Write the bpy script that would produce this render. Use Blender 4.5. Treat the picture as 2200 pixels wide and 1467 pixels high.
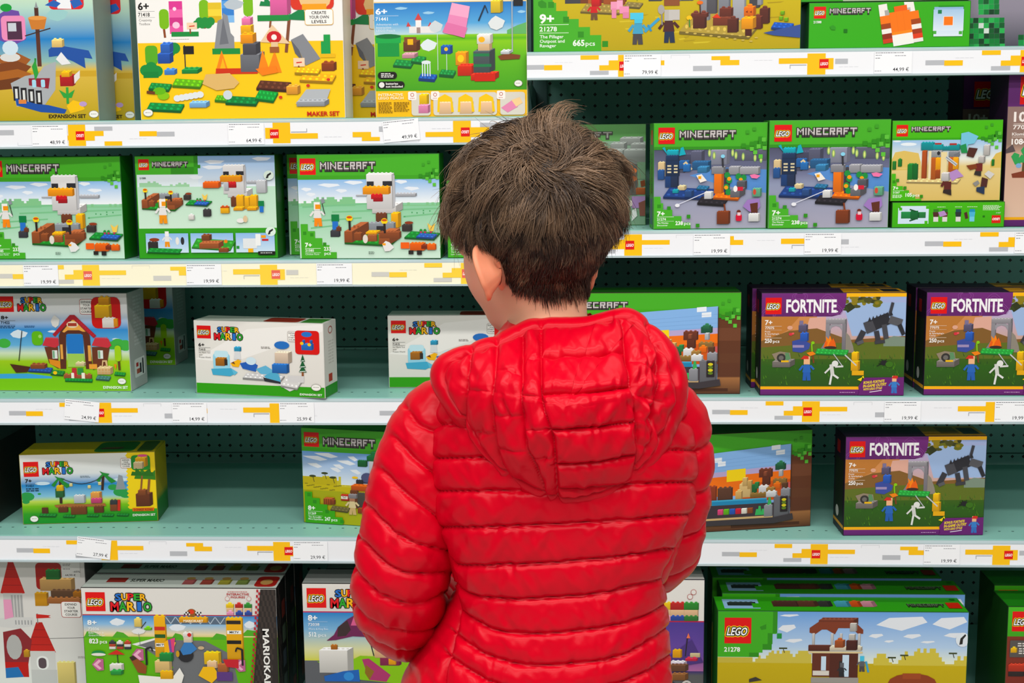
import bpy, math, random
import numpy as np
from math import sin, cos, pi, radians, atan, sqrt
from mathutils import Matrix, Vector

for o in list(bpy.data.objects):
    bpy.data.objects.remove(o)
scene = bpy.context.scene
COL = scene.collection
random.seed(7)
RNG = np.random.default_rng(11)

# ------------------------------------------------------------------ camera
FOC, PCX, PCY = 2600.0, 1100.0, 640.0          # focal length and principal point in pixels of the 2200 x 1467 frame
YAW, PITCH, ROLL = radians(2.3), atan(350 / 2600), radians(-.55)
CAM = np.array([0, -2.2, 1.25])
MR = (Matrix.Rotation(YAW, 3, 'Z') @ Matrix.Rotation(pi / 2 - PITCH, 3, 'X') @ Matrix.Rotation(ROLL, 3, 'Z'))
RM = np.array(MR)
cd = bpy.data.cameras.new('camera')
cd.sensor_width = 36
cd.lens = FOC / 2200 * 36
cd.shift_y = -(733.5 - PCY) / 2200
cd.clip_start = .05
cam = bpy.data.objects.new('camera', cd)
COL.objects.link(cam)
cam.matrix_world = Matrix.Translation(CAM) @ MR.to_4x4()
scene.camera = cam

# ------------------------------------------------------------------ light
scene.view_settings.view_transform = 'Standard'
scene.view_settings.look = 'None'
scene.view_settings.exposure = -0.22
scene.view_settings.gamma = 1
scene.view_settings.use_curve_mapping = False
world = bpy.data.worlds.new('shop_air')
scene.world = world
world.use_nodes = True
world.node_tree.nodes['Background'].inputs[0].default_value = (.93, .97, 1, 1)
world.node_tree.nodes['Background'].inputs[1].default_value = .15
for i, (lx, ly, lz, sx, sy, en) in enumerate([(-.1, -2.0, 3.0, 4.6, .2, 84), (-.1, -3.4, 3.0, 4.6, .2, 100), (-.1, -.9, 3.0, 4.6, .14, 34), (-.1, -5.0, 3.0, 4.6, .25, 110)]):
    ld = bpy.data.lights.new('ceiling_tube', 'AREA')
    ld.shape = 'RECTANGLE'
    ld.size, ld.size_y, ld.energy = sx, sy, en
    ld.color = (1, .98, .94)
    lo = bpy.data.objects.new('ceiling_tube', ld)
    COL.objects.link(lo)
    lo.location = (lx, ly, lz)

# ------------------------------------------------------------------ helpers
def ray(x, y):
    return RM @ np.array([(x - PCX) / FOC, -(y - PCY) / FOC, -1])
def at(x, y, Y):
    d = ray(x, y)
    return CAM + d * (Y - CAM[1]) / d[1]
def atz(x, y, z):
    d = ray(x, y)
    return CAM + d * (z - CAM[2]) / d[2]
def at_np(x, y, Y):
    """vectorised: where the lines of sight reach depth Y (used to measure the boy from the photograph)"""
    q = np.stack([(x - PCX) / FOC, -(y - PCY) / FOC, -np.ones_like(x)], -1) @ RM.T
    return CAM + q * ((Y - CAM[1]) / q[..., 1])[..., None]
def pix(P):
    q = (P - CAM) @ RM
    return PCX + FOC * q[..., 0] / -q[..., 2], PCY - FOC * q[..., 1] / -q[..., 2]

def lin(c):
    if isinstance(c, str):
        c = c.lstrip('#')
        if len(c) == 3:
            c = ''.join(q * 2 for q in c)
        c = tuple(int(c[i:i + 2], 16) / 255 for i in (0, 2, 4))
    return tuple(v / 12.92 if v <= .04045 else ((v + .055) / 1.055) ** 2.4 for v in c[:3])

MATS = {}
def mat(name, col=(.8, .8, .8), rough=.5, metal=0, spec=.5, attr=False, bump=None, coat=0, sheen=0, sss=0, emit=None):
    if name in MATS:
        return MATS[name]
    m = bpy.data.materials.new(name)
    m.use_nodes = True
    nt = m.node_tree
    b = nt.nodes['Principled BSDF']
    b.inputs['Base Color'].default_value = (*lin(col), 1) if isinstance(col, str) else (*col, 1)
    b.inputs['Roughness'].default_value = rough
    b.inputs['Metallic'].default_value = metal
    b.inputs['Specular IOR Level'].default_value = spec
    b.inputs['Coat Weight'].default_value = coat
    b.inputs['Sheen Weight'].default_value = sheen
    if sss:
        b.inputs['Subsurface Weight'].default_value = sss
        b.inputs['Subsurface Radius'].default_value = (.012, .004, .002)
        b.inputs['Subsurface Scale'].default_value = 1
    if attr:
        a = nt.nodes.new('ShaderNodeVertexColor')
        a.layer_name = 'Col'
        nt.links.new(a.outputs['Color'], b.inputs['Base Color'])
    if bump:
        sc, st, det = bump
        tc = nt.nodes.new('ShaderNodeTexCoord')
        n = nt.nodes.new('ShaderNodeTexNoise')
        n.inputs['Scale'].default_value = sc
        n.inputs['Detail'].default_value = det
        bp = nt.nodes.new('ShaderNodeBump')
        bp.inputs['Strength'].default_value = st
        bp.inputs['Distance'].default_value = .002
        nt.links.new(tc.outputs['Object'], n.inputs['Vector'])
        nt.links.new(n.outputs['Fac'], bp.inputs['Height'])
        nt.links.new(bp.outputs['Normal'], b.inputs['Normal'])
    MATS[name] = m
    return m

def link(name, data, m=None, parent=None, label=None):
    o = bpy.data.objects.new(name, data)
    COL.objects.link(o)
    if m is not None and not data.materials:
        data.materials.append(m)
    if parent is not None:
        o.parent = parent
    if label:
        o['label'] = label
    return o
def empty(name, loc, rz, label, cat, group=None):
    o = bpy.data.objects.new(name, None)
    COL.objects.link(o)
    o.location, o.rotation_euler = loc, (0, 0, rz)
    o.empty_display_size = .05
    return tag(o, label, cat, group)
def tag(o, label=None, cat=None, group=None, kind=None):
    for k, v in (('label', label), ('category', cat), ('group', group), ('kind', kind)):
        if v:
            o[k] = v
    return o

class MB:
    """boxes, prisms and tubes gathered into one mesh"""
    def __init__(s):
        s.v, s.f = [], []
    def box(s, x0, x1, y0, y1, z0, z1):
        n = len(s.v)
        s.v += [(x, y, z) for z in (z0, z1) for y in (y0, y1) for x in (x0, x1)]
        s.f += [tuple(n + i for i in q) for q in ((0, 2, 3, 1), (4, 5, 7, 6), (0, 1, 5, 4), (2, 6, 7, 3), (0, 4, 6, 2), (1, 3, 7, 5))]
        return s
    def prism(s, prof, x0, x1):
        """profile of (y, z) points swept along x"""
        n, k = len(s.v), len(prof)
        s.v += [(x0, y, z) for y, z in prof] + [(x1, y, z) for y, z in prof]
        s.f += [(n + i, n + (i + 1) % k, n + k + (i + 1) % k, n + k + i) for i in range(k)]
        s.f += [tuple(n + i for i in range(k))[::-1], tuple(n + k + i for i in range(k))]
        return s
    def tube(s, pts, rad, seg=10):
        pts = [Vector(p) for p in pts]
        n = len(s.v)
        up = Vector((0, 0, 1))
        for i, p in enumerate(pts):
            t = (pts[min(i + 1, len(pts) - 1)] - pts[max(i - 1, 0)]).normalized()
            a = t.cross(up if abs(t.z) < .95 else Vector((1, 0, 0))).normalized()
            b = t.cross(a)
            r = rad[i] if isinstance(rad, (list, tuple)) else rad
            s.v += [tuple(p + (a * cos(2 * pi * k / seg) + b * sin(2 * pi * k / seg)) * r) for k in range(seg)]
        for i in range(len(pts) - 1):
            for k in range(seg):
                q = n + i * seg
                s.f.append((q + k, q + (k + 1) % seg, q + seg + (k + 1) % seg, q + seg + k))
        s.f.append(tuple(n + k for k in range(seg)))
        s.f.append(tuple(n + (len(pts) - 1) * seg + k for k in range(seg))[::-1])
        return s
    def mesh(s, name, smooth=False, bevel=0):
        me = bpy.data.meshes.new(name)
        me.from_pydata(s.v, [], s.f)
        import bmesh
        bm = bmesh.new()
        bm.from_mesh(me)
        bmesh.ops.recalc_face_normals(bm, faces=bm.faces)
        if bevel:
            bmesh.ops.bevel(bm, geom=bm.edges[:], offset=bevel, segments=2, affect='EDGES', profile=.6)
        bm.to_mesh(me)
        bm.free()
        if smooth:
            me.shade_smooth()
        return me
    def build(s, name, m, parent=None, smooth=False, bevel=0, label=None):
        return link(name, s.mesh(name, smooth, bevel), m, parent, label)

def grid_mesh(name, P, closed_u=False, smooth=True, cap=False):
    """P: (rows, cols, 3) array of points"""
    r, c = P.shape[:2]
    idx = np.arange(r * c).reshape(r, c)
    a = idx[:-1]
    b = idx[1:]
    if closed_u:
        q = np.stack([a, np.roll(a, -1, 1), np.roll(b, -1, 1), b], -1).reshape(-1, 4)
    else:
        q = np.stack([a[:, :-1], a[:, 1:], b[:, 1:], b[:, :-1]], -1).reshape(-1, 4)
    faces = q.tolist()
    if cap:
        faces += [idx[0, ::-1].tolist(), idx[-1].tolist()]
    me = bpy.data.meshes.new(name)
    me.from_pydata(P.reshape(-1, 3).tolist(), [], faces)
    if smooth:
        me.shade_smooth()
    return me

def vnoise(x, y, seed=0):
    """smooth value noise in -1..1"""
    xi, yi = np.floor(x).astype(np.int64), np.floor(y).astype(np.int64)
    fx, fy = x - xi, y - yi
    fx, fy = fx * fx * (3 - 2 * fx), fy * fy * (3 - 2 * fy)
    def h(a, b):
        n = (a * 374761393 + b * 668265263 + seed * 974634777) & 0x7fffffff
        n = ((n ^ (n >> 13)) * 1274126177) & 0x7fffffff
        n = n ^ (n >> 16)
        return (n & 0xffff) / 32767.5 - 1
    return (h(xi, yi) * (1 - fx) + h(xi + 1, yi) * fx) * (1 - fy) + (h(xi, yi + 1) * (1 - fx) + h(xi + 1, yi + 1) * fx) * fy

# ------------------------------------------------------------------ flat print: coloured shapes laid on a carton's face
_TXT = {}
def glyphs(s, off=0.0):
    k = (s, off)
    if k not in _TXT:
        cu = bpy.data.curves.new('t', 'FONT')
        cu.body = s
        cu.size = 1
        cu.offset = off
        cu.resolution_u = 2
        cu.fill_mode = 'FRONT'
        o = bpy.data.objects.new('t', cu)
        me = bpy.data.meshes.new_from_object(o)
        v = np.array([tuple(p.co)[:2] for p in me.vertices]) if len(me.vertices) else np.zeros((0, 2))
        f = [tuple(p.vertices) for p in me.polygons]
        bpy.data.objects.remove(o)
        bpy.data.curves.remove(cu)
        bpy.data.meshes.remove(me)
        _TXT[k] = (v, f)
    return _TXT[k]

PIXEL = {'M': ['10001', '11011', '10101', '10001', '10001'], 'I': ['1', '1', '1', '1', '1'], 'N': ['10001', '11001', '10101', '10011', '10001'],
         'E': ['1111', '1000', '1110', '1000', '1111'], 'C': ['1111', '1000', '1000', '1000', '1111'], 'R': ['1111', '1001', '1111', '1010', '1011'],
         'A': ['1111', '1001', '1111', '1001', '1001'], 'F': ['1111', '1000', '1110', '1000', '1000'], 'T': ['11111', '00100', '00100', '00100', '00100']}

class Art:
    """a print drawn in its own frame (x right, y down, x0..x1 by y0..y1), later laid on a face of the carton"""
    STEP = 6e-6
    def __init__(s, x0, y0, x1, y1):
        s.r = (x0, y0, x1, y1)
        s.V, s.Z, s.C, s.F = [], [], [], []
        s.n = 0
        s.k = 0
    def put(s, pts, faces, cols):
        x0, y0, x1, y1 = s.r
        p = np.array(pts, float)
        p[:, 0] = np.clip(p[:, 0], x0, x1)
        p[:, 1] = np.clip(p[:, 1], y0, y1)
        s.k += 1
        s.V.append(p)
        s.Z.append(np.full(len(p), s.k * s.STEP))
        c = np.array(cols, float)
        lum = (c * (.2126, .7152, .0722)).sum(-1, keepdims=True)
        c = np.clip(lum + (c - lum) * 1.12, 0, 1)
        s.C.append(np.tile(c, (len(p), 1)) if c.ndim == 1 else c)
        s.F += [tuple(i + s.n for i in f) for f in faces]
        s.n += len(p)
        return s
    def R(s, x0, y0, x1, y1, c, c2=None):
        a = lin(c)
        b = lin(c2) if c2 else a
        return s.put([(x0, y0), (x0, y1), (x1, y1), (x1, y0)], [(0, 1, 2, 3)], [a, b, b, a])
    def grad(s, stops):
        """(y, colour) stops over the full width"""
        for (ya, ca), (yb, cb) in zip(stops, stops[1:]):
            s.R(s.r[0], ya, s.r[2], yb, ca, cb)
            s.k -= 1
        s.k += 1
        return s
    def P(s, pts, c, c2=None):
        area = sum(a[0] * b[1] - b[0] * a[1] for a, b in zip(pts, pts[1:] + pts[:1]))
        if area > 0:
            pts = pts[::-1]
        if c2:
            ys = [p[1] for p in pts]
            lo, hi = min(ys), max(ys)
            a, b = np.array(lin(c)), np.array(lin(c2))
            cols = [a + (b - a) * (y - lo) / (hi - lo + 1e-9) for y in ys]
            return s.put(pts, [tuple(range(len(pts)))], cols)
        return s.put(pts, [tuple(range(len(pts)))], lin(c))
    def E(s, cx, cy, rx, ry, c, n=14, c2=None):
        return s.P([(cx + rx * cos(2 * pi * i / n), cy + ry * sin(2 * pi * i / n)) for i in range(n)], c, c2)
    def RR(s, x0, y0, x1, y1, c, r=8):
        pts = []
        for cx, cy, a0 in ((x1 - r, y1 - r, 0), (x0 + r, y1 - r, 90), (x0 + r, y0 + r, 180), (x1 - r, y0 + r, 270)):
            pts += [(cx + r * cos(radians(a0 + a)), cy + r * sin(radians(a0 + a))) for a in (0, 30, 60, 90)]
        return s.P(pts, c)
    def L(s, x0, y0, x1, y1, w, c):
        dx, dy = x1 - x0, y1 - y0
        d = sqrt(dx * dx + dy * dy) or 1
        nx, ny = -dy / d * w / 2, dx / d * w / 2
        return s.P([(x0 + nx, y0 + ny), (x1 + nx, y1 + ny), (x1 - nx, y1 - ny), (x0 - nx, y0 - ny)], c)
    def T(s, txt, x, y, h, c, bold=.0, sx=1.0, sl=0.0, al='l', w=None, out=None, rot=0):
        """text with its baseline at y and capitals h tall; w fits the width; out = (colour, width) outline"""
        v, f = glyphs(txt, bold)
        if not len(v):
            return s
        k = h / .7
        p = np.stack([v[:, 0] * k * sx, -v[:, 1] * k], 1)
        wid = p[:, 0].max() - p[:, 0].min()
        p[:, 0] -= p[:, 0].min()
        if w:
            p[:, 0] *= w / wid
            wid = w
        p[:, 0] += -p[:, 1] * sl
        p[:, 0] += {'l': 0, 'c': -wid / 2, 'r': -wid}[al]
        if rot:
            ca, sa = cos(radians(rot)), sin(radians(rot))
            p = p @ np.array([[ca, sa], [-sa, ca]])
        p += (x, y)
        if out:
            for oc, ow in (out if isinstance(out, list) else [out]):
                for i in range(8):
                    s.put(p + (ow * cos(i * pi / 4), ow * sin(i * pi / 4)), f, lin(oc))
        return s.put(p, f, lin(c))
    # ---- marks
    def logo(s, x, y, k, red='#d8141b'):
        s.R(x, y, x + k, y + k, red)
        return s.T('LEGO', x + k * .08, y + k * .68, k * .30, '#ffffff', bold=.02, sl=.22, w=k * .74, out=[('#f5d21c', k * .068), ('#1b1210', k * .038)])
    def minecraft(s, x, y, w, h, c='#c9c3c2', dk='#4c4646', ol='#262021'):
        word = 'MINECRAFT'
        tot = sum(len(PIXEL[ch][0]) + 1 for ch in word) - 1
        u, v = w / tot, h / 6.4
        for pas in (0, 1, 2):
            cx = x
            for ch in word:
                g = PIXEL[ch]
                for r, row in enumerate(g):
                    q = 0
                    while q < len(row):
                        if row[q] == '1':
                            e = q
                            while e < len(row) and row[e] == '1':
                                e += 1
                            xa, xb, ya, yb = cx + q * u, cx + e * u, y + r * v, y + (r + 1) * v
                            if pas == 0:
                                s.R(xa - u * .55, ya - v * .5, xb + u * .55, yb + v * 1.75, ol)
                            elif pas == 1:
                                s.R(xa, ya, xb, yb + v * 1.15, dk)
                            else:
                                s.R(xa, ya, xb, yb, c)
                            if pas == 2:
                                s.k -= 1
                            q = e
                        else:
                            q += 1
                cx += (len(g[0]) + 1) * u
            s.k += 1
        return s
    def supermario(s, x, y, w, h):
        def row(word, cols, bx, by, ww, hh, arc):
            n = len(word)
            for ps in (0, 1):
                for i, ch in enumerate(word):
                    t = (i + .5) / n
                    yy = by - arc * sin(t * pi)
                    s.T(ch, bx + ww * t, yy, hh, cols[i], bold=.03, al='c', w=ww / n * (.5 if ch == 'I' else 1.0), out=None if ps else ('#15110f', h * .045))
        row('SUPER', ['#2f6fc4', '#f2b51d', '#d9262c', '#3da53f', '#f2b51d'], x + w * .12, y + h * .42, w * .76, h * .34, h * .03)
        row('MARIO', ['#d9262c', '#3da53f', '#f2b51d', '#2f6fc4', '#3da53f'], x, y + h * .98, w, h * .46, h * .02)
        return s
    def fortnite(s, x, y, w, h):
        return s.T('FORTNITE', x, y, h, '#f4f2f4', bold=.035, w=w)
    # ---- pictures of toy pieces
    def brick(s, x, y, w, h, c, d=None, studs=0):
        d = w * .22 if d is None else d
        a = tuple(int(c.lstrip('#')[i:i + 2], 16) for i in (0, 2, 4))
        t = '#%02x%02x%02x' % tuple(min(255, int(v * 1.18 + 14)) for v in a)
        k = '#%02x%02x%02x' % tuple(int(v * .72) for v in a)
        lo = '#%02x%02x%02x' % tuple(int(v * .84) for v in a)
        s.R(x, y, x + w, y + h, c, lo)
        if not studs and w > .028 * (s.r[2] - s.r[0]) and d > .004 * (s.r[2] - s.r[0]):
            studs = max(1, min(6, int(w / (.02 * (s.r[2] - s.r[0])))))
        s.P([(x, y), (x + d, y - d * .55), (x + w + d, y - d * .55), (x + w, y)], t)
        s.P([(x + w, y), (x + w + d, y - d * .55), (x + w + d, y + h - d * .55), (x + w, y + h)], k)
        for i in range(studs):
            cx = x + d / 2 + (i + .5) * w / studs
            q = min(w / studs * .27, .009 * (s.r[2] - s.r[0]))
            s.R(cx - q, y - d * .3 - q * .8, cx + q, y - d * .2, c)
            s.E(cx, y - d * .3 - q * .8, q, q * .34, t, 8)
        return s
    def plate(s, x, y, w, dep, c, sk=.5, th=8, n=5):
        a = tuple(int(c.lstrip('#')[i:i + 2], 16) for i in (0, 2, 4))
        t = '#%02x%02x%02x' % tuple(min(255, int(v * 1.2 + 12)) for v in a)
        k = '#%02x%02x%02x' % tuple(int(v * .65) for v in a)
        q = [(x, y), (x + dep * sk * 2, y - dep), (x + w + dep * sk * 2, y - dep * .7), (x + w, y + dep * .3)]
        s.P([q[0], q[3], (q[3][0], q[3][1] + th), (q[0][0], q[0][1] + th)], k)
        s.P([q[3], q[2], (q[2][0], q[2][1] + th), (q[3][0], q[3][1] + th)], k)
        s.P(q, c)
        for i in range(n):
            for j in range(2):
                u, v = (i + .5) / n, (j + .5) / 2
                px = x + w * u + dep * sk * 2 * v
                py = y - dep * v + dep * .3 * u
                s.E(px, py, w / n * .24, dep * .1 + 1, t, 8)
        return s
    def cloud(s, x, y, w, h, c='#eef2f6'):
        return s.P([(x, y + h * .5), (x + w * .2, y + h * .2), (x + w * .45, y), (x + w * .7, y + h * .15), (x + w, y + h * .35), (x + w * .85, y + h * .8), (x + w * .5, y + h), (x + w * .15, y + h * .85)], c)
    def fig(s, x, y, h, head, torso, legs, lean=0):
        """a small toy figure, feet at (x, y)"""
        w = h * .36
        s.P([(x - w * .45, y), (x - w * .4, y - h * .36), (x + w * .4, y - h * .36), (x + w * .5, y), (x + w * .06, y), (x, y - h * .22), (x - w * .06, y)], legs)
        s.P([(x - w * .5 + lean, y - h * .34), (x - w * .34 + lean, y - h * .66), (x + w * .34 + lean, y - h * .66), (x + w * .5 + lean, y - h * .34)], torso)
        s.L(x - w * .42 + lean, y - h * .62, x - w * .85 + lean, y - h * .42, w * .24, torso)
        s.L(x + w * .42 + lean, y - h * .62, x + w * .85 + lean, y - h * .46, w * .24, torso)
        return s.R(x - w * .36 + lean * 1.6, y - h, x + w * .36 + lean * 1.6, y - h * .67, head)
    def steps(s, x, y, n, u, v, c, up=False):
        """a block staircase falling to the right from (x, y)"""
        for i in range(n):
            yy = y + i * v
            s.R(x, yy, x + (i + 1) * u, yy + v if i < n - 1 else max(s.r[3], yy + v), c)
            s.k -= 1
        s.k += 1
        return s
    def tree(s, x, y, h, c='#2f7d3a', tr='#6b3f24'):
        s.L(x, y, x, y - h * .6, h * .1, tr)
        s.E(x, y - h * .72, h * .2, h * .3, c)
        return s
    def palm(s, x, y, h, c='#2e8a3f', tr='#7a4a2a'):
        s.L(x, y, x + h * .1, y - h * .8, h * .07, tr)
        for a in (-160, -125, -85, -40, -10):
            ex, ey = x + h * .1 + h * .42 * cos(radians(a)), y - h * .78 + h * .3 * sin(radians(a))
            s.P([(x + h * .1, y - h * .84), (ex, ey - h * .04), (ex + h * .06 * cos(radians(a)), ey + h * .12), (x + h * .1, y - h * .74)], c)
        return s
    def small(s, x, y, w, n, c, lh=6):
        """rows of print too small to read"""
        for i in range(n):
            yy = y + i * lh
            q = x
            while q < x + w * (.75 + .25 * random.random()):
                e = q + lh * random.uniform(.8, 2.2)
                s.R(q, yy, min(e, x + w), yy + lh * .5, c)
                s.k -= 1
                q = e + lh * .4
        s.k += 1
        return s
    def seal(s, cx, cy, rx, ry):
        s.E(cx, cy, rx, ry, '#8c8a80', 18)
        s.E(cx, cy, rx * .9, ry * .88, '#f2f0ea', 18)
        return s.small(cx - rx * .55, cy - ry * .12, rx * 1.1, 1, '#8c8a80', ry * .3)
    def badge(s, x0, y0, x1, y1, lines, c='#1d1716', bg='#f6f3ee', ring=None, h=None):
        if ring:
            s.RR(x0, y0, x1, y1, ring, (y1 - y0) * .15)
            q = (y1 - y0) * .03
            s.RR(x0 + q, y0 + q, x1 - q, y1 - q, bg, (y1 - y0) * .13)
        else:
            s.RR(x0, y0, x1, y1, bg, (y1 - y0) * .15)
        n = len(lines)
        st = (y1 - y0) * .84 / n
        for i, t in enumerate(lines):
            s.T(t, (x0 + x1) / 2, y0 + (y1 - y0) * .08 + st * (i + .84), h or st * .66, c, bold=.02, al='c', w=min((x1 - x0) * .86, st * .62 * len(t) * .92))
        return s
    # ---- as a mesh lying in the x-z plane (facing -y), W x H metres, bottom left at the origin
    def mesh(s, name, W, H):
        x0, y0, x1, y1 = s.r
        v = np.concatenate(s.V)
        z = np.concatenate(s.Z)
        c = np.concatenate(s.C)
        P = np.stack([(v[:, 0] - x0) / (x1 - x0) * W, -z, (y1 - v[:, 1]) / (y1 - y0) * H], 1)
        me = bpy.data.meshes.new(name)
        me.from_pydata(P.tolist(), [], s.F)
        ca = me.color_attributes.new('Col', 'FLOAT_COLOR', 'POINT')
        ca.data.foreach_set('color', np.concatenate([c, np.ones((len(c), 1))], 1).ravel().astype(np.float32))
        me.materials.append(mat('printed_card', rough=.42, spec=.35, attr=True))
        return me
# ------------------------------------------------------------------ the cartons' prints (frames are measured on the photograph)
G1, G2, G3 = '#52ab3c', '#3a8a2c', '#76c95c'
SKYA, SKYB = '#86b4e2', '#dfe8f2'

def dots(a, pts, u, c):
    for x, y in pts:
        a.R(x, y, x + u, y + u, c)
        a.k -= 1
    a.k += 1

def mc_corner(a, x1, y, u, sky='#6fa6dc'):
    """green block crumbs hanging from a header's right end"""
    dots(a, [(x1 - u * q, y + u * w) for q, w in ((1, 1), (2, 0), (3, 1), (4, 1.2), (2.2, 1), (5, 2), (3, 2), (6, 1.6))], u * 1.02, G2)
    dots(a, [(x1 - u * q, y + u * w) for q, w in ((1.2, 0.2), (2.4, 1.8), (4, 2.4), (1, 2.2), (3.2, 3.2), (1.9, 4.2))], u * .95, '#67bd4d')
    dots(a, [(x1 - u * q, y + u * w) for q, w in ((5, -1.5), (3.4, -2.2))], u * .8, '#479a36')

def d_ship():
    a = Art(-807, -303, 838, 1022)
    a.grad([(-300, '#e9e6d8'), (-60, '#cfe2c4'), (60, '#b9d8c8'), (330, '#2f7fc0'), (520, '#8fb7b0'), (590, '#d8b85a'), (1022, '#b79e2c')])
    a.R(-620, 600, 838, 650, '#c9a443')
    a.cloud(430, 60, 190, 120, '#9ec9c8')
    a.RR(455, -120, 760, 82, '#cf2f35', 40)
    a.P([(520, -40), (640, -60), (650, 78), (530, 74)], '#eef0f2')
    a.P([(420, 44), (500, 0), (560, 30), (520, 64)], '#2c5fae')
    a.P([(640, 10), (720, -10), (750, 40), (670, 76)], '#2c5fae')
    # the wreck: cabin, mast, crow's nest, planks, slot wheel
    a.P([(-40, 150), (90, 70), (190, 90), (240, 330), (120, 380), (0, 330)], '#6a4a9c')
    a.RR(28, 128, 240, 338, '#e58fb8', 36)
    a.R(78, 176, 208, 330, '#4a2b42')
    a.R(88, 190, 160, 260, '#c9cfd6')
    a.E(80, 60, 52, 34, '#2f9a44')
    a.R(326, 60, 362, 560, '#4a2a22', '#5b3226')
    a.P([(330, 66), (345, 12), (360, 66)], '#8f9496')
    a.P([(268, 150), (430, 150), (404, 246), (292, 246)], '#c77d3e')
    a.E(349, 150, 82, 18, '#e09a57')
    a.L(232, 300, 458, 238, 10, '#3a2a26')
    for i in range(4):
        a.P([(-60, 470 + 70 * i), (150, 440 + 70 * i), (270, 500 + 60 * i), (210, 560 + 60 * i), (-60, 520 + 80 * i)], ['#9b5a2e', '#7a4222', '#a4622f', '#6a3a1e'][i])
    a.E(90, 480, 90, 38, '#d9d9d6')
    a.E(96, 400, 70, 62, '#cfe0ea')
    a.P([(380, 560), (488, 520), (470, 760), (360, 900), (120, 900), (80, 700), (210, 640), (330, 620)], '#a9adb0')
    a.P([(240, 660), (428, 660), (410, 750), (240, 720)], '#8a2231')
    for i in range(2):
        a.RR(268 + i * 78, 672, 304 + i * 78, 738, '#a9d6ea', 10)
    for i in range(4):
        a.R(98 + i * 66, 728 + i * 12, 150 + i * 66, 850 + i * 12, '#1d1b1e')
        a.R(114 + i * 66, 748 + i * 12, 136 + i * 66, 830 + i * 12, '#d9dbd9')
    a.P([(112, 830), (300, 880), (400, 890), (560, 930), (540, 965), (330, 950), (120, 890)], '#244f9e')
    a.R(140, 842, 208, 876, '#d9854a')
    a.L(310, 490, 300, 660, 16, '#2f8a3c')
    a.P([(275, 560), (310, 500), (330, 620), (300, 680)], '#3d9c46')
    # small winged red block on a plant, star, blue swimmer board
    a.brick(515, 640, 110, 90, '#b5262a', 24)
    a.brick(530, 612, 70, 40, '#f0b42c', 24)
    a.P([(640, 640), (694, 596), (690, 660), (640, 712)], '#e3dfdc')
    a.L(574, 740, 572, 880, 22, '#3f9f48')
    a.P([(500, 760), (574, 800), (640, 760), (610, 830), (540, 830)], '#3f9f48')
    a.P([(560, 900), (620, 850), (690, 870), (720, 930), (650, 950), (590, 964)], '#f2c21e')
    a.E(706, 884, 34, 22, '#b89ac8')
    a.P([(430, 420), (480, 380), (560, 390), (780, 430), (810, 500), (740, 490), (745, 580), (640, 520), (520, 470), (430, 480)], '#26509c')
    a.brick(462, 340, 90, 60, '#f0cf86', 20)
    a.P([(490, 500), (540, 440), (620, 540), (540, 550)], '#e8e8ea')
    a.T('EXPANSION SET', 398, 1002, 30, '#16110f', bold=.025, w=328)
    a.seal(795, 972, 44, 32)
    return a, '#8f9a90', '#c8cbc4'

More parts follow.
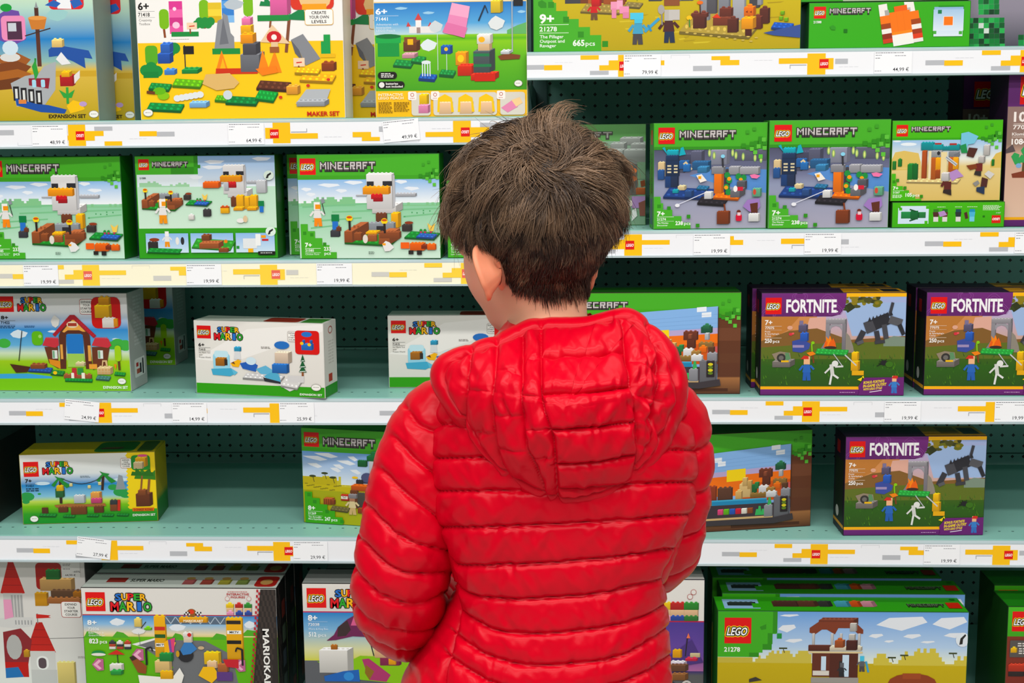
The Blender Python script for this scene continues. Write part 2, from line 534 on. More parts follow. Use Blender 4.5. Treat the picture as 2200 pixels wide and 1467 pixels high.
def d_toolbox():
    a = Art(303, -74, 745, 256)
    a.grad([(-74, '#f1efec'), (94, '#f3f0ec'), (95, '#f4c713'), (256, '#f7cd0e')])
    a.T('6+', 298 + 9, 25, 15, '#15110f', bold=.03, w=24)
    a.R(307, 28, 343, 28.8, '#888')
    a.T('71418', 307, 39, 8, '#15110f', bold=.02, w=25)
    a.R(307, 41, 343, 41.6, '#888')
    a.T('Creativity', 308, 49, 5, '#3a3533', w=28)
    a.T('Toolbox', 308, 57, 5, '#3a3533', w=24)
    a.small(375, 87, 50, 1, '#8a8580', 2)
    for x, h in ((361, 40), (448, 22), (543, 16)):
        a.L(x + 2, h + 44, x, h + 20, 5, '#8a4a2c')
        a.RR(x - 9, h - 16, x + 12, h + 26, '#7fb83a', 9)
    for i in range(4):
        a.R(374, 8 + i * 17, 403, 25 + i * 17, ['#d6418f', '#e86aa8', '#c93a84', '#e05a9e'][i])
    a.E(388, 58, 8, 7, '#f4c6dc'); a.E(386, 24, 4, 4, '#f8dcea')
    for i in range(3):
        a.R(458, 12 + i * 14, 487, 26 + i * 14, ['#e0c04a', '#f2d45a', '#d8b23a'][i])
    for i in range(4):
        a.R(488, -6 + i * 15, 514, 9 + i * 15, ['#3f7fc8', '#5f9edc', '#3f7fc8', '#86b8e6'][i])
    a.cloud(492, 4, 44, 24, '#b9c2ca')
    a.R(377, 72, 436, 82, '#2b8a44')
    for i in range(6):
        a.E(433 + i * 6, 57 - (i % 2) * 6, 9, 9, '#2f8d45')
    a.R(411, 53, 433, 67, '#f0d4b4'); a.L(416, 61, 428, 60, 2.4, '#cf3b2c'); a.L(418, 66, 418, 76, 3, '#8a4a2c')
    # grey rock, hills, palm trees, cactus, stone ramp
    a.P([(468, 112), (478, 50), (488, 46), (490, 34), (500, 40), (505, 76), (512, 84), (512, 112)], '#8b8d92')
    a.P([(480, 100), (490, 44), (500, 98)], '#6d6f76')
    a.R(464, 108, 524, 120, '#2b8a44')
    a.RR(318, 100, 345, 140, '#5fa83a', 8)
    for x, y in ((318, 152), (330, 146), (342, 154), (372, 112), (382, 106)):
        a.E(x, y, 13, 12, '#2b8a44')
    a.R(312, 155, 345, 168, '#26803e')
    a.brick(345, 118, 26, 20, '#2a54a8', 8); a.brick(352, 98, 20, 18, '#3566bd', 8); a.brick(358, 152, 22, 10, '#4a82cc', 6)
    a.L(404, 100, 404, 150, 2.4, '#33302e'); a.R(401, 102, 424, 119, '#1a1718'); a.brick(396, 152, 34, 8, '#2b8a44', 10)
    a.P([(468, 160), (484, 112), (498, 160)], '#f08a1e'); a.P([(476, 160), (486, 128), (494, 160)], '#f7b73a')
    a.R(470, 150, 560, 162, '#c93a22')
    a.brick(524, 122, 40, 36, '#6d6f76', 12); a.brick(530, 100, 28, 22, '#4b4a52', 10)
    a.P([(560, 160), (572, 112), (584, 150), (598, 114), (612, 160)], '#f08a1e')
    a.brick(527, 62, 22, 16, '#f4b62a', 6); a.brick(530, 46, 18, 14, '#ef7fae', 6); a.brick(526, 80, 26, 18, '#f29c2a', 8)
    a.palm(590, 66, 60, '#23804a', '#8a5236'); a.palm(623, 118, 92, '#23804a', '#7e4a34')
    a.R(564, 40, 632, 52, '#2b8a44'); a.brick(592, -10, 36, 50, '#e86aa8', 8)
    a.P([(568, 96), (595, 60), (632, 100)], '#e8c9a4')
    a.E(598, 86, 16, 13, '#c5252c'); a.E(598, 86, 6, 6, '#f4eee8'); a.R(591, 96, 606, 108, '#e3c39c'); a.R(588, 106, 608, 118, '#9c5a34')
    a.P([(634, 92), (660, 80), (696, 132), (664, 146), (650, 112)], '#85878d'); a.P([(634, 92), (650, 112), (660, 140), (642, 120)], '#5e6068')
    a.L(711, 128, 711, 82, 14, '#2f9a50'); a.L(703, 122, 703, 96, 10, '#2f9a50'); a.R(696, 122, 728, 130, '#e8b80c')
    a.brick(698, 142, 26, 16, '#8a3f1e', 6)
    a.RR(636, -40, 728, 30, '#d23b2c', 12); a.E(688, 8, 34, 24, '#e8c28c'); a.R(660, 18, 712, 30, '#f0a01e')
    a.badge(665, 29, 726, 62, ['CREATE', 'YOUR OWN', 'LEVELS'], ring='#e8b040')
    a.R(638, 130, 662, 148, '#f0d4b4'); a.L(644, 140, 656, 139, 2.6, '#cf3b2c'); a.L(649, 146, 649, 162, 3, '#8a4a2c')
    # loose pieces spread over the yellow
    for x, y, w, d, c in ((316, 234, 74, 14, '#1f8a46'), (374, 184, 60, 14, '#6cb52e'), (322, 190, 44, 12, '#2b8a44'), (556, 192, 66, 16, '#5a2f1e'), (465, 216, 36, 10, '#5fae36'), (488, 222, 66, 14, '#1f7f3e'), (552, 214, 40, 18, '#2b9a44'), (650, 176, 70, 14, '#f0b418'), (640, 160, 50, 10, '#f2be22')):
        a.plate(x, y, w, d, c, .3, 5, 5)
    a.P([(440, 182), (448, 162), (500, 160), (520, 180), (508, 192), (470, 196)], '#dcb676')
    a.P([(556, 152), (600, 146), (604, 160), (570, 166)], '#f0822a')
    for i in range(6):
        a.E(384 + i * 10, 212 - i * 1.5, 8, 7, '#e2e6e8')
    a.E(354, 206, 13, 9, '#8ac43a'); a.E(346, 196, 14, 8, '#6cb52e'); a.L(318, 198, 336, 200, 6, '#6b3b22')
    a.brick(410, 222, 36, 10, '#7fb0dc', 8); a.brick(621, 190, 24, 16, '#e8a24a', 6)
    a.P([(640, 226), (664, 196), (716, 196), (706, 222), (680, 226)], '#b4b8bc'); a.brick(642, 222, 60, 10, '#9a9ea4', 10)
    a.E(494, 206, 10, 10, '#cfd8dc')
    for x, y in ((608, 212), (668, 188), (712, 176)):
        a.E(x, y, 4, 3, '#d23b2c')
    a.seal(319, 242, 11, 8)
    a.T('MAKER SET', 664, 252, 9, '#c0281e', bold=.03, w=70)
    return a, '#ece8e0', '#e6e2da'

def d_castle_lawn():
    a = Art(808, -76, 1131, 255)
    a.grad([(-76, '#efeeec'), (13, '#f0eeea'), (16, '#e8c878'), (17, '#2f78c0'), (60, '#5fa5d6'), (82, '#bcd8dc'), (84, '#8fc93e'), (92, '#63b336'), (98, '#8cc83c'), (130, '#6ab43a'), (200, '#4f9f34'), (201, '#f6c40c'), (255, '#f4be0a')])
    a.logo(808, -50, 52)
    a.T('PEACH', 866, 2, 26, '#15110f', bold=.03, w=96)
    a.T('6+', 811, 40, 12, '#f2f6fa', bold=.03, w=25)
    a.R(812, 43, 860, 43.6, '#e6eef6')
    a.T('71441', 811, 53, 7, '#f2f6fa', bold=.02, w=26)
    a.T('Adventures with', 812, 63, 4.5, '#e6eef6', w=47); a.T('Interactive', 812, 69.5, 4.5, '#e6eef6', w=32); a.T('LEGO Peach', 812, 76, 4.5, '#e6eef6', w=40)
    for x, y, w in ((852, 25, 28), (911, 35, 26), (1112, 35, 18)):
        a.cloud(x, y, w, 6, '#9fcbe6')
    a.P([(1090, 76), (1112, 66), (1131, 60), (1131, 84), (1090, 84)], '#6ab06a')
    a.R(882, 66, 940, 80, '#e8e4e2'); a.R(896, 52, 908, 72, '#f0ecea'); a.P([(894, 53), (902, 38), (910, 53)], '#c8484a'); a.P([(876, 66), (880, 56), (886, 66)], '#c8484a'); a.P([(922, 66), (927, 57), (933, 66)], '#c8484a')
    a.R(898, 68, 906, 80, '#a08a86'); a.cloud(924, 54, 30, 26, '#cfd6da')
    # green pipe, chest, clouds, tower base, flag
    a.R(814, 90, 860, 128, '#2b9248'); a.R(810, 84, 864, 100, '#34a552'); a.E(837, 86, 27, 5, '#1c6e38')
    a.brick(869, 98, 28, 20, '#6b3b22', 8); a.R(871, 88, 897, 100, '#7c4828'); a.R(878, 92, 890, 104, '#e8b53a')
    a.cloud(905, 92, 36, 26, '#dfe8ea'); a.plate(846, 146, 38, 12, '#2b8a44', .3, 5, 4); a.plate(884, 138, 26, 12, '#2b8a44', .3, 5, 3); a.brick(866, 124, 26, 8, '#c6909c', 8)
    a.plate(900, 174, 34, 10, '#2456a8', .3, 6, 4); a.plate(944, 166, 30, 10, '#2b8a44', .3, 6, 4)
    for q in (909, 914, 920, 925):
        a.L(q, 142, q, 170, 2, '#e8f2f4')
    a.E(917, 141, 10, 4, '#dfe8ea'); a.L(942, 82, 942, 158, 1.2, '#d9e2e6'); a.L(961, 124, 961, 158, 1.2, '#d9e2e6')
    a.brick(949, 108, 20, 16, '#2456a8', 5); a.E(960, 114, 4, 4, '#f2c21e')
    a.brick(980, 122, 22, 26, '#f29c1e', 6); a.E(991, 134, 7, 8, '#f6cc1e'); a.brick(984, 150, 30, 20, '#cf3424', 10); a.brick(1012, 168, 48, 12, '#d23424', 12)
    a.brick(1018, 120, 34, 44, '#4a5658', 12); a.R(1018, 124, 1052, 130, '#2b7a4a'); a.R(1018, 146, 1056, 152, '#2b7a4a'); a.brick(1028, 98, 24, 20, '#e8c49a', 6); a.brick(1026, 86, 28, 18, '#efe9df', 6); a.E(1036, 95, 7, 6, '#f2b51d')
    a.R(1020, 166, 1064, 182, '#c62c20'); a.P([(1070, 130), (1090, 124), (1118, 128), (1116, 136), (1076, 138)], '#7a4226'); a.brick(1076, 120, 18, 6, '#c9ced2', 6)
    a.L(1101, 10, 1101, 122, 2.4, '#a9b0b4'); a.R(1104, 12, 1124, 26, '#1b1a1e'); a.E(1102, 4, 4, 5, '#e8a83c')
    a.cloud(1050, 46, 36, 30, '#dfe3e4'); a.brick(1056, 16, 20, 24, '#e2c44e', 6); a.L(1030, 56, 1044, 24, 3, '#1e2a3c'); a.L(1044, 24, 1050, 40, 2, '#1e2a3c')
    # pink brick-built dress as a plain tilted block
    a.P([(960, 70), (974, 18), (1012, 26), (1000, 90), (955, 80)], '#e48bb6'); a.P([(968, 42), (974, 18), (1012, 26), (1008, 50)], '#eda9c8'); a.P([(953, 78), (962, 58), (1006, 70), (999, 91)], '#da76a6')
    a.RR(813, 160, 854, 175, '#15110f', 7); a.small(820, 163, 27, 3, '#f4f2ee', 3.4)
    a.RR(812, 180, 870, 195, '#15110f', 7); a.E(821, 187.5, 6, 6, '#e8e6e2'); a.T('batteries', 830, 187, 4.4, '#f6f4f0', bold=.02, w=26); a.T('not included', 830, 193, 4.4, '#f6f4f0', bold=.02, w=36)
    a.seal(1113, 187, 9, 7)
    a.T('INTERACTIVE', 813, 211, 5.4, '#fff7d8', bold=.02, w=53); a.T('LEGO PEACH', 813, 218, 5.4, '#fff7d8', bold=.02, w=54)
    a.small(813, 224, 30, 8, '#8a6a10', 3); a.small(846, 224, 33, 7, '#8a6a10', 3)
    for x0, x1 in ((884, 925), (931, 1067), (1074, 1127)):
        a.RR(x0, 205, x1, 253, '#d9d4c8', 6)
    for x in (877, 926, 1067):
        a.RR(x, 202, x + 18, 220, '#f6f0ea', 3); a.E(x + 9, 209, 4, 4, '#b04030'); a.E(x + 9, 209, 2.8, 2.8, '#f6f0ea'); a.small(x + 4, 216, 10, 1, '#b04030', 2)
    a.brick(901, 210, 16, 20, '#f0c41c', 5); a.brick(899, 232, 20, 16, '#e08ab0', 5)
    for x in (941, 985, 1029):
        a.brick(x + 2, 226, 26, 24, '#f0c8a0', 4); a.P([(x - 2, 246), (x, 216), (x + 15, 208), (x + 30, 216), (x + 34, 246), (x + 28, 246), (x + 27, 224), (x + 4, 224), (x + 3, 246)], '#f4c81c')
    a.P([(1076, 238), (1100, 222), (1112, 236), (1090, 248)], '#e08ab0'); a.P([(1098, 222), (1116, 216), (1122, 228), (1108, 236)], '#f0cf9c')
    return a, '#e9dfae', '#e6e2da'

def mc_base(a, hy, sky, ground, horizon):
    x0, y0, x1, y1 = a.r
    a.R(x0, y0, x1, y1, G1)
    a.grad([(hy, sky[0]), (horizon, sky[1]), (horizon + 1, ground[0]), (y1, ground[1])])
    a.R(x0, hy - (hy - y0) * .16, x1, hy, '#4a9e35')

def d_outpost_front():
    a = Art(95, -1121, 2165, 430)
    a.grad([(-1121, '#8fb8e4'), (-200, '#dfe4da'), (-120, '#cdb93c'), (430, '#b89f2c')])
    a.R(95, -1121, 2165, -820, G1)
    for i in range(28):
        x, w = random.uniform(500, 2050), random.uniform(40, 160)
        a.P([(x, 10 + i * 14), (x + w, 4 + i * 14), (x + w * .8, 14 + i * 14), (x + 10, 20 + i * 14)], ['#d3bd4a', '#a9922a'][i % 2])
        a.k -= 1
    a.k += 1
    a.steps(95, 0, 6, 88, 62, G1); a.P([(95, -60), (205, -60), (205, 10), (245, 10), (245, 118), (95, 118)], G1)
    dots(a, [(325, 168), (440, 282), (208, 54), (630, 356)], 46, G2)
    a.P([(130, 54), (160, 40), (195, 62), (195, 100), (150, 100), (130, 80)], G2)
    a.T('9+', 140, 214, 66, '#f4f6f0', bold=.035, w=114)
    a.R(140, 225, 368, 229, '#e4f2dc')
    a.T('21278', 140, 277, 34, '#f4f6f0', bold=.02, w=136)
    a.R(140, 288, 368, 292, '#e4f2dc')
    for i, t in enumerate(('The Pillager', 'Outpost and', 'Ravager')):
        a.T(t, 142, 330 + i * 34, 24, '#f4f6f0', bold=.012, w=(186, 194, 128)[i])
    a.T('665', 400, 390, 44, '#f4f6f0', bold=.03, w=92); a.T('pcs', 500, 390, 34, '#f4f6f0', bold=.01, w=74)
    # beast, pig, hut legs, tower and plate
    for x, y, w, h, c in ((340, -90, 120, 160, '#4a4a50'), (360, -120, 60, 120, '#7d8086'), (460, -140, 340, 210, '#8a4a2c'), (520, -60, 80, 150, '#c66a3a'), (640, -30, 150, 120, '#b05a30'), (990, -70, 95, 130, '#4b4e54'), (1110, -120, 110, 190, '#8d8f96'), (1240, -60, 90, 120, '#5b5d64')):
        a.brick(x, y, w, h, c, 20)
    a.plate(460, 130, 300, 60, '#a08a4a', .4, 14, 9); a.plate(800, 96, 120, 34, '#8a7a4a', .4, 12, 3)
    a.fig(566, 196, 160, '#b02a26', '#c8282a', '#6b4a34'); a.brick(550, 44, 60, 50, '#c8282a', 14)
    a.R(696, 60, 772, 120, '#e89ab8'); a.R(744, 50, 790, 110, '#f0a8c4'); a.R(704, 110, 740, 184, '#e08cac'); a.R(764, 96, 838, 150, '#e894b4'); a.R(790, 140, 838, 186, '#da84a6')
    a.R(1110, 40, 1230, 96, '#8a5030'); a.P([(880, -60), (900, 60), (930, -40)], '#6a8a3a')
    a.fig(905, 386, 238, '#58bede', '#4f9ec0', '#4a4446', 4); a.L(960, 290, 1074, 190, 22, '#4a9ec8'); a.L(985, 238, 1012, 286, 16, '#3d8cb8'); a.R(848, 146, 950, 196, '#5ec4e2')
    a.fig(1152, 376, 250, '#b9b4ae', '#4a2424', '#24304a', -4); a.R(1148, 126, 1232, 204, '#c4bfba'); a.L(1096, 240, 1090, 110, 12, '#8a8580'); a.E(1088, 124, 26, 36, '#a9a49e')
    a.plate(1230, 290, 540, 150, '#b39a4c', .42, 22, 11)
    for i in range(9):
        for j in range(2):
            a.E(1290 + i * 62 + j * 40, 300 + i * 9 - j * 26, 14, 6, '#cdb465', 8)
    for x, y, w, h, c in ((1385, -120, 70, 330, '#9a9ca4'), (1440, -60, 70, 220, '#5c5a60'), (1530, -90, 80, 260, '#8d8f98'), (1640, -70, 90, 280, '#b4b6be'), (1770, -120, 70, 240, '#4d4b52'), (1830, -120, 30, 220, '#a3a5ad')):
        a.brick(x, y, w, h, c, 14)
    for x, y, w, h, c in ((1335, 180, 90, 90, '#5a2a20'), (1320, 158, 120, 30, '#6a3226'), (1490, 190, 150, 60, '#7a3a28'), (1540, 124, 90, 60, '#6a3024'), (1602, 204, 72, 100, '#5a2a20'), (1850, 130, 64, 110, '#5a2a20'), (1800, 190, 60, 90, '#6a3024')):
        a.brick(x, y, w, h, c, 16)
    a.brick(1710, 200, 88, 80, '#f0a01e', 26); a.brick(1728, 116, 72, 66, '#e8741e', 20); a.R(1740, 280, 800 + 990, 330, '#4a2018')
    a.P([(1740, 150), (1758, 140), (1756, 160)], '#7a2c0c'); a.P([(1772, 152), (1788, 142), (1788, 160)], '#7a2c0c')
    a.E(1388, 76, 24, 14, '#e8742a'); a.L(1388, 90, 1392, 160, 10, '#4a2a20'); a.P([(1480, 190), (1520, 160), (1550, 196)], '#d9402a')
    a.E(1306, 190, 22, 18, '#f2c21e'); a.L(1306, 200, 1310, 260, 8, '#3c8a3a')
    a.plate(1940, 270, 150, 40, '#2456b4', .3, 16, 4); a.P([(1880, 310), (2165, 250), (2165, 350), (1960, 330)], '#39508f')
    for x, y in ((2000, 190), (2040, 200), (2010, 150)):
        a.brick(x, y, 26, 26, '#7ab02c', 6)
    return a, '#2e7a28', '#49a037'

def d_fox():
    a = Art(150, 45, 1640, 468)
    a.R(150, 45, 1640, 468, '#46a934')
    a.logo(192, 78, 112)
    a.minecraft(338, 96, 380, 60)
    a.T('21588', 188, 234, 22, '#f4f6f0', bold=.025, w=74)
    a.P([(340, 268), (372, 254), (396, 272), (392, 300), (356, 296)], '#3b9430'); a.R(472, 292, 506, 326, '#22701f')
    # an orange and white block pattern, tilted
    def t(x, y, ca=cos(radians(-9)), sa=sin(radians(-9)), ox=1000, oy=270):
        return (ox + (x - ox) * ca - (y - oy) * sa, oy + (x - ox) * sa + (y - oy) * ca)
    def q(x0, y0, x1, y1, c):
        a.P([t(x0, y0), t(x1, y0), t(x1, y1), t(x0, y1)], c)
    for b in ((820, 40, 900, 150, '#eeeae4'), (870, 100, 910, 150, '#a9a5a2'), (1060, 40, 1150, 150, '#eeeae4'), (1060, 110, 1110, 150, '#bdb8b4'), (960, 80, 1080, 160, '#e8641e'),
              (820, 150, 1180, 230, '#f07a22'), (910, 130, 1100, 320, '#ee7a22'), (820, 225, 910, 275, '#9c4420'), (1100, 225, 1190, 275, '#9c4420'), (820, 275, 910, 320, '#efeae4'), (1100, 275, 1190, 320, '#efeae4'),
              (820, 320, 910, 370, '#8a2f1c'), (1100, 320, 1190, 370, '#9c3a20'), (820, 370, 910, 410, '#c8412a'), (1100, 365, 1190, 410, '#d8462c'), (910, 318, 1100, 345, '#f08a38'), (910, 345, 1100, 450, '#f2efe9'), (1100, 410, 1190, 445, '#e8e4de')):
        q(*b)
    for i in range(3):
        q(910 + i * 63, 130, 911 + i * 63, 320, '#d86a18')
    # pale picture panel with an orange tile
    a.R(1306, 96, 1574, 372, '#8fb4d6', '#dfe9f2'); a.R(1300, 120, 1580, 320, '#a9c6e2', '#dbe6f0')
    a.R(1346, 84, 1578, 98, '#2f8a2a'); a.R(1340, 124, 1376, 160, '#2a7c4e'); a.R(1392, 184, 1484, 272, '#f4e6d8'); a.R(1398, 188, 1480, 268, '#f07a1c')
    dots(a, [(1302, 320), (1540, 325)], 30, '#55a84a')
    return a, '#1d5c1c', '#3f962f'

def d_stack_top():
    a = Art(0, 0, 400, 120)
    a.R(0, 0, 400, 120, '#3f9a31'); a.R(105, 0, 290, 120, '#8fae84', '#a9bd9c'); a.R(290, 0, 400, 120, '#7fa874')
    a.small(18, 108, 24, 1, '#f4f6f0', 9); a.T('pcs', 70, 114, 7, '#f4f6f0', w=18)
    return a, '#1d5c1c', '#3f962f'

def d_green_mosaic():
    a = Art(1640, -1632, 3470, 436)
    a.grad([(-1632, '#8b8592'), (-300, '#98919e'), (100, '#8d8694'), (436, '#4b4752')])
    rr = random.Random(4)
    for bx, by, n, m, u in ((1650, 160, 7, 6, 48), (1720, -300, 4, 9, 48), (2120, 320, 12, 3, 48)):
        for i in range(n):
            for j in range(m):
                a.R(bx + i * u + j * 3, by + j * u, bx + (i + 1) * u + j * 3 - 1, by + (j + 1) * u - 1, rr.choice(['#2f9a4c', '#1f7a3c', '#3fae5a', '#17592c', '#0f3f22', '#2b8c48', '#dfe6de' if rr.random() < .3 else '#26803f']))
                a.k -= 1
    a.k += 1
    return a, '#4a4652', '#777082'

def coop(a, ox, oy, k):
    """a white block tower house with an orange beam: frame as in the front view, scaled"""
    f = lambda x, y: (ox + x * k, oy + y * k)
    def b(x, y, w, h, c, d=None):
        p = f(x, y); a.brick(p[0], p[1], w * k, h * k, c, None if d is None else d * k)
    b(1010, 640, 240, 72, '#d9d6d4', 70); b(958, 330, 256, 340, '#e6e4e4', 26)
    a.R(*f(1225, 640 - 300), *f(1245, 650), '#b8b8bc')
    b(962, 400, 68, 44, '#2b2a30', 3); b(1122, 398, 92, 46, '#2b2a30', 3)
    b(920, 458, 260, 68, '#f09a1c', 22); b(1002, 530, 110, 42, '#c8242a', 8); b(1024, 556, 90, 40, '#a81c24', 8)
    b(850, 528, 108, 14, '#b9bcc2', 4); b(1250, 520, 200, 26, '#b4b6bc', 14)
    b(1046, 716, 104, 110, '#6a3a24', 10); b(1200, 716, 70, 140, '#f0b01c', 30)

def pen(a, ox, oy, k):
    f = lambda x, y: (ox + x * k, oy + y * k)
    def b(x, y, w, h, c, d=None):
        p = f(x, y); a.brick(p[0], p[1], w * k, h * k, c, None if d is None else d * k)
    def pl(x, y, w, d, c, n):
        p = f(x, y); a.plate(p[0], p[1], w * k, d * k, c, .6, 16 * k, n)
    pl(722, 1000, 460, 90, '#2f8a34', 7); pl(1330, 950, 300, 60, '#2b8a3c', 6)
    b(975, 810, 250, 90, '#8d9298', 20); b(1050, 840, 90, 70, '#2c2b30', 4)
    b(722, 890, 80, 110, '#94502e', 170); b(940, 900, 110, 20, '#e8a21c', 40); b(820, 910, 70, 70, '#8a4a2a', 20); b(955, 930, 90, 60, '#9c5a34', 12)
    b(1070, 920, 110, 100, '#9c5632', 110); b(1080, 900, 200, 60, '#8a4a2c', 20)
    for x, y in ((778, 760), (1132, 790)):
        p = f(x, y); a.E(p[0], p[1], 34 * k, 30 * k, '#f2d23c'); a.E(p[0], p[1] - 10 * k, 28 * k, 12 * k, '#c8541c'); a.L(p[0], p[1] + 24 * k, p[0] + 2, p[1] + 120 * k, 22 * k, '#2a1c16')
    b(1308, 830, 86, 60, '#3a3330', 20); p = f(1380, 806); a.E(p[0], p[1], 44 * k, 14 * k, '#8a3a20')
    p = f(1470, 910); pl(1450, 945, 170, 36, '#2f5fb4', 4)
    for x in (1500, 1540, 1600):
        p = f(x, 886); a.E(p[0], p[1], 16 * k, 18 * k, '#2f8a3c'); a.E(p[0], p[1] + 14 * k, 12 * k, 10 * k, '#b8345a')
    p = f(1605, 840); a.P([(p[0] - 40 * k, p[1] - 30 * k), (p[0], p[1]), (p[0] + 40 * k, p[1] - 30 * k), (p[0] + 20 * k, p[1] + 50 * k), (p[0] - 20 * k, p[1] + 50 * k)], '#eec868')

def block_hills(a, y, x0, x1, c, u=24, n=18, seed=1, amp=60):
    rr = random.Random(seed)
    h = 20
    for i in range(n):
        xa = x0 + (x1 - x0) * i / n
        h = max(8, min(amp, h + rr.choice([-1, -1, 0, 1, 1]) * amp * .25))
        a.R(xa, y - h, x0 + (x1 - x0) * (i + 1) / n, y, c)
        a.k -= 1
    a.k += 1

def d_coop_front():
    a = Art(262, 135, 1690, 1158)
    mc_base(a, 378, ('#8fb8e2', '#eef2f4'), ('#8cc79e', '#cfe6d6'), 610)
    for x, y, w in ((460, 415, 230), (725, 390, 200), (1240, 385, 130), (1330, 452, 160), (290, 455, 110), (340, 505, 100), (640, 470, 120)):
        a.P([(x, y + 14), (x + w * .3, y), (x + w * .9, y + 6), (x + w, y + 22), (x + w * .5, y + 40)], '#e6ebf2')
    block_hills(a, 640, 262, 840, '#86c08e', n=22, seed=3, amp=90); block_hills(a, 640, 1310, 1690, '#86c08e', n=14, seed=8, amp=100)
    for x, y, w in ((300, 640, 700), (600, 690, 1080), (400, 780, 500), (1320, 740, 360), (380, 850, 300)):
        a.P([(x, y), (x + w, y - 30), (x + w, y - 16), (x, y + 16)], '#7fbd8e')
    dots(a, [(1405, 700), (1455, 704), (1520, 682), (1585, 686), (1330, 740), (1520, 706)], 13, '#4f9a62')
    a.logo(286, 168, 162)
    a.minecraft(494, 206, 556, 92)
    mc_corner(a, 1690, 275, 34)
    a.steps(278, 816, 5, 72, 70, G1); dots(a, [(372, 905), (500, 1000), (300, 890)], 34, G2)
    a.T('7+', 316, 1045, 42, '#f4f6f0', bold=.035, w=70); a.R(316, 1056, 476, 1060, '#e4f2dc')
    a.T('21585', 318, 1090, 24, '#f4f6f0', bold=.02, w=88); a.R(316, 1100, 476, 1103, '#e4f2dc')
    a.T('Chicken Farm', 318, 1124, 17, '#f4f6f0', w=140)
    a.T('233', 508, 1080, 36, '#f4f6f0', bold=.025, w=70); a.T('pcs', 512, 1122, 30, '#f4f6f0', bold=.01, w=66)
    a.fig(456, 838, 240, '#efece8', '#e2e0de', '#f08a1c', -4); a.R(432, 622, 486, 668, '#e8963a'); a.L(500, 600, 528, 720, 8, '#33322f'); a.P([(488, 575), (520, 556), (534, 600), (500, 614)], '#8a9096')
    a.R(594, 722, 672, 790, '#1f7a44'); a.R(602, 790, 660, 880, '#2f6fc0'); a.brick(580, 884, 86, 60, '#3a3a40', 16); a.brick(640, 850, 44, 36, '#6a3a24', 8)
    coop(a, 0, 0, 1); pen(a, 0, 0, 1)
    a.E(935, 965, 26, 44, '#ded6cc'); a.P([(1105, 1020), (1140, 985), (1180, 1000), (1225, 1050), (1180, 1086), (1130, 1090)], '#e6e4e2'); a.R(1108, 1008, 1140, 1030, '#f0a01c')
    a.R(1292, 1000, 1380, 1062, '#e8641e'); a.brick(1385, 1012, 140, 70, '#e4641e', 20); a.R(1370, 1080, 1420, 1118, '#26201e'); a.R(1455, 1080, 1505, 1124, '#26201e'); a.brick(1500, 1030, 60, 36, '#7a2c18', 20); a.brick(1560, 1022, 80, 54, '#e8681e', 12)
    a.small(965, 1090, 60, 3, '#5a6a5e', 10)
    return a, '#226d20', '#3c9630'

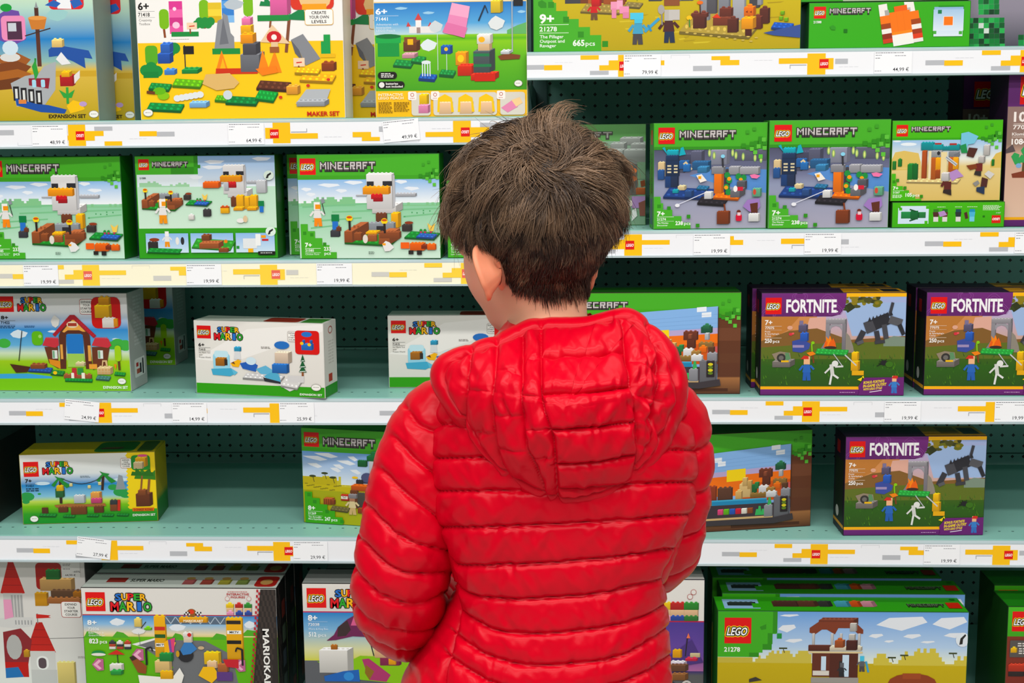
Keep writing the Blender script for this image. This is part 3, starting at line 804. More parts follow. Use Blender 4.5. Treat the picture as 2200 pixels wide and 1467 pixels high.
def d_coop_back():
    a = Art(1025, 98, 2105, 872)
    a.R(1025, 98, 2105, 872, '#3f9a31')
    a.R(1032, 236, 2105, 645, '#b5d8c0', '#cfe6d4'); a.R(1510, 98, 2105, 330, '#8fb4de', '#dfe8ee'); a.R(1036, 238, 1510, 330, '#dbe5ea'); a.R(1025, 98, 1480, 236, G1); a.R(1300, 180, 1480, 236, G2); a.R(1480, 98, 1512, 180, G2)
    dots(a, [(1415, 205), (1505, 165)], 26, G2)
    for x, y, w in ((1560, 130, 160), (1540, 170, 180), (1930, 110, 150), (1440, 245, 110)):
        a.P([(x, y + 10), (x + w * .3, y), (x + w, y + 6), (x + w * .8, y + 26), (x + w * .3, y + 30)], '#e6ebf2')
    block_hills(a, 330, 1050, 1440, '#9cc9a2', n=18, seed=5, amp=46)
    a.logo(1050, 120, 82); a.minecraft(1158, 140, 276, 44); a.T('21585', 1056, 268, 12, '#2a3a2c', bold=.02, w=48)
    coop(a, 1110, -30, .62); a.R(1700, 100, 1701, 101, '#cfe6d4')
    for x in (1800, 1905):
        a.brick(x, 402, 52, 90, '#f0b01c', 14); a.brick(x - 24, 492, 70, 20, '#e8a21c', 20)
    a.brick(1712, 300, 30, 60, '#b9bcc2', 4); a.brick(1960, 290, 70, 90, '#c4c6ca', 14)
    f = .56; pen(a, 660, -70, .56)
    a.fig(1226, 606, 186, '#efece8', '#e2e0de', '#e8941c'); a.R(1220, 440, 1252, 474, '#e8963a')
    a.brick(1676, 492, 62, 40, '#f0b42c', 10); a.brick(1676, 484, 62, 8, '#b84a1e', 10); a.E(1828, 588, 30, 18, '#e9e6e2'); a.E(1866, 576, 18, 26, '#d9c09c')
    a.brick(1540, 505, 54, 50, '#3a3638', 10); a.brick(1425, 545, 40, 34, '#e3dfda', 8); a.brick(1548, 300, 120, 40, '#e0622a', 20)
    a.R(1970, 440, 2016, 480, '#1f7a44'); a.R(1980, 480, 2010, 526, '#2f6fc0')
    for x0, x1 in ((1084, 1416), (1434, 1766), (1786, 2088)):
        a.R(x0, 682, x1, 830, '#8fb8e4', '#cfe0ee')
    a.brick(1098, 750, 70, 66, '#2e2a28', 10); a.E(1150, 730, 40, 14, '#8a3a20'); a.fig(1250, 786, 120, '#efece8', '#e2e0de', '#e8941c'); a.plate(1090, 822, 250, 30, '#2b8a3c', .4, 8, 6)
    for x in (1330, 1370):
        a.E(x, 740, 14, 30, ['#e8e4de', '#2a2a2e'][x > 1350])
    a.plate(1440, 790, 300, 70, '#3f9a3c', .3, 10, 6); a.brick(1500, 760, 150, 40, '#9c5632', 40); a.brick(1520, 700, 60, 40, '#7a4226', 20); a.brick(1650, 800, 70, 28, '#8a4a2a', 10); a.E(1708, 745, 14, 14, '#e8842a')
    a.R(1842, 724, 1950, 800, '#e2e4e6'); a.R(1940, 690, 1980, 780, '#efefef'); a.R(1984, 700, 2020, 720, '#f0a01c'); a.R(1990, 728, 2040, 742, '#c8242a'); a.R(1880, 800, 1920, 830, '#f0b01c'); a.R(1790, 780, 1812, 802, '#2f8a3c')
    a.RR(1956, 822, 2090, 850, '#16150f', 6); a.small(1975, 832, 92, 1, '#e8e8e4', 10)
    for y in (248, 672):
        a.E(2060, y, 40, 36, '#dcebe0'); a.P([(2036, y + 24), (2048, y - 6), (2076, y - 22), (2080, y - 10), (2058, y + 6), (2056, y + 20)], '#1b1a1a')
    return a, '#1f661e', '#3c9630'

def d_small_green():
    a = Art(0, 0, 460, 480)
    a.R(0, 0, 460, 480, G1); a.R(0, 70, 460, 330, '#8fb8e2', '#cfe2d6'); a.R(0, 250, 460, 330, '#b0562a'); a.P([(0, 300), (40, 300), (40, 330), (0, 360)], '#e88a4a')
    a.logo(14, 14, 46); a.minecraft(74, 22, 160, 28)
    a.steps(0, 320, 3, 40, 40, G1)
    a.T('6+', 18, 408, 24, '#f4f6f0', bold=.03, w=42); a.R(18, 414, 100, 417, '#e4f2dc'); a.T('21266', 18, 434, 14, '#f4f6f0', bold=.02, w=54); a.T('The Nether', 18, 450, 9, '#f4f6f0', w=62); a.T('Lava Battle', 18, 464, 9, '#f4f6f0', w=66)
    return a, '#2a7d26', '#49a037'

def d_grey_blocks():
    a = Art(-500, 105, 300, 868)
    a.R(-700, 105, 300, 868, '#6aa563'); a.R(-700, 230, 300, 868, '#8fae96', '#7e9d86')  # haze of the set-back box mixed into its print colours
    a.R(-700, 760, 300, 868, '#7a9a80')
    a.logo(-650, 130, 100); a.minecraft(-520, 160, 570, 56, '#a9a8a4', '#55534f', '#3c423a')
    for x, y, w in ((110, 210, 150), (40, 250, 100), (190, 255, 110), (20, 300, 110), (140, 300, 160), (-300, 260, 200), (-250, 330, 260)):
        a.brick(x, y, w, 50, '#9aa09c', 24, 3)
    a.R(60, 350, 300, 410, '#7d827e'); a.R(140, 405, 240, 640, '#585c5a'); a.R(240, 390, 300, 520, '#77997c')
    for x, y in ((185, 430), (215, 455), (180, 490), (215, 515)):
        a.E(x, y, 22, 20, '#dc7a4c')
    a.brick(230, 590, 66, 46, '#a55a34', 10); a.P([(262, 535), (296, 525), (300, 570), (268, 578)], '#7a4226')
    a.R(200, 650, 300, 740, '#a383b4'); a.P([(250, 700), (300, 680), (300, 800), (260, 800)], '#7a4e42'); a.P([(200, 760), (230, 740), (240, 800), (200, 840)], '#dcdedc'); a.P([(150, 690), (200, 680), (206, 720), (160, 740)], '#d8cfc6')
    return a, '#4f8a4c', '#68a85c'

def d_cave():
    a = Art(370, 85, 1225, 888)
    a.R(370, 85, 1225, 888, G1)
    a.grad([(280, '#4b4d63'), (480, '#6f7390'), (560, '#8d94ae'), (888, '#a6a3b4')])
    a.P([(640, 480), (880, 420), (1225, 440), (1225, 620), (900, 560), (700, 500)], '#5a8ac8')
    for x, y, w, h, c in ((560, 320, 90, 70, '#44465c'), (650, 300, 80, 90, '#585a70'), (480, 400, 120, 60, '#53566c'), (800, 290, 120, 110, '#8d8fa0'), (660, 380, 120, 60, '#2b5a86'), (980, 290, 240, 80, '#5d5f70'), (700, 420, 70, 40, '#3a78a4')):
        a.brick(x, y, w, h, c, 24)
    a.R(370, 262, 1225, 284, '#3c8a2e')
    for x, y in ((790, 310), (825, 330), (965, 310), (990, 330), (1045, 340), (1135, 350), (1180, 360)):
        a.E(x, y, 12, 30, '#8cae6a'); a.E(x, y, 6, 20, '#d8e08a')
    a.logo(402, 115, 124); a.minecraft(562, 140, 424, 66); mc_corner(a, 1222, 190, 32)
    # tall dark blue and cream block tower with a teal fork on top
    for x, y, w, h, c in ((455, 480, 40, 90, '#1e3f74'), (500, 480, 48, 100, '#22304e'), (458, 365, 96, 120, '#1b2f50'), (560, 370, 70, 60, '#2b5e9c'), (400, 380, 46, 110, '#d8bf94'), (398, 440, 44, 70, '#2a5490'), (466, 290, 84, 36, '#2ea6b8'), (460, 330, 90, 36, '#20365a')):
        a.brick(x, y, w, h, c, 10)
    for sx in (0, 1):
        x = (430, 570)[sx]
        a.P([(x, 270), (x + 20, 262), (x + 40, 320), (x + (50, -10)[sx], 330)], '#2ea6b8')
    for y in (400, 424, 448):
        a.R(470, y, 500, y + 12, '#d8cba8'); a.R(520, y, 548, y + 12, '#d8cba8')
    a.L(600, 380, 650, 440, 30, '#d8c49a'); a.brick(590, 400, 50, 50, '#2f6cae', 10)
    # ruin with orange pillar, vines and a plate
    a.plate(440, 640, 470, 70, '#1f3f80', .35, 16, 8); a.plate(700, 690, 200, 50, '#232027', .35, 16, 5); a.plate(820, 650, 190, 44, '#e8741e', .3, 14, 5)
    a.brick(826, 470, 56, 150, '#ea7a1e', 18); a.brick(905, 440, 30, 190, '#3c3a40', 10); a.brick(806, 420, 90, 50, '#8a8a90', 16); a.brick(936, 420, 76, 56, '#9a9aa0', 20); a.brick(1020, 425, 140, 50, '#a2a2a8', 16)
    a.L(888, 350, 892, 420, 12, '#2a2a30'); a.E(890, 336, 16, 14, '#8fd0e8')
    for x, y in ((925, 480), (940, 520), (920, 570), (935, 610), (1010, 490), (1050, 500), (1030, 540)):
        a.E(x, y, 22, 24, '#2f8a44')
    for x, y in ((940, 508), (1028, 516), (918, 574)):
        a.E(x, y, 15, 15, '#f0a02c')
    a.brick(1000, 530, 60, 60, '#55555c', 16); a.brick(950, 600, 70, 50, '#6a6a70', 44); a.E(988, 585, 16, 24, '#efece8'); a.R(1004, 570, 1046, 600, '#c8283a')
    a.brick(752, 610, 54, 50, '#dcdcdc', 16); a.brick(604, 600, 50, 44, '#2a4a80', 20); a.brick(550, 562, 50, 30, '#d8c49a', 16); a.brick(510, 590, 40, 24, '#2f9aa8', 10); a.plate(690, 580, 80, 26, '#2f6c94', .4, 10, 3)
    a.P([(690, 480), (730, 470), (770, 520), (720, 536)], '#efe9df'); a.R(705, 486, 728, 508, '#e8a43c'); a.P([(1095, 480), (1130, 474), (1176, 486), (1150, 508), (1110, 504)], '#e87aa8')
    a.L(545, 705, 760, 612, 6, '#d9dbe8'); a.E(548, 708, 18, 14, '#e8e8ee')
    a.brick(850, 760, 88, 94, '#7a3a20', 14); a.L(905, 700, 912, 752, 12, '#7a3a20'); a.E(1016, 760, 16, 14, '#6a2a1e'); a.RR(994, 780, 1040, 832, '#c8203a', 12); a.R(1006, 766, 1030, 790, '#e6c8cc')
    a.brick(1090, 780, 76, 56, '#e2e2e0', 12); a.P([(1046, 720), (1080, 670), (1170, 660), (1180, 720), (1140, 772), (1096, 760)], '#9a78b8'); a.P([(1100, 700), (1160, 690), (1160, 770), (1110, 768)], '#5a2c20'); a.brick(1118, 586, 58, 60, '#6aa886', 12); a.E(1134, 610, 12, 22, '#c84a3a')
    a.steps(370, 690, 5, 70, 50, G1); a.R(370, 640, 420, 700, G1); dots(a, [(470, 715), (620, 780), (690, 850), (395, 700)], 28, G2)
    a.T('7+', 394, 788, 34, '#f4f6f0', bold=.035, w=58); a.R(394, 794, 522, 797, '#e4f2dc'); a.T('21274', 394, 822, 18, '#f4f6f0', bold=.02, w=68); a.R(394, 828, 522, 830, '#e4f2dc')
    a.T('The Warden', 396, 848, 12, '#f4f6f0', bold=.01, w=84); a.T('Encounter', 396, 866, 12, '#f4f6f0', bold=.01, w=80)
    a.T('238', 534, 858, 28, '#f4f6f0', bold=.03, w=58); a.T('pcs', 600, 858, 23, '#f4f6f0', bold=.01, w=50)
    s = Art(0, 0, 100, 300)
    s.R(0, 0, 100, 300, '#3f8f30'); s.R(40, 18, 80, 60, '#c8261e'); s.T('MINECRAFT', 70, 200, 22, '#2a2620', bold=.03, w=120, rot=-90); s.R(20, 215, 80, 290, '#39506a')
    return a, '#3f8f30', '#4ba437', s

def d_desert():
    a = Art(160, 95, 1235, 878)
    a.R(160, 95, 1235, 878, '#55b41e'); a.grad([(280, '#9cc0e4'), (470, '#e4e6dc'), (540, '#dfc98c'), (878, '#d6b972')])
    a.P([(160, 470), (190, 400), (280, 385), (420, 410), (445, 500), (440, 570), (160, 580)], '#d9bc6e'); a.P([(1130, 500), (1180, 420), (1235, 400), (1235, 560), (1130, 560)], '#d6b866'); a.E(320, 322, 80, 16, '#e6edf2'); a.E(205, 292, 40, 8, '#e6edf2')
    block_hills(a, 560, 220, 460, '#e0c882', n=9, seed=2, amp=120)
    a.R(160, 262, 1235, 282, '#45a016')
    a.logo(196, 132, 114, '#d8261b'); a.minecraft(344, 152, 380, 52); mc_corner(a, 1232, 200, 34, '#bfe0ea')
    for x, y, w, h in ((165, 490, 30, 80), (220, 470, 32, 70), (1140, 480, 20, 60)):
        a.brick(x, y, w, h, '#2f7d34', 8)
    a.plate(310, 690, 500, 40, '#e0c88e', .4, 12, 9)
    a.brick(316, 520, 46, 150, '#2a7f38', 20); a.brick(370, 520, 42, 150, '#1f6a30', 8)
    a.brick(455, 390, 40, 270, '#b0522a', 12); a.brick(545, 460, 46, 210, '#b8602e', 10); a.brick(590, 460, 60, 120, '#f0a82c', 10); a.R(520, 390, 545, 660, '#e8d9b4'); a.brick(590, 580, 46, 80, '#9c4a24', 10)
    a.brick(545, 395, 100, 56, '#9a9c9e', 12); a.E(616, 412, 16, 20, '#26262a'); a.brick(716, 400, 96, 50, '#85878c', 12); a.L(770, 440, 826, 418, 30, '#6d6f74')
    a.brick(716, 460, 80, 150, '#b8602e', 12); a.R(640, 400, 700, 660, '#e4d3a4'); a.brick(760, 460, 50, 110, '#f0a82c', 8)
    a.brick(442, 310, 120, 70, '#1f8f94', 12, 4); a.brick(560, 330, 90, 48, '#2a9ca0', 10); a.brick(650, 350, 70, 34, '#228a90', 8); a.brick(720, 330, 96, 54, '#249498', 8); a.R(575, 312, 640, 328, '#a8322c'); a.R(720, 316, 790, 334, '#a8322c')
    a.L(690, 450, 796, 530, 30, '#c9ced2'); a.L(690, 450, 796, 530, 10, '#8a9096')
    a.brick(650, 610, 70, 76, '#c9c5c4', 20); a.P([(730, 600), (800, 570), (870, 640), (800, 660), (760, 690), (735, 650)], '#b08ac0'); a.R(680, 690, 750, 770, '#5a2420'); a.P([(676, 770), (752, 770), (756, 828), (670, 800)], '#2e2220'); a.L(680, 690, 655, 740, 24, '#5a2420')
    a.P([(830, 220), (900, 205), (1000, 250), (960, 320), (900, 330), (880, 410), (830, 380)], '#7cc0d8'); a.P([(820, 340), (880, 320), (900, 410), (840, 412)], '#2f8a50'); a.P([(910, 358), (998, 368), (960, 458), (890, 440)], '#4a2620')
    a.brick(1056, 340, 54, 96, '#c4c0bc', 10); a.brick(1010, 450, 50, 60, '#bdb8b4', 16); a.R(985, 515, 1050, 590, '#6a2420'); a.P([(890, 535), (985, 520), (1000, 560), (930, 580)], '#7a3a1c'); a.P([(980, 590), (1040, 590), (1040, 640), (970, 625)], '#2e2826')
    a.P([(1070, 620), (1110, 585), (1172, 620), (1130, 668)], '#cfccc8'); a.P([(1050, 650), (1110, 670), (1100, 750), (1040, 740)], '#4a2622'); a.P([(1000, 750), (1080, 740), (1080, 820), (1000, 790)], '#26344e'); a.P([(960, 710), (1010, 680), (1030, 710), (990, 740)], '#8a8884')
    a.steps(150, 690, 5, 62, 42, '#55b41e'); a.R(150, 610, 200, 700, '#55b41e'); dots(a, [(205, 660), (280, 735), (445, 820), (170, 675)], 30, '#3c8a14')
    a.T('7+', 176, 768, 32, '#f4f6f0', bold=.03, w=54); a.R(176, 775, 286, 778, '#e4f2dc'); a.T('21267', 176, 804, 18, '#f4f6f0', bold=.02, w=68); a.small(174, 818, 96, 3, '#e4f2dc', 12)
    a.T('105', 302, 836, 34, '#f4f6f0', bold=.03, w=64); a.T('pcs', 374, 836, 28, '#f4f6f0', bold=.01, w=66)
    return a, '#3c8a14', '#55ae24'

def d_flat_side():
    a = Art(150, 890, 1250, 1146)
    a.R(150, 890, 1250, 1146, '#52b31c', '#4aa818')
    a.R(206, 924, 508, 1110, '#cfe0ee'); dots(a, [(200, 915), (480, 925), (470, 1080), (215, 940)], 30, '#55b41e')
    for x, y, w, h, c in ((236, 985, 90, 70, '#2f8a4c'), (330, 975, 70, 90, '#1f6a38'), (400, 990, 30, 60, '#1b5a30'), (415, 990, 60, 60, '#2f7d44')):
        a.brick(x, y, w, h, c, 4)
    a.L(320, 960, 380, 980, 14, '#174a28'); a.L(320, 1080, 380, 1060, 14, '#174a28')
    for x, c, d in ((580, '#4a2420', '#3c7a2c'), (668, '#5a2c22', '#2a6a2c'), (800, '#26302e', '#1f4a50'), (936, '#58b0d0', '#2f8ab0')):
        a.R(x - 26, 960, x + 26, 990, d); a.P([(x - 32, 990), (x + 30, 990), (x + 24, 1040), (x - 24, 1040)], c); a.R(x - 24, 1040, x + 24, 1090, '#d8d4d0' if x < 900 else '#7ac4de')
    a.P([(600, 990), (660, 975), (690, 1020), (620, 1040)], '#b08ac0'); a.P([(856, 1000), (884, 988), (900, 1056), (870, 1064)], '#4a2620')
    a.R(1040, 1028, 1062, 1048, '#2a6e18'); a.small(1040, 922, 180, 5, '#e6f2da', 11); a.small(590, 934, 90, 1, '#e6f2da', 10); a.small(765, 934, 80, 1, '#e6f2da', 10); a.small(885, 934, 100, 1, '#e6f2da', 10); a.T('21267', 1170, 1006, 12, '#f4f6f0', w=46)
    a.R(1130, 1026, 1218, 1108, '#cf2a1c'); a.T('LEGO', 1174, 1054, 24, '#ffffff', bold=.03, sl=.2, al='c', w=70, rot=180)
    return a, '#1f4e12', '#46991c'

def d_tall_purple():
    a = Art(1240, -410, 2747, 1140)
    a.grad([(-410, '#5d2768'), (-40, '#582462'), (-39, '#8a6f6a'), (330, '#8d7468'), (430, '#c8a490'), (1050, '#d8b9a4'), (1051, '#e8a820'), (1078, '#e8a820'), (1079, '#5a2364'), (1140, '#521f5c')])
    a.R(1350, -330, 1640, -60, '#d4181c'); a.T('LEGO', 1370, -150, 90, '#ffffff', bold=.03, sl=.2, w=250, out=[('#f5d21c', 16), ('#1b1210', 9)])
    a.P([(1240, 380), (1300, 330), (1330, 400), (1240, 420)], '#56484a')
    a.T('10+', 1300, 106, 92, '#efe7e2', bold=.03, w=200); a.R(1300, 128, 1500, 134, '#d8c8c0'); a.T('77077', 1296, 182, 40, '#efe7e2', bold=.02, w=190); a.T('Klombo', 1290, 244, 30, '#efe7e2', bold=.015, w=160); a.R(1290, 256, 1500, 261, '#d8c8c0'); a.T('1084', 1288, 330, 54, '#f4eeea', bold=.03, w=150); a.T('pcs', 1456, 330, 40, '#f4eeea', w=80)
    a.L(1420, 420, 1410, 610, 26, '#5a4a2c')
    for x, y in ((1330, 450), (1420, 390), (1450, 420), (1350, 490), (1470, 500), (1400, 470)):
        a.P([(x - 40, y), (x - 10, y - 40), (x + 40, y - 20), (x + 30, y + 40), (x - 20, y + 40)], '#3f9a58')
    a.E(1366, 540, 28, 24, '#7fa8cc'); a.P([(1300, 620), (1400, 596), (1700, 600), (1700, 660), (1310, 660)], '#7a3a28')
    for x, y, w, h, c in ((1750, 500, 420, 300, '#3f7fb0'), (1850, 380, 260, 140, '#5aa0c8'), (1780, 800, 110, 160, '#37709c'), (2040, 800, 110, 160, '#37709c')):
        a.brick(x, y, w, h, c, 40)
    return a, '#2e1434', '#4a2254'

def d_house():
    a = Art(-602, 115, 1295, 1105)
    a.grad([(115, '#e8e6e2'), (300, '#dfe2e4'), (480, '#3f8ccc'), (640, '#6fb2dc'), (720, '#d8e8c8'), (800, '#a8d046'), (960, '#7fbf1f'), (1105, '#86c41c')])
    a.P([(-370, 940), (200, 930), (460, 960), (460, 980), (-370, 985)], '#4aa0d4')
    for x, y, w, h in ((40, 480, 190, 90), (440, 485, 120, 26), (1120, 565, 80, 20)):
        a.cloud(x, y, w, h, '#dce8f2')
    for x, y, r in ((1120, 640, 60), (1180, 620, 70), (1260, 640, 80), (-30, 620, 70)):
        a.E(x, y, r, r * .7, '#4fb050')
    a.logo(-60, 142, 158)
    a.supermario(140, 145, 300, 148)
    a.T('8+', -46, 374, 34, '#15110f', bold=.03, w=78); a.R(-60, 388, 106, 391, '#777'); a.T('71422', -50, 420, 24, '#1b2a3c', bold=.02, w=94); a.R(-60, 427, 106, 429, '#777'); a.small(-60, 440, 160, 2, '#1b3a5c', 16); a.small(200, 440, 110, 2, '#2b5a8c', 12)
    a.badge(798, 170, 944, 326, ['EXPAND', 'YOUR', 'STARTER', 'COURSE'], ring='#a8423a')
    a.RR(920, 150, 1228, 466, '#c2201e', 60)
    a.brick(956, 240, 150, 120, '#e8b21c', 30); a.brick(1000, 160, 110, 70, '#e9a33a', 20); a.brick(1030, 370, 120, 90, '#e6e0da', 24); a.brick(1150, 370, 40, 80, '#e0953a', 8)
    # the house: roof, timber arch, side wings
    a.P([(560, 540), (590, 480), (720, 350), (850, 470), (890, 540), (900, 880), (830, 880), (820, 560), (800, 520), (650, 520), (636, 560), (620, 880), (560, 880)], '#5a2c1e')
    a.P([(600, 500), (720, 370), (850, 500), (820, 500), (780, 485), (660, 485), (620, 510)], '#e8a85a')
    a.P([(494, 530), (690, 330), (740, 330), (960, 540), (930, 566), (730, 380), (700, 380), (520, 552)], '#a82430')
    for i in range(9):
        a.E(770 + i * 20, 385 + i * 19, 10, 10, '#b82c36', 8)
    a.E(712, 428, 62, 34, '#e6d6b8'); a.R(664, 412, 758, 444, '#a03a2c'); a.cloud(485, 330, 95, 130, '#d8d6d2')
    a.R(640, 530, 816, 724, '#2f78c4'); a.R(640, 724, 816, 860, '#a8d068')
    for x0, x1, m in ((380, 556, 1), (905, 1115, -1)):
        a.P([(x0 + 20, 655), (x1 - 10, 655), (x1 - 20, 880), (x0 + 60, 820)] if m > 0 else [(x0, 655), (x1 - 20, 655), (x1 - 60, 840), (x0, 890)], '#6a3622')
        a.R(x0 + 100 - 40 * (m < 0), 690, x0 + 155 - 40 * (m < 0), 775, '#e8ece8'); a.R(x0 + 104 - 40 * (m < 0), 695, x0 + 126 - 40 * (m < 0), 770, '#7fae8a')
        a.P([(x0, 640), (x0 + 40, 560), (x1 - 30 * (m < 0), 570), (x1, 640), (x1 - 40, 664)], '#c83a44')
        for i in range(7):
            a.R(x0 + 50 + i * 18, 556, x0 + 60 + i * 18, 570, '#d84c54')
    a.P([(440, 780), (560, 800), (560, 880), (450, 830)], '#e0903c'); a.R(570, 630, 596, 780, '#e8a85a'); a.R(862, 640, 894, 800, '#e8a85a'); a.R(866, 830, 950, 880, '#e8a04c')
    a.brick(722, 820, 90, 30, '#dcc89c', 20); a.RR(272, 495, 390, 640, '#6ab82e', 40); a.E(360, 548, 18, 18, '#a8d878')
    a.brick(590, 940, 290, 40, '#a0583a', 10); a.R(680, 870, 730, 960, '#b8343a'); a.R(740, 870, 800, 940, '#3a8a4a'); a.RR(670, 920, 700, 990, '#efe8da', 6); a.RR(780, 920, 815, 990, '#efe8da', 6); a.plate(600, 1000, 290, 26, '#2b8a3c', .1, 12, 9)
    a.plate(210, 900, 240, 44, '#2a4f9c', .3, 14, 6); a.brick(240, 840, 150, 40, '#8a4a2c', 30); a.plate(450, 930, 130, 40, '#2f7d3a', .3, 14, 4); a.E(500, 920, 22, 18, '#f2c22e')
    a.P([(20, 830), (240, 860), (200, 915), (80, 920)], '#4a2418'); a.L(120, 800, 172, 490, 8, '#1c1615')
    a.plate(930, 980, 140, 36, '#4a7a72', .3, 14, 4); a.brick(950, 870, 140, 66, '#dcb88a', 30)
    for i in range(8):
        a.E(975 + (i % 4) * 34, 890 + (i // 4) * 30, 12, 10, '#c89a68', 8)
    a.P([(1000, 860), (1010, 790), (1060, 790), (1066, 860), (1050, 860), (1040, 806), (1020, 806), (1012, 860)], '#dcb88a')
    a.RR(1146, 640, 1214, 800, '#a8d436', 30); a.L(1185, 800, 1188, 890, 24, '#5a3a20'); a.P([(1130, 830), (1160, 830), (1150, 890)], '#e8842a'); a.plate(1130, 936, 110, 30, '#2f8a3c', .2, 10, 4)
    a.seal(1206, 1005, 46, 32); a.T('EXPANSION SET', 1005, 1082, 28, '#f6f8ee', bold=.025, w=262)
    s = Art(0, 0, 100, 240)
    s.R(0, 0, 100, 240, '#b4b6b2'); s.small(30, 12, 50, 14, '#c8cac8', 9); s.RR(24, 168, 88, 214, '#e4e4e0', 5); s.R(34, 178, 48, 188, '#b03430'); s.R(36, 194, 66, 206, '#b05a4a'); s.RR(72, 172, 80, 212, '#16151a', 3); s.R(56, 182, 66, 206, '#22252e')
    return a, '#b4b6b2', '#5b5f58', s

def d_ice():
    a = Art(50, 247, 935, 800)
    a.R(50, 247, 935, 800, '#e6e3dd', '#dedad4'); a.P([(50, 540), (420, 300), (935, 247), (935, 300), (300, 560)], '#efece8'); a.R(50, 722, 935, 800, '#3f9a28')
    a.logo(68, 282, 98); a.supermario(190, 284, 198, 104)
    a.T('6+', 76, 440, 24, '#15110f', bold=.03, w=42); a.R(76, 448, 160, 450, '#777'); a.T('71415', 77, 470, 14, '#15110f', bold=.015, w=46); a.R(76, 474, 160, 476, '#777')
    for i, t in enumerate(('Ice Mario Suit', 'and', 'Frozen World')):
        a.T(t, 78, 492 + i * 18, 10, '#4a4541', w=(80, 22, 80)[i])
    a.small(512, 428, 66, 2, '#8a8580', 9)
    a.badge(697, 305, 768, 384, ['EXPAND', 'YOUR', 'STARTER', 'COURSE'], ring='#8a7a72')
    a.RR(746, 298, 910, 476, '#cf241c', 22); a.E(826, 326, 36, 20, '#2f6fc0'); a.brick(788, 400, 70, 44, '#2f6fc0', 14); a.brick(796, 370, 14, 28, '#2a62b0', 6); a.brick(846, 370, 14, 28, '#2a62b0', 6); a.E(792, 394, 12, 12, '#f2c21e'); a.E(842, 402, 12, 12, '#f2c21e')
    # ice block, slide, spinner, sled path, fir tree
    a.RR(176, 490, 292, 620, '#9ad0e4', 20); a.RR(186, 470, 282, 520, '#c4e4ee', 16); a.brick(192, 530, 60, 56, '#a5692c', 20); a.R(256, 534, 276, 580, '#2c2622'); a.P([(160, 610), (300, 600), (330, 640), (290, 662), (170, 655)], '#4fa6c8'); a.P([(300, 600), (345, 630), (320, 655)], '#6ab8d4')
    a.brick(326, 440, 40, 30, '#3f9ac0', 10); a.P([(330, 470), (366, 470), (372, 530), (322, 530)], '#d8dadc'); a.P([(296, 562), (350, 532), (372, 540), (352, 590), (310, 586)], '#f0b418'); a.P([(300, 560), (320, 548), (330, 570)], '#6a3a1e')
    a.P([(362, 560), (440, 540), (486, 570), (470, 620), (380, 600)], '#2b5cb0'); a.E(440, 540, 36, 30, '#cfe2ec'); a.P([(470, 600), (540, 570), (640, 640), (560, 690)], '#6ab0d0'); a.P([(380, 600), (470, 630), (540, 660), (700, 760), (740, 740), (560, 650)], '#d6d4d4')
    a.plate(378, 668, 260, 36, '#cfcdce', .4, 14, 8); a.plate(640, 716, 110, 60, '#d8d6d4', .3, 14, 4); a.P([(526, 650), (600, 606), (634, 650), (640, 690), (560, 692)], '#5aa8c8'); a.P([(520, 660), (640, 690), (640, 706), (530, 690)], '#2a2c33')
    a.R(690, 640, 800, 690, '#d2d0d0'); a.L(792, 610, 792, 640, 14, '#8a5230')
    for x0, x1, y0, y1 in ((766, 820, 560, 610), (772, 815, 520, 575), (780, 810, 475, 530)):
        a.P([(x0, y1), ((x0 + x1) / 2, y0), (x1, y1)], '#1f5a34')
        a.L(x0 + 6, y1 - 4, x1 - 6, y1 - 8, 5, '#e8ecea')
    a.brick(606, 470, 90, 80, '#ddc8b4', 26); a.brick(584, 560, 100, 64, '#2f6cb8', 18); a.E(656, 412, 52, 30, '#2f6cb8')   # plain skin-toned and blue blocks
    a.seal(880, 722, 34, 26); a.T('EXPANSION SET', 768, 785, 15, '#f4f8ee', bold=.025, w=152)
    s = Art(0, 0, 80, 240)
    s.R(0, 0, 80, 240, '#d8d5cf'); s.E(42, 26, 14, 13, '#a8605a'); s.E(42, 26, 10, 9, '#d8d5cf'); s.small(26, 60, 34, 8, '#c2beb8', 10); s.R(24, 168, 48, 194, '#a83a2c'); s.R(0, 204, 80, 240, '#348a22')
    t = Art(0, 0, 300, 80)
    t.R(0, 0, 300, 80, '#c9cfc4'); t.RR(158, 10, 240, 76, '#8a2a1c', 10); t.R(246, 10, 296, 76, '#3f7a34')
    return a, '#d8d5cf', '#c9cfc4', s, t

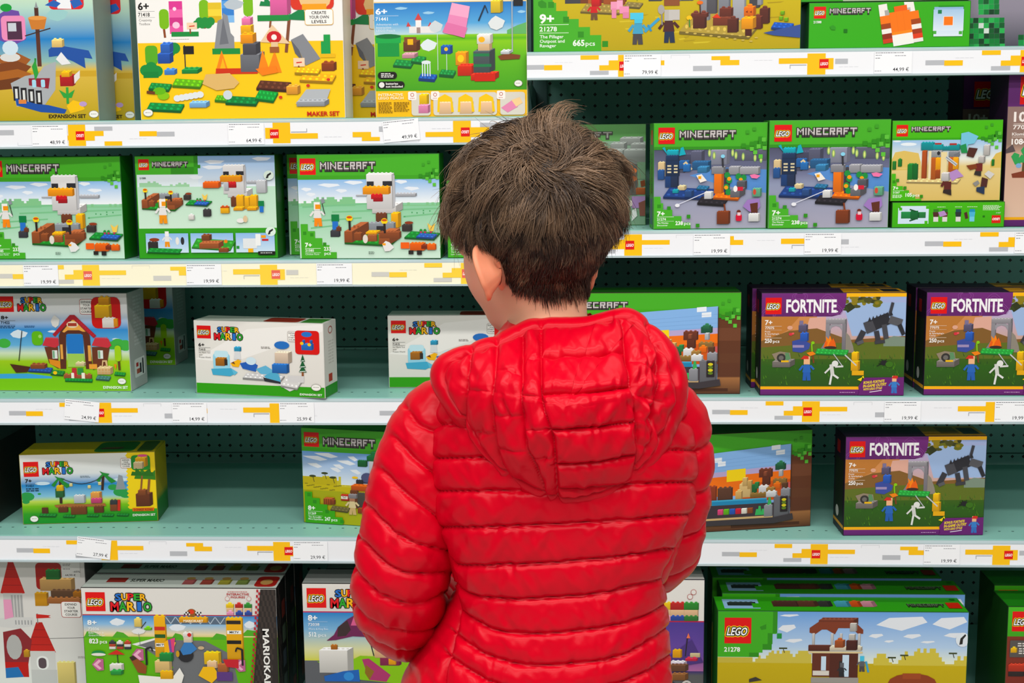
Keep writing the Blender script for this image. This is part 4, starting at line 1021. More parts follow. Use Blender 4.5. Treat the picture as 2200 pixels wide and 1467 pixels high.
def d_table():
    a = Art(-418, 190, 1512, 1140)
    a.R(-418, 190, 1512, 1140, G1); a.R(-418, 420, 1512, 1140, '#6a3d26', '#5a3320')
    a.grad([(340, '#4da838'), (400, '#4f9d35'), (401, '#5f351f'), (980, '#5a3322'), (992, '#9c6a44'), (1140, '#553020')])
    for x, y, w, h, c in ((1300, 520, 212, 120, '#6a3f2a'), (1300, 760, 212, 90, '#5f3824'), (700, 1090, 700, 30, '#4a2818'), (1000, 1070, 500, 16, '#7a5032')):
        a.R(x, y, x + w, y + h, c)
    a.logo(-380, 240, 140)
    a.minecraft(-120, 272, 568, 70); mc_corner(a, 1510, 330, 36)
    # the picture: wall of tiles, sun, village on a grey table
    a.P([(-80, 418), (1298, 316), (1298, 1060), (-80, 1060)], '#89b2e2')
    for x, y, w in ((1100, 322, 90), (1146, 372, 90), (500, 420, 100), (560, 458, 78), (60, 470, 90)):
        a.P([(x, y + 4), (x + w, y - 3), (x + w, y + 42), (x, y + 48)], '#e9eef4')
    for i in range(5):
        a.L(-80, 470 + i * 26 + 30, 1298, 390 + i * 26 + 30 * i / 2, 2, '#7098cc')
    a.P([(-80, 600), (1298, 516), (1298, 580), (-80, 640)], '#b6a6cc'); a.P([(-80, 640), (1298, 572), (1298, 800), (-80, 800)], '#e8741e'); a.P([(800, 690), (1298, 660), (1298, 860), (800, 860)], '#c8581c'); a.P([(1200, 700), (1298, 690), (1298, 800), (1200, 800)], '#c85a5a')
    a.P([(650, 545), (840, 535), (842, 650), (650, 660)], '#f4d43a')
    for x, y, w, h, c in ((780, 690, 110, 130, '#e0c088'), (810, 630, 44, 80, '#d8b478'), (860, 660, 40, 80, '#c9a468'), (740, 760, 60, 80, '#d2ac70'), (560, 720, 140, 120, '#5a3a2c'), (420, 700, 120, 140, '#8a3c24'), (905, 700, 40, 80, '#2b6a3c'), (935, 680, 34, 60, '#358048'), (1010, 620, 70, 90, '#5f2f20'), (976, 556, 126, 76, '#6a3424'), (1140, 510, 96, 56, '#245a40'), (1160, 496, 60, 30, '#2f6f4c'), (1176, 570, 34, 60, '#b9b9be'), (1120, 660, 130, 60, '#8a6a3c'), (1210, 700, 50, 90, '#5a3a26'), (1124, 700, 66, 50, '#e8702a'), (975, 720, 90, 70, '#e0dedf'), (1050, 740, 80, 40, '#a07a44'), (890, 790, 160, 36, '#8a6a38'), (1050, 780, 100, 50, '#d9d9dc'), (1200, 760, 90, 80, '#8d8d94'), (1130, 830, 150, 230, '#6b6a70'), (1020, 560 + 20, 30, 40, '#8a4a34')):
        a.brick(x, y, w, h, c, 14)
    rq = random.Random(12)
    for i in range(26):
        bx_ = -60 + i * 18
        a.brick(bx_, 700 + rq.uniform(0, 120), rq.uniform(40, 90), rq.uniform(50, 120), rq.choice(['#8d8d94', '#5a3a2c', '#2b6a3c', '#d8b478', '#8a3c24', '#6b6a70', '#358048']), 14)
    a.R(-80, 830, 500, 884, '#8a6a38'); a.R(-80, 884, 400, 1040, '#4a3f44'); a.R(-80, 1030, 500, 1080, '#3b3438')
    a.R(500, 832, 1056, 884, '#2f7fa8'); a.R(500, 832, 1056, 846, '#4aa0c4')
    a.R(400, 884, 1130, 1040, '#3a3036'); a.R(400, 1010, 1120, 1030, '#c9a878')
    for x, c in ((560, '#d84a7a'), (620, '#6ab03a'), (680, '#2f58b0'), (740, '#c8283a'), (800, '#e8e0d4'), (860, '#8a4a2c')):
        a.brick(x, 960 - (x % 3) * 16, 50, 50, c, 10)
    for x, y, h in ((985, 1000, 90), (1085, 910, 80), (1020, 1000, 60), (960, 1000, 60)):
        a.P([(x - 22, y), (x - 10, y - h), (x + 10, y - h), (x + 22, y)], '#46a860')
    a.brick(1030, 910, 80, 110, '#8d8d93', 8); a.brick(1195, 830, 70, 150, '#2c2226', 6)
    for i in range(4):
        a.E(1232, 860 + i * 28, 24, 14, ['#d8c84a', '#5f7a2c'][i % 2])
    a.P([(400, 1030), (1130, 1030), (1320, 1000), (1330, 1060), (1130, 1090), (400, 1080)], '#3b3438')
    a.k += 2
    a.R(1298, 320, 1304, 940, '#3f2416')
    return a, '#3a2013', '#235c1c'

def d_camp():
    a = Art(178, 228, 1320, 1022)
    a.R(178, 228, 1320, 1022, '#6f3a16')
    a.grad([(228, '#96b2dc'), (400, '#b9a9c8'), (640, '#c9a184'), (641, '#4c5e22'), (800, '#2f5a1c'), (955, '#2c4f1a'), (956, '#f2b020'), (978, '#f2b020'), (979, '#6b2470'), (1022, '#5e1f64')])
    a.P([(178, 400), (620, 400), (600, 560), (500, 640), (178, 660)], '#c98a58'); a.P([(178, 410), (480, 410), (380, 520), (178, 620)], '#b5773f'); a.P([(820, 300), (1320, 300), (1320, 560), (900, 560)], '#9db4d8'); a.P([(560, 420), (690, 410), (690, 560), (520, 560)], '#d8a898')
    a.P([(178, 600), (400, 520), (620, 500), (880, 590), (1320, 560), (1320, 700), (178, 720)], '#7d5a30'); a.P([(178, 650), (600, 620), (1320, 600), (1320, 740), (178, 740)], '#5d6a2a'); a.P([(1150, 590), (1230, 560), (1320, 570), (1320, 640), (1150, 640)], '#7a8a7a')
    rr = random.Random(5)
    for i in range(90):
        x, y = rr.uniform(185, 1300), rr.uniform(700, 950)
        a.P([(x, y), (x + rr.uniform(-14, 14), y - rr.uniform(14, 40)), (x + 8, y)], rr.choice(['#4a7a26', '#3c6a22', '#24451a', '#568a2a']))
        a.k -= 1
    a.k += 1
    for i in range(26):
        x, y = rr.gauss(960, 90), rr.gauss(290, 26)
        a.E(min(1100, max(845, x)), max(262, y), rr.uniform(16, 40), rr.uniform(10, 24), rr.choice(['#6a6a24', '#4a4a20', '#8a7a2c', '#3a3c1c']), 8)
    a.P([(820, 330), (880, 300), (920, 340), (860, 380)], '#2e3418'); a.P([(820, 360), (850, 330), (870, 366)], '#35401c')
    a.P([(178, 228), (852, 228), (840, 330), (800, 392), (740, 408), (178, 408)], '#6f2a74', '#5c2262')
    for cx, cy, r in ((480, 250, 40), (700, 300, 50), (760, 360, 40), (230, 390, 40), (560, 390, 34)):
        for q in (1, .7):
            n = 18
            for i in range(n):
                t0, t1 = 2 * pi * i / n, 2 * pi * (i + 1) / n
                a.L(cx + r * 1.5 * q * cos(t0), max(230, min(404, cy + r * q * sin(t0) * (1 + .3 * sin(3 * t0)))), cx + r * 1.5 * q * cos(t1), max(230, min(404, cy + r * q * sin(t1) * (1 + .3 * sin(3 * t1)))), 3, '#8a4a90')
                a.k -= 1
    a.k += 1
    a.R(848, 228, 1320, 256, '#f4b81c')
    a.logo(208, 262, 128); a.fortnite(372, 374, 400, 96); a.E(778, 370, 6, 6, '#f4f2f4')
    a.T('7+', 206, 472, 36, '#f2ece6', bold=.03, w=58); a.R(206, 482, 340, 485, '#e0c8b0'); a.T('77075', 208, 506, 18, '#f2ece6', bold=.02, w=72); a.R(206, 512, 340, 514, '#e0c8b0')
    for i, t in enumerate(('Peely', "& Sparkplug's", 'Camp')):
        a.T(t, 206, 531 + i * 17, 11, '#f2ece6', bold=.01, w=(46, 114, 50)[i])
    a.R(206, 574, 340, 577, '#e0c8b0'); a.T('250', 206, 612, 30, '#f6f2ee', bold=.03, w=58); a.T('pcs', 272, 612, 24, '#f6f2ee', bold=.01, w=52)
    # stone gate with fire
    a.brick(690, 440, 30, 240, '#8d8a90', 8); a.brick(820, 440, 28, 240, '#837f86', 8); a.brick(690, 432, 150, 34, '#9a979c', 14); a.P([(720, 480), (740, 468), (800, 468), (822, 480), (822, 520), (800, 490), (770, 480), (740, 490), (720, 520)], '#96939a')
    a.P([(640, 680), (690, 600), (690, 690)], '#7d7a82'); a.P([(850, 690), (850, 530), (880, 560), (910, 640), (920, 690)], '#8a8378')
    a.plate(610, 696, 250, 40, '#3aa048', .2, 10, 8)
    for x, y, h in ((700, 650, 70), (725, 650, 95), (750, 650, 75), (735, 650, 60)):
        a.P([(x - 26, y), (x - 14, y - h * .6), (x, y - h), (x + 18, y - h * .5), (x + 26, y)], '#e0641e' if h < 90 else '#f0862a')
    a.E(730, 650, 50, 12, '#3a2620'); a.P([(690, 560), (720, 590), (700, 610)], '#e8862c')
    # blue and grey stacked blocks, chest, tools, small figures, dark grey jointed model, spider
    a.P([(425, 600), (500, 580), (570, 620), (560, 660), (500, 690), (430, 680)], '#3a4a94'); a.brick(488, 540, 56, 60, '#2f5ab4', 12); a.brick(474, 476, 60, 52, '#5a5470', 14); a.R(430, 630, 520, 650, '#9a8ab0'); a.R(480, 440, 510, 470, '#7a7090')
    a.E(412, 545, 16, 12, '#c83a44'); a.E(430, 540, 10, 8, '#e05a5a'); a.E(405, 495, 22, 16, '#d8a48c')
    a.P([(265, 700), (330, 680), (410, 690), (420, 750), (300, 760)], '#8d7f6c'); a.brick(270, 760, 140, 44, '#77716c', 40); a.E(340, 730, 36, 34, '#33302e'); a.E(340, 730, 20, 18, '#6a6662'); a.P([(370, 690), (400, 690), (416, 740), (376, 750)], '#5f8a62'); a.R(340, 750, 400, 764, '#e8b81e')
    a.fig(545, 908, 190, '#e8b48c', '#2f62b0', '#2a5aa8'); a.P([(496, 740), (520, 712), (556, 716), (560, 740)], '#c8362c'); a.L(600, 770, 590, 700, 12, '#7a3c20'); a.P([(540, 690), (590, 680), (616, 700), (570, 716)], '#e8842a'); a.L(585, 680, 580, 620, 10, '#8ac83a'); a.E(590, 612, 14, 12, '#8ac83a')
    a.L(740, 780, 752, 860, 30, '#cfcfca'); a.E(770, 775, 26, 24, '#e0e0dc'); a.L(740, 800, 690, 850, 14, '#d8d8d4'); a.L(770, 800, 836, 796, 14, '#d8d8d4'); a.L(745, 860, 732, 940, 16, '#dededa'); a.L(755, 860, 800, 890, 16, '#dededa'); a.L(830, 795, 756, 700, 7, '#b9bcc0')
    a.brick(896, 760, 56, 70, '#e8b01c', 16); a.brick(900, 690, 46, 60, '#f0bc1e', 14); a.R(905, 830, 1000, 866, '#e0a818'); a.L(940, 790, 846, 706, 10, '#c4c6c8')
    dk = ['#34343a', '#44444a', '#28282e', '#55555a', '#3a3a40']
    for i, (x0, y0, x1, y1, w) in enumerate(((990, 520, 940, 620, 46), (1000, 500, 1080, 470, 90), (1070, 470, 1190, 420, 90), (1190, 430, 1290, 460, 60), (1190, 400, 1214, 300, 24), (1090, 520, 1110, 610, 40), (1150, 470, 1170, 580, 40), (1270, 470, 1310, 550, 36), (940, 620, 990, 600, 26), (1080, 610, 1160, 600, 26))):
        a.L(x0, y0, min(x1, 1316), y1, w, dk[i % 5])
    for i in range(7):
        x = 1020 + i * 28
        a.P([(x, 450 - i * 8), (x + 14, 412 - i * 8), (x + 30, 446 - i * 8)], '#26262c')
    for s in (-1, 1):
        for i in range(4):
            a.L(1158, 770, 1158 + s * (20 + 12 * i), 740 + i * 18, 5, '#151515')
    a.E(1158, 768, 26, 20, '#1c1c1e'); a.E(1200, 780, 30, 24, '#3c6a22')
    # bonus flash
    a.P([(968, 1000), (960, 950), (1010, 884), (1320, 880), (1320, 1022), (960, 1022)], '#641f6a'); a.P([(950, 900), (990, 880), (980, 912)], '#f4d82a'); a.P([(1000, 870), (985, 876), (1004, 892)], '#f4d82a')
    a.T('BONUS: FORTNITE', 1000, 934, 20, '#f4d82a', bold=.03, sl=.2, w=166, rot=-5); a.T('IN-GAME OUTFIT', 998, 962, 21, '#f4d82a', bold=.03, sl=.2, w=184, rot=-5); a.T('WITH LEGO STYLE!', 998, 986, 17, '#f4d82a', bold=.03, sl=.2, w=150, rot=-5); a.L(1050, 998, 1146, 984, 5, '#f0e8f0')
    a.fig(1244, 1006, 136, '#e8b48c', '#3f7ac0', '#3a6cb4'); a.P([(1222, 890), (1236, 868), (1272, 870), (1270, 892)], '#c8362c'); a.small(812, 998, 140, 1, '#c89ac8', 10)
    t = Art(0, 0, 300, 80)
    t.R(0, 0, 300, 80, '#2a0f30'); t.P([(176, 0), (300, 0), (300, 80), (170, 80)], '#c08a1c'); t.R(210, 10, 250, 60, '#7a5a1c'); t.R(256, 14, 292, 66, '#1e1a20')
    s = Art(0, 0, 80, 240)
    s.R(0, 0, 80, 240, '#1c0a20'); s.R(8, 62, 72, 214, '#1a2416'); s.R(20, 20, 44, 50, '#8a1c20'); s.R(0, 218, 80, 226, '#d89a1e'); s.E(30, 196, 12, 14, '#c9c8c2')
    return a, '#241028', '#2a0f30', s, t

def d_jungle():
    a = Art(130, 225, 1205, 780)
    a.R(130, 225, 1205, 780, '#e4e1db')
    a.grad([(225, '#e6e3dd'), (380, '#dfe3e4'), (470, '#2f86c6'), (560, '#8cc4de'), (600, '#c8dc6a'), (640, '#7fbf2c'), (700, '#3f9a36'), (780, '#2a8a36')])
    a.E(300, 456, 60, 14, '#cfe2ee'); a.E(930, 440, 70, 14, '#cfe2ee')
    for x, y, r in ((860, 500, 40), (920, 540, 60), (960, 560, 50), (170, 560, 60), (160, 600, 30), (270, 540, 14)):
        a.E(x, y, r, r * .6, '#3a9a52')
    a.P([(880, 520), (910, 400), (940, 410), (960, 520)], '#8f969c')
    a.R(985, 225, 1205, 680, '#f4d41a')
    for i in range(14):
        a.P([(985, 232 + i * 32), (970, 248 + i * 32), (985, 264 + i * 32)], '#f4d41a')
    a.logo(156, 280, 120); a.supermario(308, 278, 240, 106)
    a.T('7+', 164, 446, 28, '#15110f', bold=.03, w=52); a.R(164, 456, 260, 458, '#666'); a.T('71421', 166, 480, 16, '#12304a', bold=.02, w=64); a.small(168, 492, 100, 2, '#12304a', 16); a.small(604, 402, 84, 2, '#7a8a94', 9)
    a.badge(932, 268, 1018, 348, ['EXPAND', 'YOUR', 'STARTER', 'COURSE'], ring='#a86a5a')
    a.RR(1016, 246, 1168, 366, '#2f8a36', 26); a.brick(1050, 270, 80, 70, '#e8a83c', 20); a.brick(1034, 306, 70, 50, '#dcc49a', 14); a.E(1110, 250, 40, 10, '#d8508a')
    a.palm(1130, 640, 270, '#3a7a2a', '#8a5a34'); a.palm(1080, 560, 200, '#2f6a24', '#8a5a34')
    a.brick(1040, 560, 110, 100, '#6a3620', 26); a.brick(1060, 530, 60, 40, '#8a4c2c', 14)     # plain brown block
    a.R(1008, 672, 1182, 698, '#e0702a'); a.T('DONKEY KONG', 1095, 694, 16, '#6a2c14', bold=.03, al='c', w=150)
    a.T('EXPANSION SET', 1008, 738, 18, '#f6f8ee', bold=.025, w=182)
    # stage with lights and palms
    a.L(440, 620, 445, 420, 22, '#3a241c'); a.L(775, 520, 790, 390, 20, '#3a241c')
    for x, y in ((430, 410), (790, 380)):
        for dx, dy in ((-60, 60), (-30, -14), (50, 10), (80, 60), (100, 70)):
            a.P([(x, y), (x + dx, y + dy), (x + dx * .6, y + dy + 16), (x, y + 20)], '#2f8a3c')
    for i in range(10):
        x0, x1 = 450 + i * 33, 450 + (i + 1) * 33
        a.L(x0, 415 + 50 * sin(pi * i / 10), x1, 415 + 50 * sin(pi * (i + 1) / 10), 5, '#2a2a2a')
    for x, y in ((515, 460), (660, 480), (745, 455)):
        a.brick(x, y, 22, 24, '#e8dca0', 4)
    a.brick(400, 500, 60, 70, '#2f6a3c', 14); a.brick(410, 478, 50, 40, '#e8b81e', 10)
    a.P([(385, 632), (500, 622), (640, 630), (790, 626), (800, 650), (400, 652)], '#a5683c'); a.brick(415, 652, 70, 40, '#6a3a22', 10); a.brick(515, 652, 120, 60, '#7a4426', 10); a.brick(700, 652, 70, 50, '#6a3a22', 10)
    a.brick(545, 560, 80, 60, '#c9ccd4', 14); a.brick(680, 540, 70, 60, '#e8a05a', 20); a.brick(680, 590, 80, 34, '#c84a7a', 12)
    a.brick(830, 620, 54, 70, '#8a4a2c', 8); a.brick(832, 605, 52, 34, '#3a3c40', 8); a.L(905, 600, 900, 690, 22, '#c8342a'); a.plate(260, 715, 130, 20, '#2b7a36', .3, 8, 5); a.brick(285, 650, 46, 46, '#5a3222', 4)
    for x in (640, 760, 880, 450):
        a.plate(x, 726, 90, 16, '#2b7a36', .3, 6, 4)
    a.seal(220, 738, 34, 26)
    s = Art(0, 0, 160, 240)
    s.grad([(0, '#b8a414'), (150, '#b09c12'), (175, '#2f7a2a'), (240, '#1f6a26')])
    t = Art(0, 0, 300, 100)
    t.R(0, 0, 300, 100, '#c9b014'); t.RR(160, 6, 250, 96, '#2b6a2a', 16); t.RR(258, 6, 294, 96, '#3f5a24', 8); t.brick(172, 60, 40, 12, '#5a3a26', 10)
    return a, '#a8961a', '#c9b014', s, t

def d_mine():
    a = Art(222, 65, 1190, 1040)
    mc_base(a, 300, ('#6f9ed6', '#dfe9f2'), ('#c8b738', '#b8b03a'), 630)
    a.P([(222, 700), (620, 700), (900, 800), (1190, 820), (1190, 1040), (222, 1040)], '#a8a838')
    for x, y, w in ((340, 310, 240), (225, 345, 250), (560, 375, 190), (525, 420, 110), (495, 455, 110), (690, 465, 110), (670, 330, 100), (1020, 400, 100), (990, 460, 80), (270, 420, 150)):
        a.P([(x, y + 6), (x + w * .6, y), (x + w, y + 34), (x + w * .7, y + 50), (x + w * .2, y + 24)], '#e4e8ee')
    block_hills(a, 640, 235, 600, '#c9bc4a', n=16, seed=6, amp=170); a.R(222, 560, 560, 640, '#bfae3c'); block_hills(a, 650, 600, 700, '#d2c65a', n=6, seed=7, amp=50)
    for x, y in ((440, 520), (520, 560), (320, 555)):
        a.L(x, y, x + 16, y + 60, 6, '#3a3420'); a.E(x, y, 34, 12, '#3c4424')
    for i in range(16):
        x, y = 240 + (i * 67) % 360, 630 + (i * 13) % 60
        a.R(x, y, x + 30, y + 10, '#8a7f2c')
    a.logo(246, 105, 148); a.minecraft(436, 150, 506, 92)
    a.brick(880, 370, 80, 200, '#c4c4c8', 30); a.brick(860, 320, 190, 50, '#1f6a3a', 24, 4); a.brick(900, 280, 120, 46, '#2a7d46', 20, 4); a.brick(770, 370, 80, 60, '#1c6034', 16)
    a.brick(810, 540, 100, 60, '#3c3f5c', 20); a.E(860, 540, 60, 50, '#4a4f74'); a.brick(750, 570, 60, 40, '#2a2c34', 10); a.brick(930, 560, 80, 40, '#c9b48c', 10); a.E(740, 545, 30, 12, '#f2c22e')
    a.brick(700, 630, 240, 50, '#c2581c', 40, 6); a.brick(690, 680, 70, 180, '#6b3a22', 10); a.brick(760, 700, 130, 160, '#4a4640', 6); a.brick(900, 690, 60, 190, '#b0501c', 20); a.brick(840, 790, 60, 50, '#e0842a', 10); a.brick(880, 720, 26, 120, '#d8c89c', 4)
    a.brick(598, 730, 70, 60, '#b82c24', 14); a.R(600, 742, 664, 772, '#efe8dc'); a.T('TNT', 632, 766, 20, '#2a2020', bold=.02, al='c', w=44)
    a.fig(708, 930, 210, '#a9755a', '#d8c49a', '#c9a878'); a.brick(672, 722, 76, 40, '#8a8488', 14)
    a.brick(425, 780, 80, 60, '#a8542c', 30); a.brick(490, 790, 40, 46, '#8a4424', 14)
    for i in range(4):
        a.L(432 + i * 22, 780, 432 + i * 22, 838, 6, '#6a2f1a')
    a.plate(490, 890, 170, 44, '#6a5f3a', .3, 10, 5); a.brick(760, 860, 90, 50, '#8a4020', 20); a.brick(840, 900, 70, 100, '#a84a1e', 16); a.P([(880, 880), (910, 870), (900, 910)], '#efe8dc')
    a.steps(240, 716, 5, 74, 62, '#4aa432'); dots(a, [(320, 800), (440, 895), (585, 990), (265, 730)], 36, G2)
    a.T('8+', 268, 906, 44, '#f4f6f0', bold=.035, w=72); a.R(268, 916, 412, 919, '#e4f2dc'); a.T('21269', 268, 952, 24, '#f4f6f0', bold=.02, w=80); a.R(268, 962, 412, 964, '#e4f2dc'); a.T('The Armadillo', 270, 986, 18, '#f4f6f0', bold=.01, w=130); a.T('Mine Expedition', 270, 1008, 18, '#f4f6f0', bold=.01, w=146)
    a.T('247', 432, 1008, 38, '#f4f6f0', bold=.03, w=58); a.T('pcs', 498, 1008, 30, '#f4f6f0', bold=.01, w=60)
    return a, '#2a7d26', '#3f9631'

def d_castle():
    a = Art(-743, 30, 598, 1235)
    a.R(-743, 30, 598, 1235, '#dedad6', '#e8e5e1')
    a.L(160, 694, 598, 680, 4, '#4a4644')
    # towers with red cones
    for x, y, w, h in ((-60, 80, 190, 250), (110, 560, 230, 240)):
        a.P([(x + w * .4, y), (x + w * .6, y), (x + w, y + h), (x + w * .5, y + h * 1.07), (x, y + h)], '#b32622', '#c8302a')
        for i in range(1, 4):
            a.L(x + w * (.4 - .1 * i), y + h * i / 4, x + w * (.6 + .1 * i), y + h * i / 4, 4, '#8a1c1a')
    a.L(10, 84, 10, 20, 6, '#8a8a88'); a.P([(12, 66), (80, 80), (12, 92)], '#b82c28'); a.L(214, 570, 214, 490, 8, '#8a8a88'); a.P([(205, 495), (320, 505), (300, 515), (320, 524), (205, 530)], '#c8302a')
    a.R(-40, 330, 110, 540, '#cfcdca')
    for i in range(4):
        a.R(20 + i * 24, 345, 34 + i * 24, 520, '#a9a8a8')
    a.P([(-80, 530), (180, 520), (190, 590), (60, 610), (-80, 600)], '#d9d7d5')
    for i in range(6):
        a.R(40 + i * 24, 545, 50 + i * 24, 580, '#a4a3a4')
    a.R(140, 790, 334, 950, '#d6d3d0'); a.RR(186, 830, 280, 940, '#f0eeec', 40); a.RR(200, 845, 262, 930, '#5a4a50', 26); a.R(140, 940, 340, 1110, '#c9c6c4')
    a.P([(-60, 640), (80, 610), (160, 700), (120, 900), (-60, 900)], '#8a2a30'); a.E(20, 760, 60, 100, '#b9b6b4'); a.R(-60, 880, 120, 1000, '#b8221f'); a.P([(-60, 930), (40, 920), (80, 1000), (-60, 1010)], '#2f6fae'); a.brick(90, 790, 40, 50, '#c9943a', 10)
    a.P([(-40, 380), (20, 380), (30, 520), (-40, 540)], '#e8a0c0')
    # a stack of tan, green and red blocks at the top
    a.RR(222, 90, 420, 300, '#a82420', 30); a.brick(250, 220, 240, 90, '#d0a46a', 30); a.brick(300, 150, 100, 70, '#2f7a3a', 16); a.brick(330, 310, 220, 60, '#6a4a34', 20); a.brick(205, 330, 90, 100, '#d89a2c', 16); a.brick(500, 320, 70, 40, '#b8741e', 10); a.brick(300, 370, 250, 40, '#a5683c', 10)
    a.RR(425, 84, 566, 205, '#f0eeea', 4); a.small(434, 96, 60, 2, '#77736f', 9); a.small(434, 134, 60, 1, '#77736f', 10)
    a.T('-60%', 510, 164, 14, '#33302e', bold=.01, w=56); a.T('64,99 €', 450, 192, 15, '#33302e', bold=.01, w=80)
    a.badge(402, 392, 556, 520, ['EXPAND', 'YOUR', 'STARTER', 'COURSE'], ring='#b0403a')
    a.brick(345, 880, 130, 200, '#ecd488', 14); a.small(510, 830, 80, 2, '#a9a5a0', 9)
    return a, '#8d8a88', '#9a9894'

def kart_head(a, x0, x1, y0, num, name, pcs, lw=1.0):
    pass

def d_race():
    a = Art(578, 280, 2050, 1380)
    a.R(578, 280, 2050, 492, '#e0ddd8'); a.R(578, 488, 1890, 494, '#b02a3a')
    a.grad([(494, '#3f86c8'), (560, '#8cb8dc'), (640, '#e8d8b0'), (660, '#d8d088'), (661, '#6cb52c'), (1380, '#5aa82a')])
    a.R(578, 280, 2050, 494, '#e0ddd8'); a.R(578, 486, 1900, 494, '#b02a3a')
    for x, y, w in ((780, 515, 120), (1230, 555, 130), (1800, 530, 90)):
        a.cloud(x, y, w, 60, '#e2e8ee')
    for x, y, r in ((640, 640, 90), (860, 640, 70), (1620, 650, 80), (1860, 620, 90), (1300, 650, 60)):
        a.P([(x - r, y + 30), (x - r * .4, y - 20), (x + r * .3, y - 10), (x + r, y + 30)], '#5aa83c')
    a.P([(940, 720), (1100, 680), (1500, 690), (1700, 800), (1800, 1380), (900, 1380), (1250, 900), (1000, 730)], '#6d6f72'); a.P([(940, 720), (1120, 670), (1120, 685), (980, 730), (1200, 780), (1180, 790)], '#e8e8e6')
    # gantry
    a.brick(1118, 500, 84, 320, '#f0b41c', 10); a.brick(1664, 510, 120, 380, '#f0b41c', 10); a.R(1204, 500, 1664, 560, '#5a6a7c')
    for i in range(6):
        a.L(1210 + i * 75, 504, 1246 + i * 75, 556, 6, '#b9c6d2'); a.L(1246 + i * 75, 556, 1282 + i * 75, 504, 6, '#b9c6d2')
    a.brick(1310, 510, 210, 36, '#e8a41c', 12); a.T('MARIOKART', 1418, 542, 18, '#fff4d8', bold=.03, al='c', w=150); a.E(1408, 470, 36, 32, '#8a5a2c'); a.E(1408, 462, 20, 18, '#d8402c')
    for i in range(8):
        a.R(1350 + (i % 4) * 12, 462 + (i // 4) * 14, 1360 + (i % 4) * 12, 474 + (i // 4) * 14, '#222' if (i + i // 4) % 2 else '#eee'); a.R(1436 + (i % 4) * 12, 462 + (i // 4) * 14, 1446 + (i % 4) * 12, 474 + (i // 4) * 14, '#222' if (i + i // 4) % 2 else '#eee')
    for x, y, c, t in ((1120, 580, '#c8382c', ''), (1120, 640, '#2a5a2a', ''), (1124, 710, '#f4f4f0', 'MKTV'), (1670, 606, '#f2f2ee', 'MKTV'), (1666, 684, '#1c1a18', ''), (1668, 528, '#2a2420', '')):
        a.R(x, y, x + (80 if x < 1300 else 108), y + 28, c)
        if t:
            a.T(t, x + (40 if x < 1300 else 54), y + 22, 17, '#1b1a1a' if c != '#2a2a2a' else '#7ac83a', bold=.03, al='c', w=70)
    a.logo(608, 312, 148); a.supermario(796, 314, 312, 146); a.small(1106, 450, 10, 1, '#888', 6)
    a.small(1688, 300, 150, 1, '#c06a64', 9); a.T('INTERACTIVE', 1764, 330, 17, '#b02a2a', bold=.02, al='c', w=168); a.T('FIGURES', 1764, 352, 15, '#b02a2a', bold=.02, al='c', w=108)
    for x in (1684, 1846):
        a.E(x, 356, 18, 18, '#c87a74'); a.E(x, 356, 15, 15, '#e0ddd8')
    for x, c, d in ((1700, '#f0c84a', '#e89ab8'), (1768, '#b8302c', '#2f4a9c'), (1836, '#3a8a3c', '#2f4a9c')):
        a.brick(x - 26, 430, 50, 30, '#e8c09a', 6); a.brick(x - 28, 400, 54, 28, c, 6); a.brick(x - 26, 462, 50, 24, d, 6)
    a.T('8+', 612, 566, 36, '#f4f6f4', bold=.03, w=72); a.T('72036', 616, 610, 22, '#f4f6f4', bold=.01, w=84); a.T('Baby Peach &', 618, 636, 14, '#f4f6f4', w=116); a.T('Grand Prix Set', 618, 656, 14, '#f4f6f4', w=124); a.T('823', 618, 712, 36, '#f6f8f4', bold=.03, w=70); a.T('pcs', 700, 712, 28, '#f6f8f4', bold=.01, w=56)
    # karts, kerbs, parasol stand, arrows
    a.cloud(945, 590, 110, 50, '#e2e4e4'); a.brick(970, 520, 50, 60, '#ead07a', 10); a.L(1000, 630, 1006, 720, 3, '#6a6a6a'); a.L(1020, 590, 1060, 540, 6, '#2a2a2e'); a.brick(1044, 590, 50, 16, '#7ac83a', 10)
    for i in range(9):
        a.brick(770 + (i % 3) * 58, 740 - (i // 3) * 20, 44, 18, ['#e8e4de', '#b84a34', '#3a3a40'][(i + i // 3) % 3], 8)
    a.E(685, 790, 52, 22, '#2f8a4c'); a.E(685, 800, 56, 12, '#e8e4da'); a.P([(752, 800), (825, 762), (888, 800)], '#c8342c'); a.L(828, 800, 832, 880, 6, '#2a2a2a'); a.brick(765, 880, 90, 50, '#e6e2da', 20); a.brick(770, 930, 80, 30, '#3a9a4c', 20)
    for x, y in ((680, 880), (990, 800), (1760, 880)):
        a.P([(x - 50, y), (x - 10, y - 50), (x + 40, y - 44), (x + 40, y + 44), (x - 10, y + 50)], '#b8648c'); a.P([(x - 40, y), (x + 6, y - 40), (x + 24, y - 30), (x - 8, y), (x + 24, y + 30), (x + 6, y + 40)], '#e8b0c8')
    for x, m in ((1050, 1), (1780, -1)):
        a.L(x, 880, x, 750, 16, '#1f1d20'); a.L(x, 752, x + 40 * m, 740, 14, '#1f1d20'); a.L(x + 40 * m, 740, x + 50 * m, 770, 12, '#1f1d20')
    a.P([(1190, 700), (1220, 680), (1280, 700), (1240, 800), (1190, 800)], '#f0b41c'); a.P([(1220, 680), (1270, 662), (1250, 790), (1230, 780)], '#7a4a9c'); a.P([(1240, 672), (1275, 664), (1262, 780), (1248, 776)], '#d84a7a')
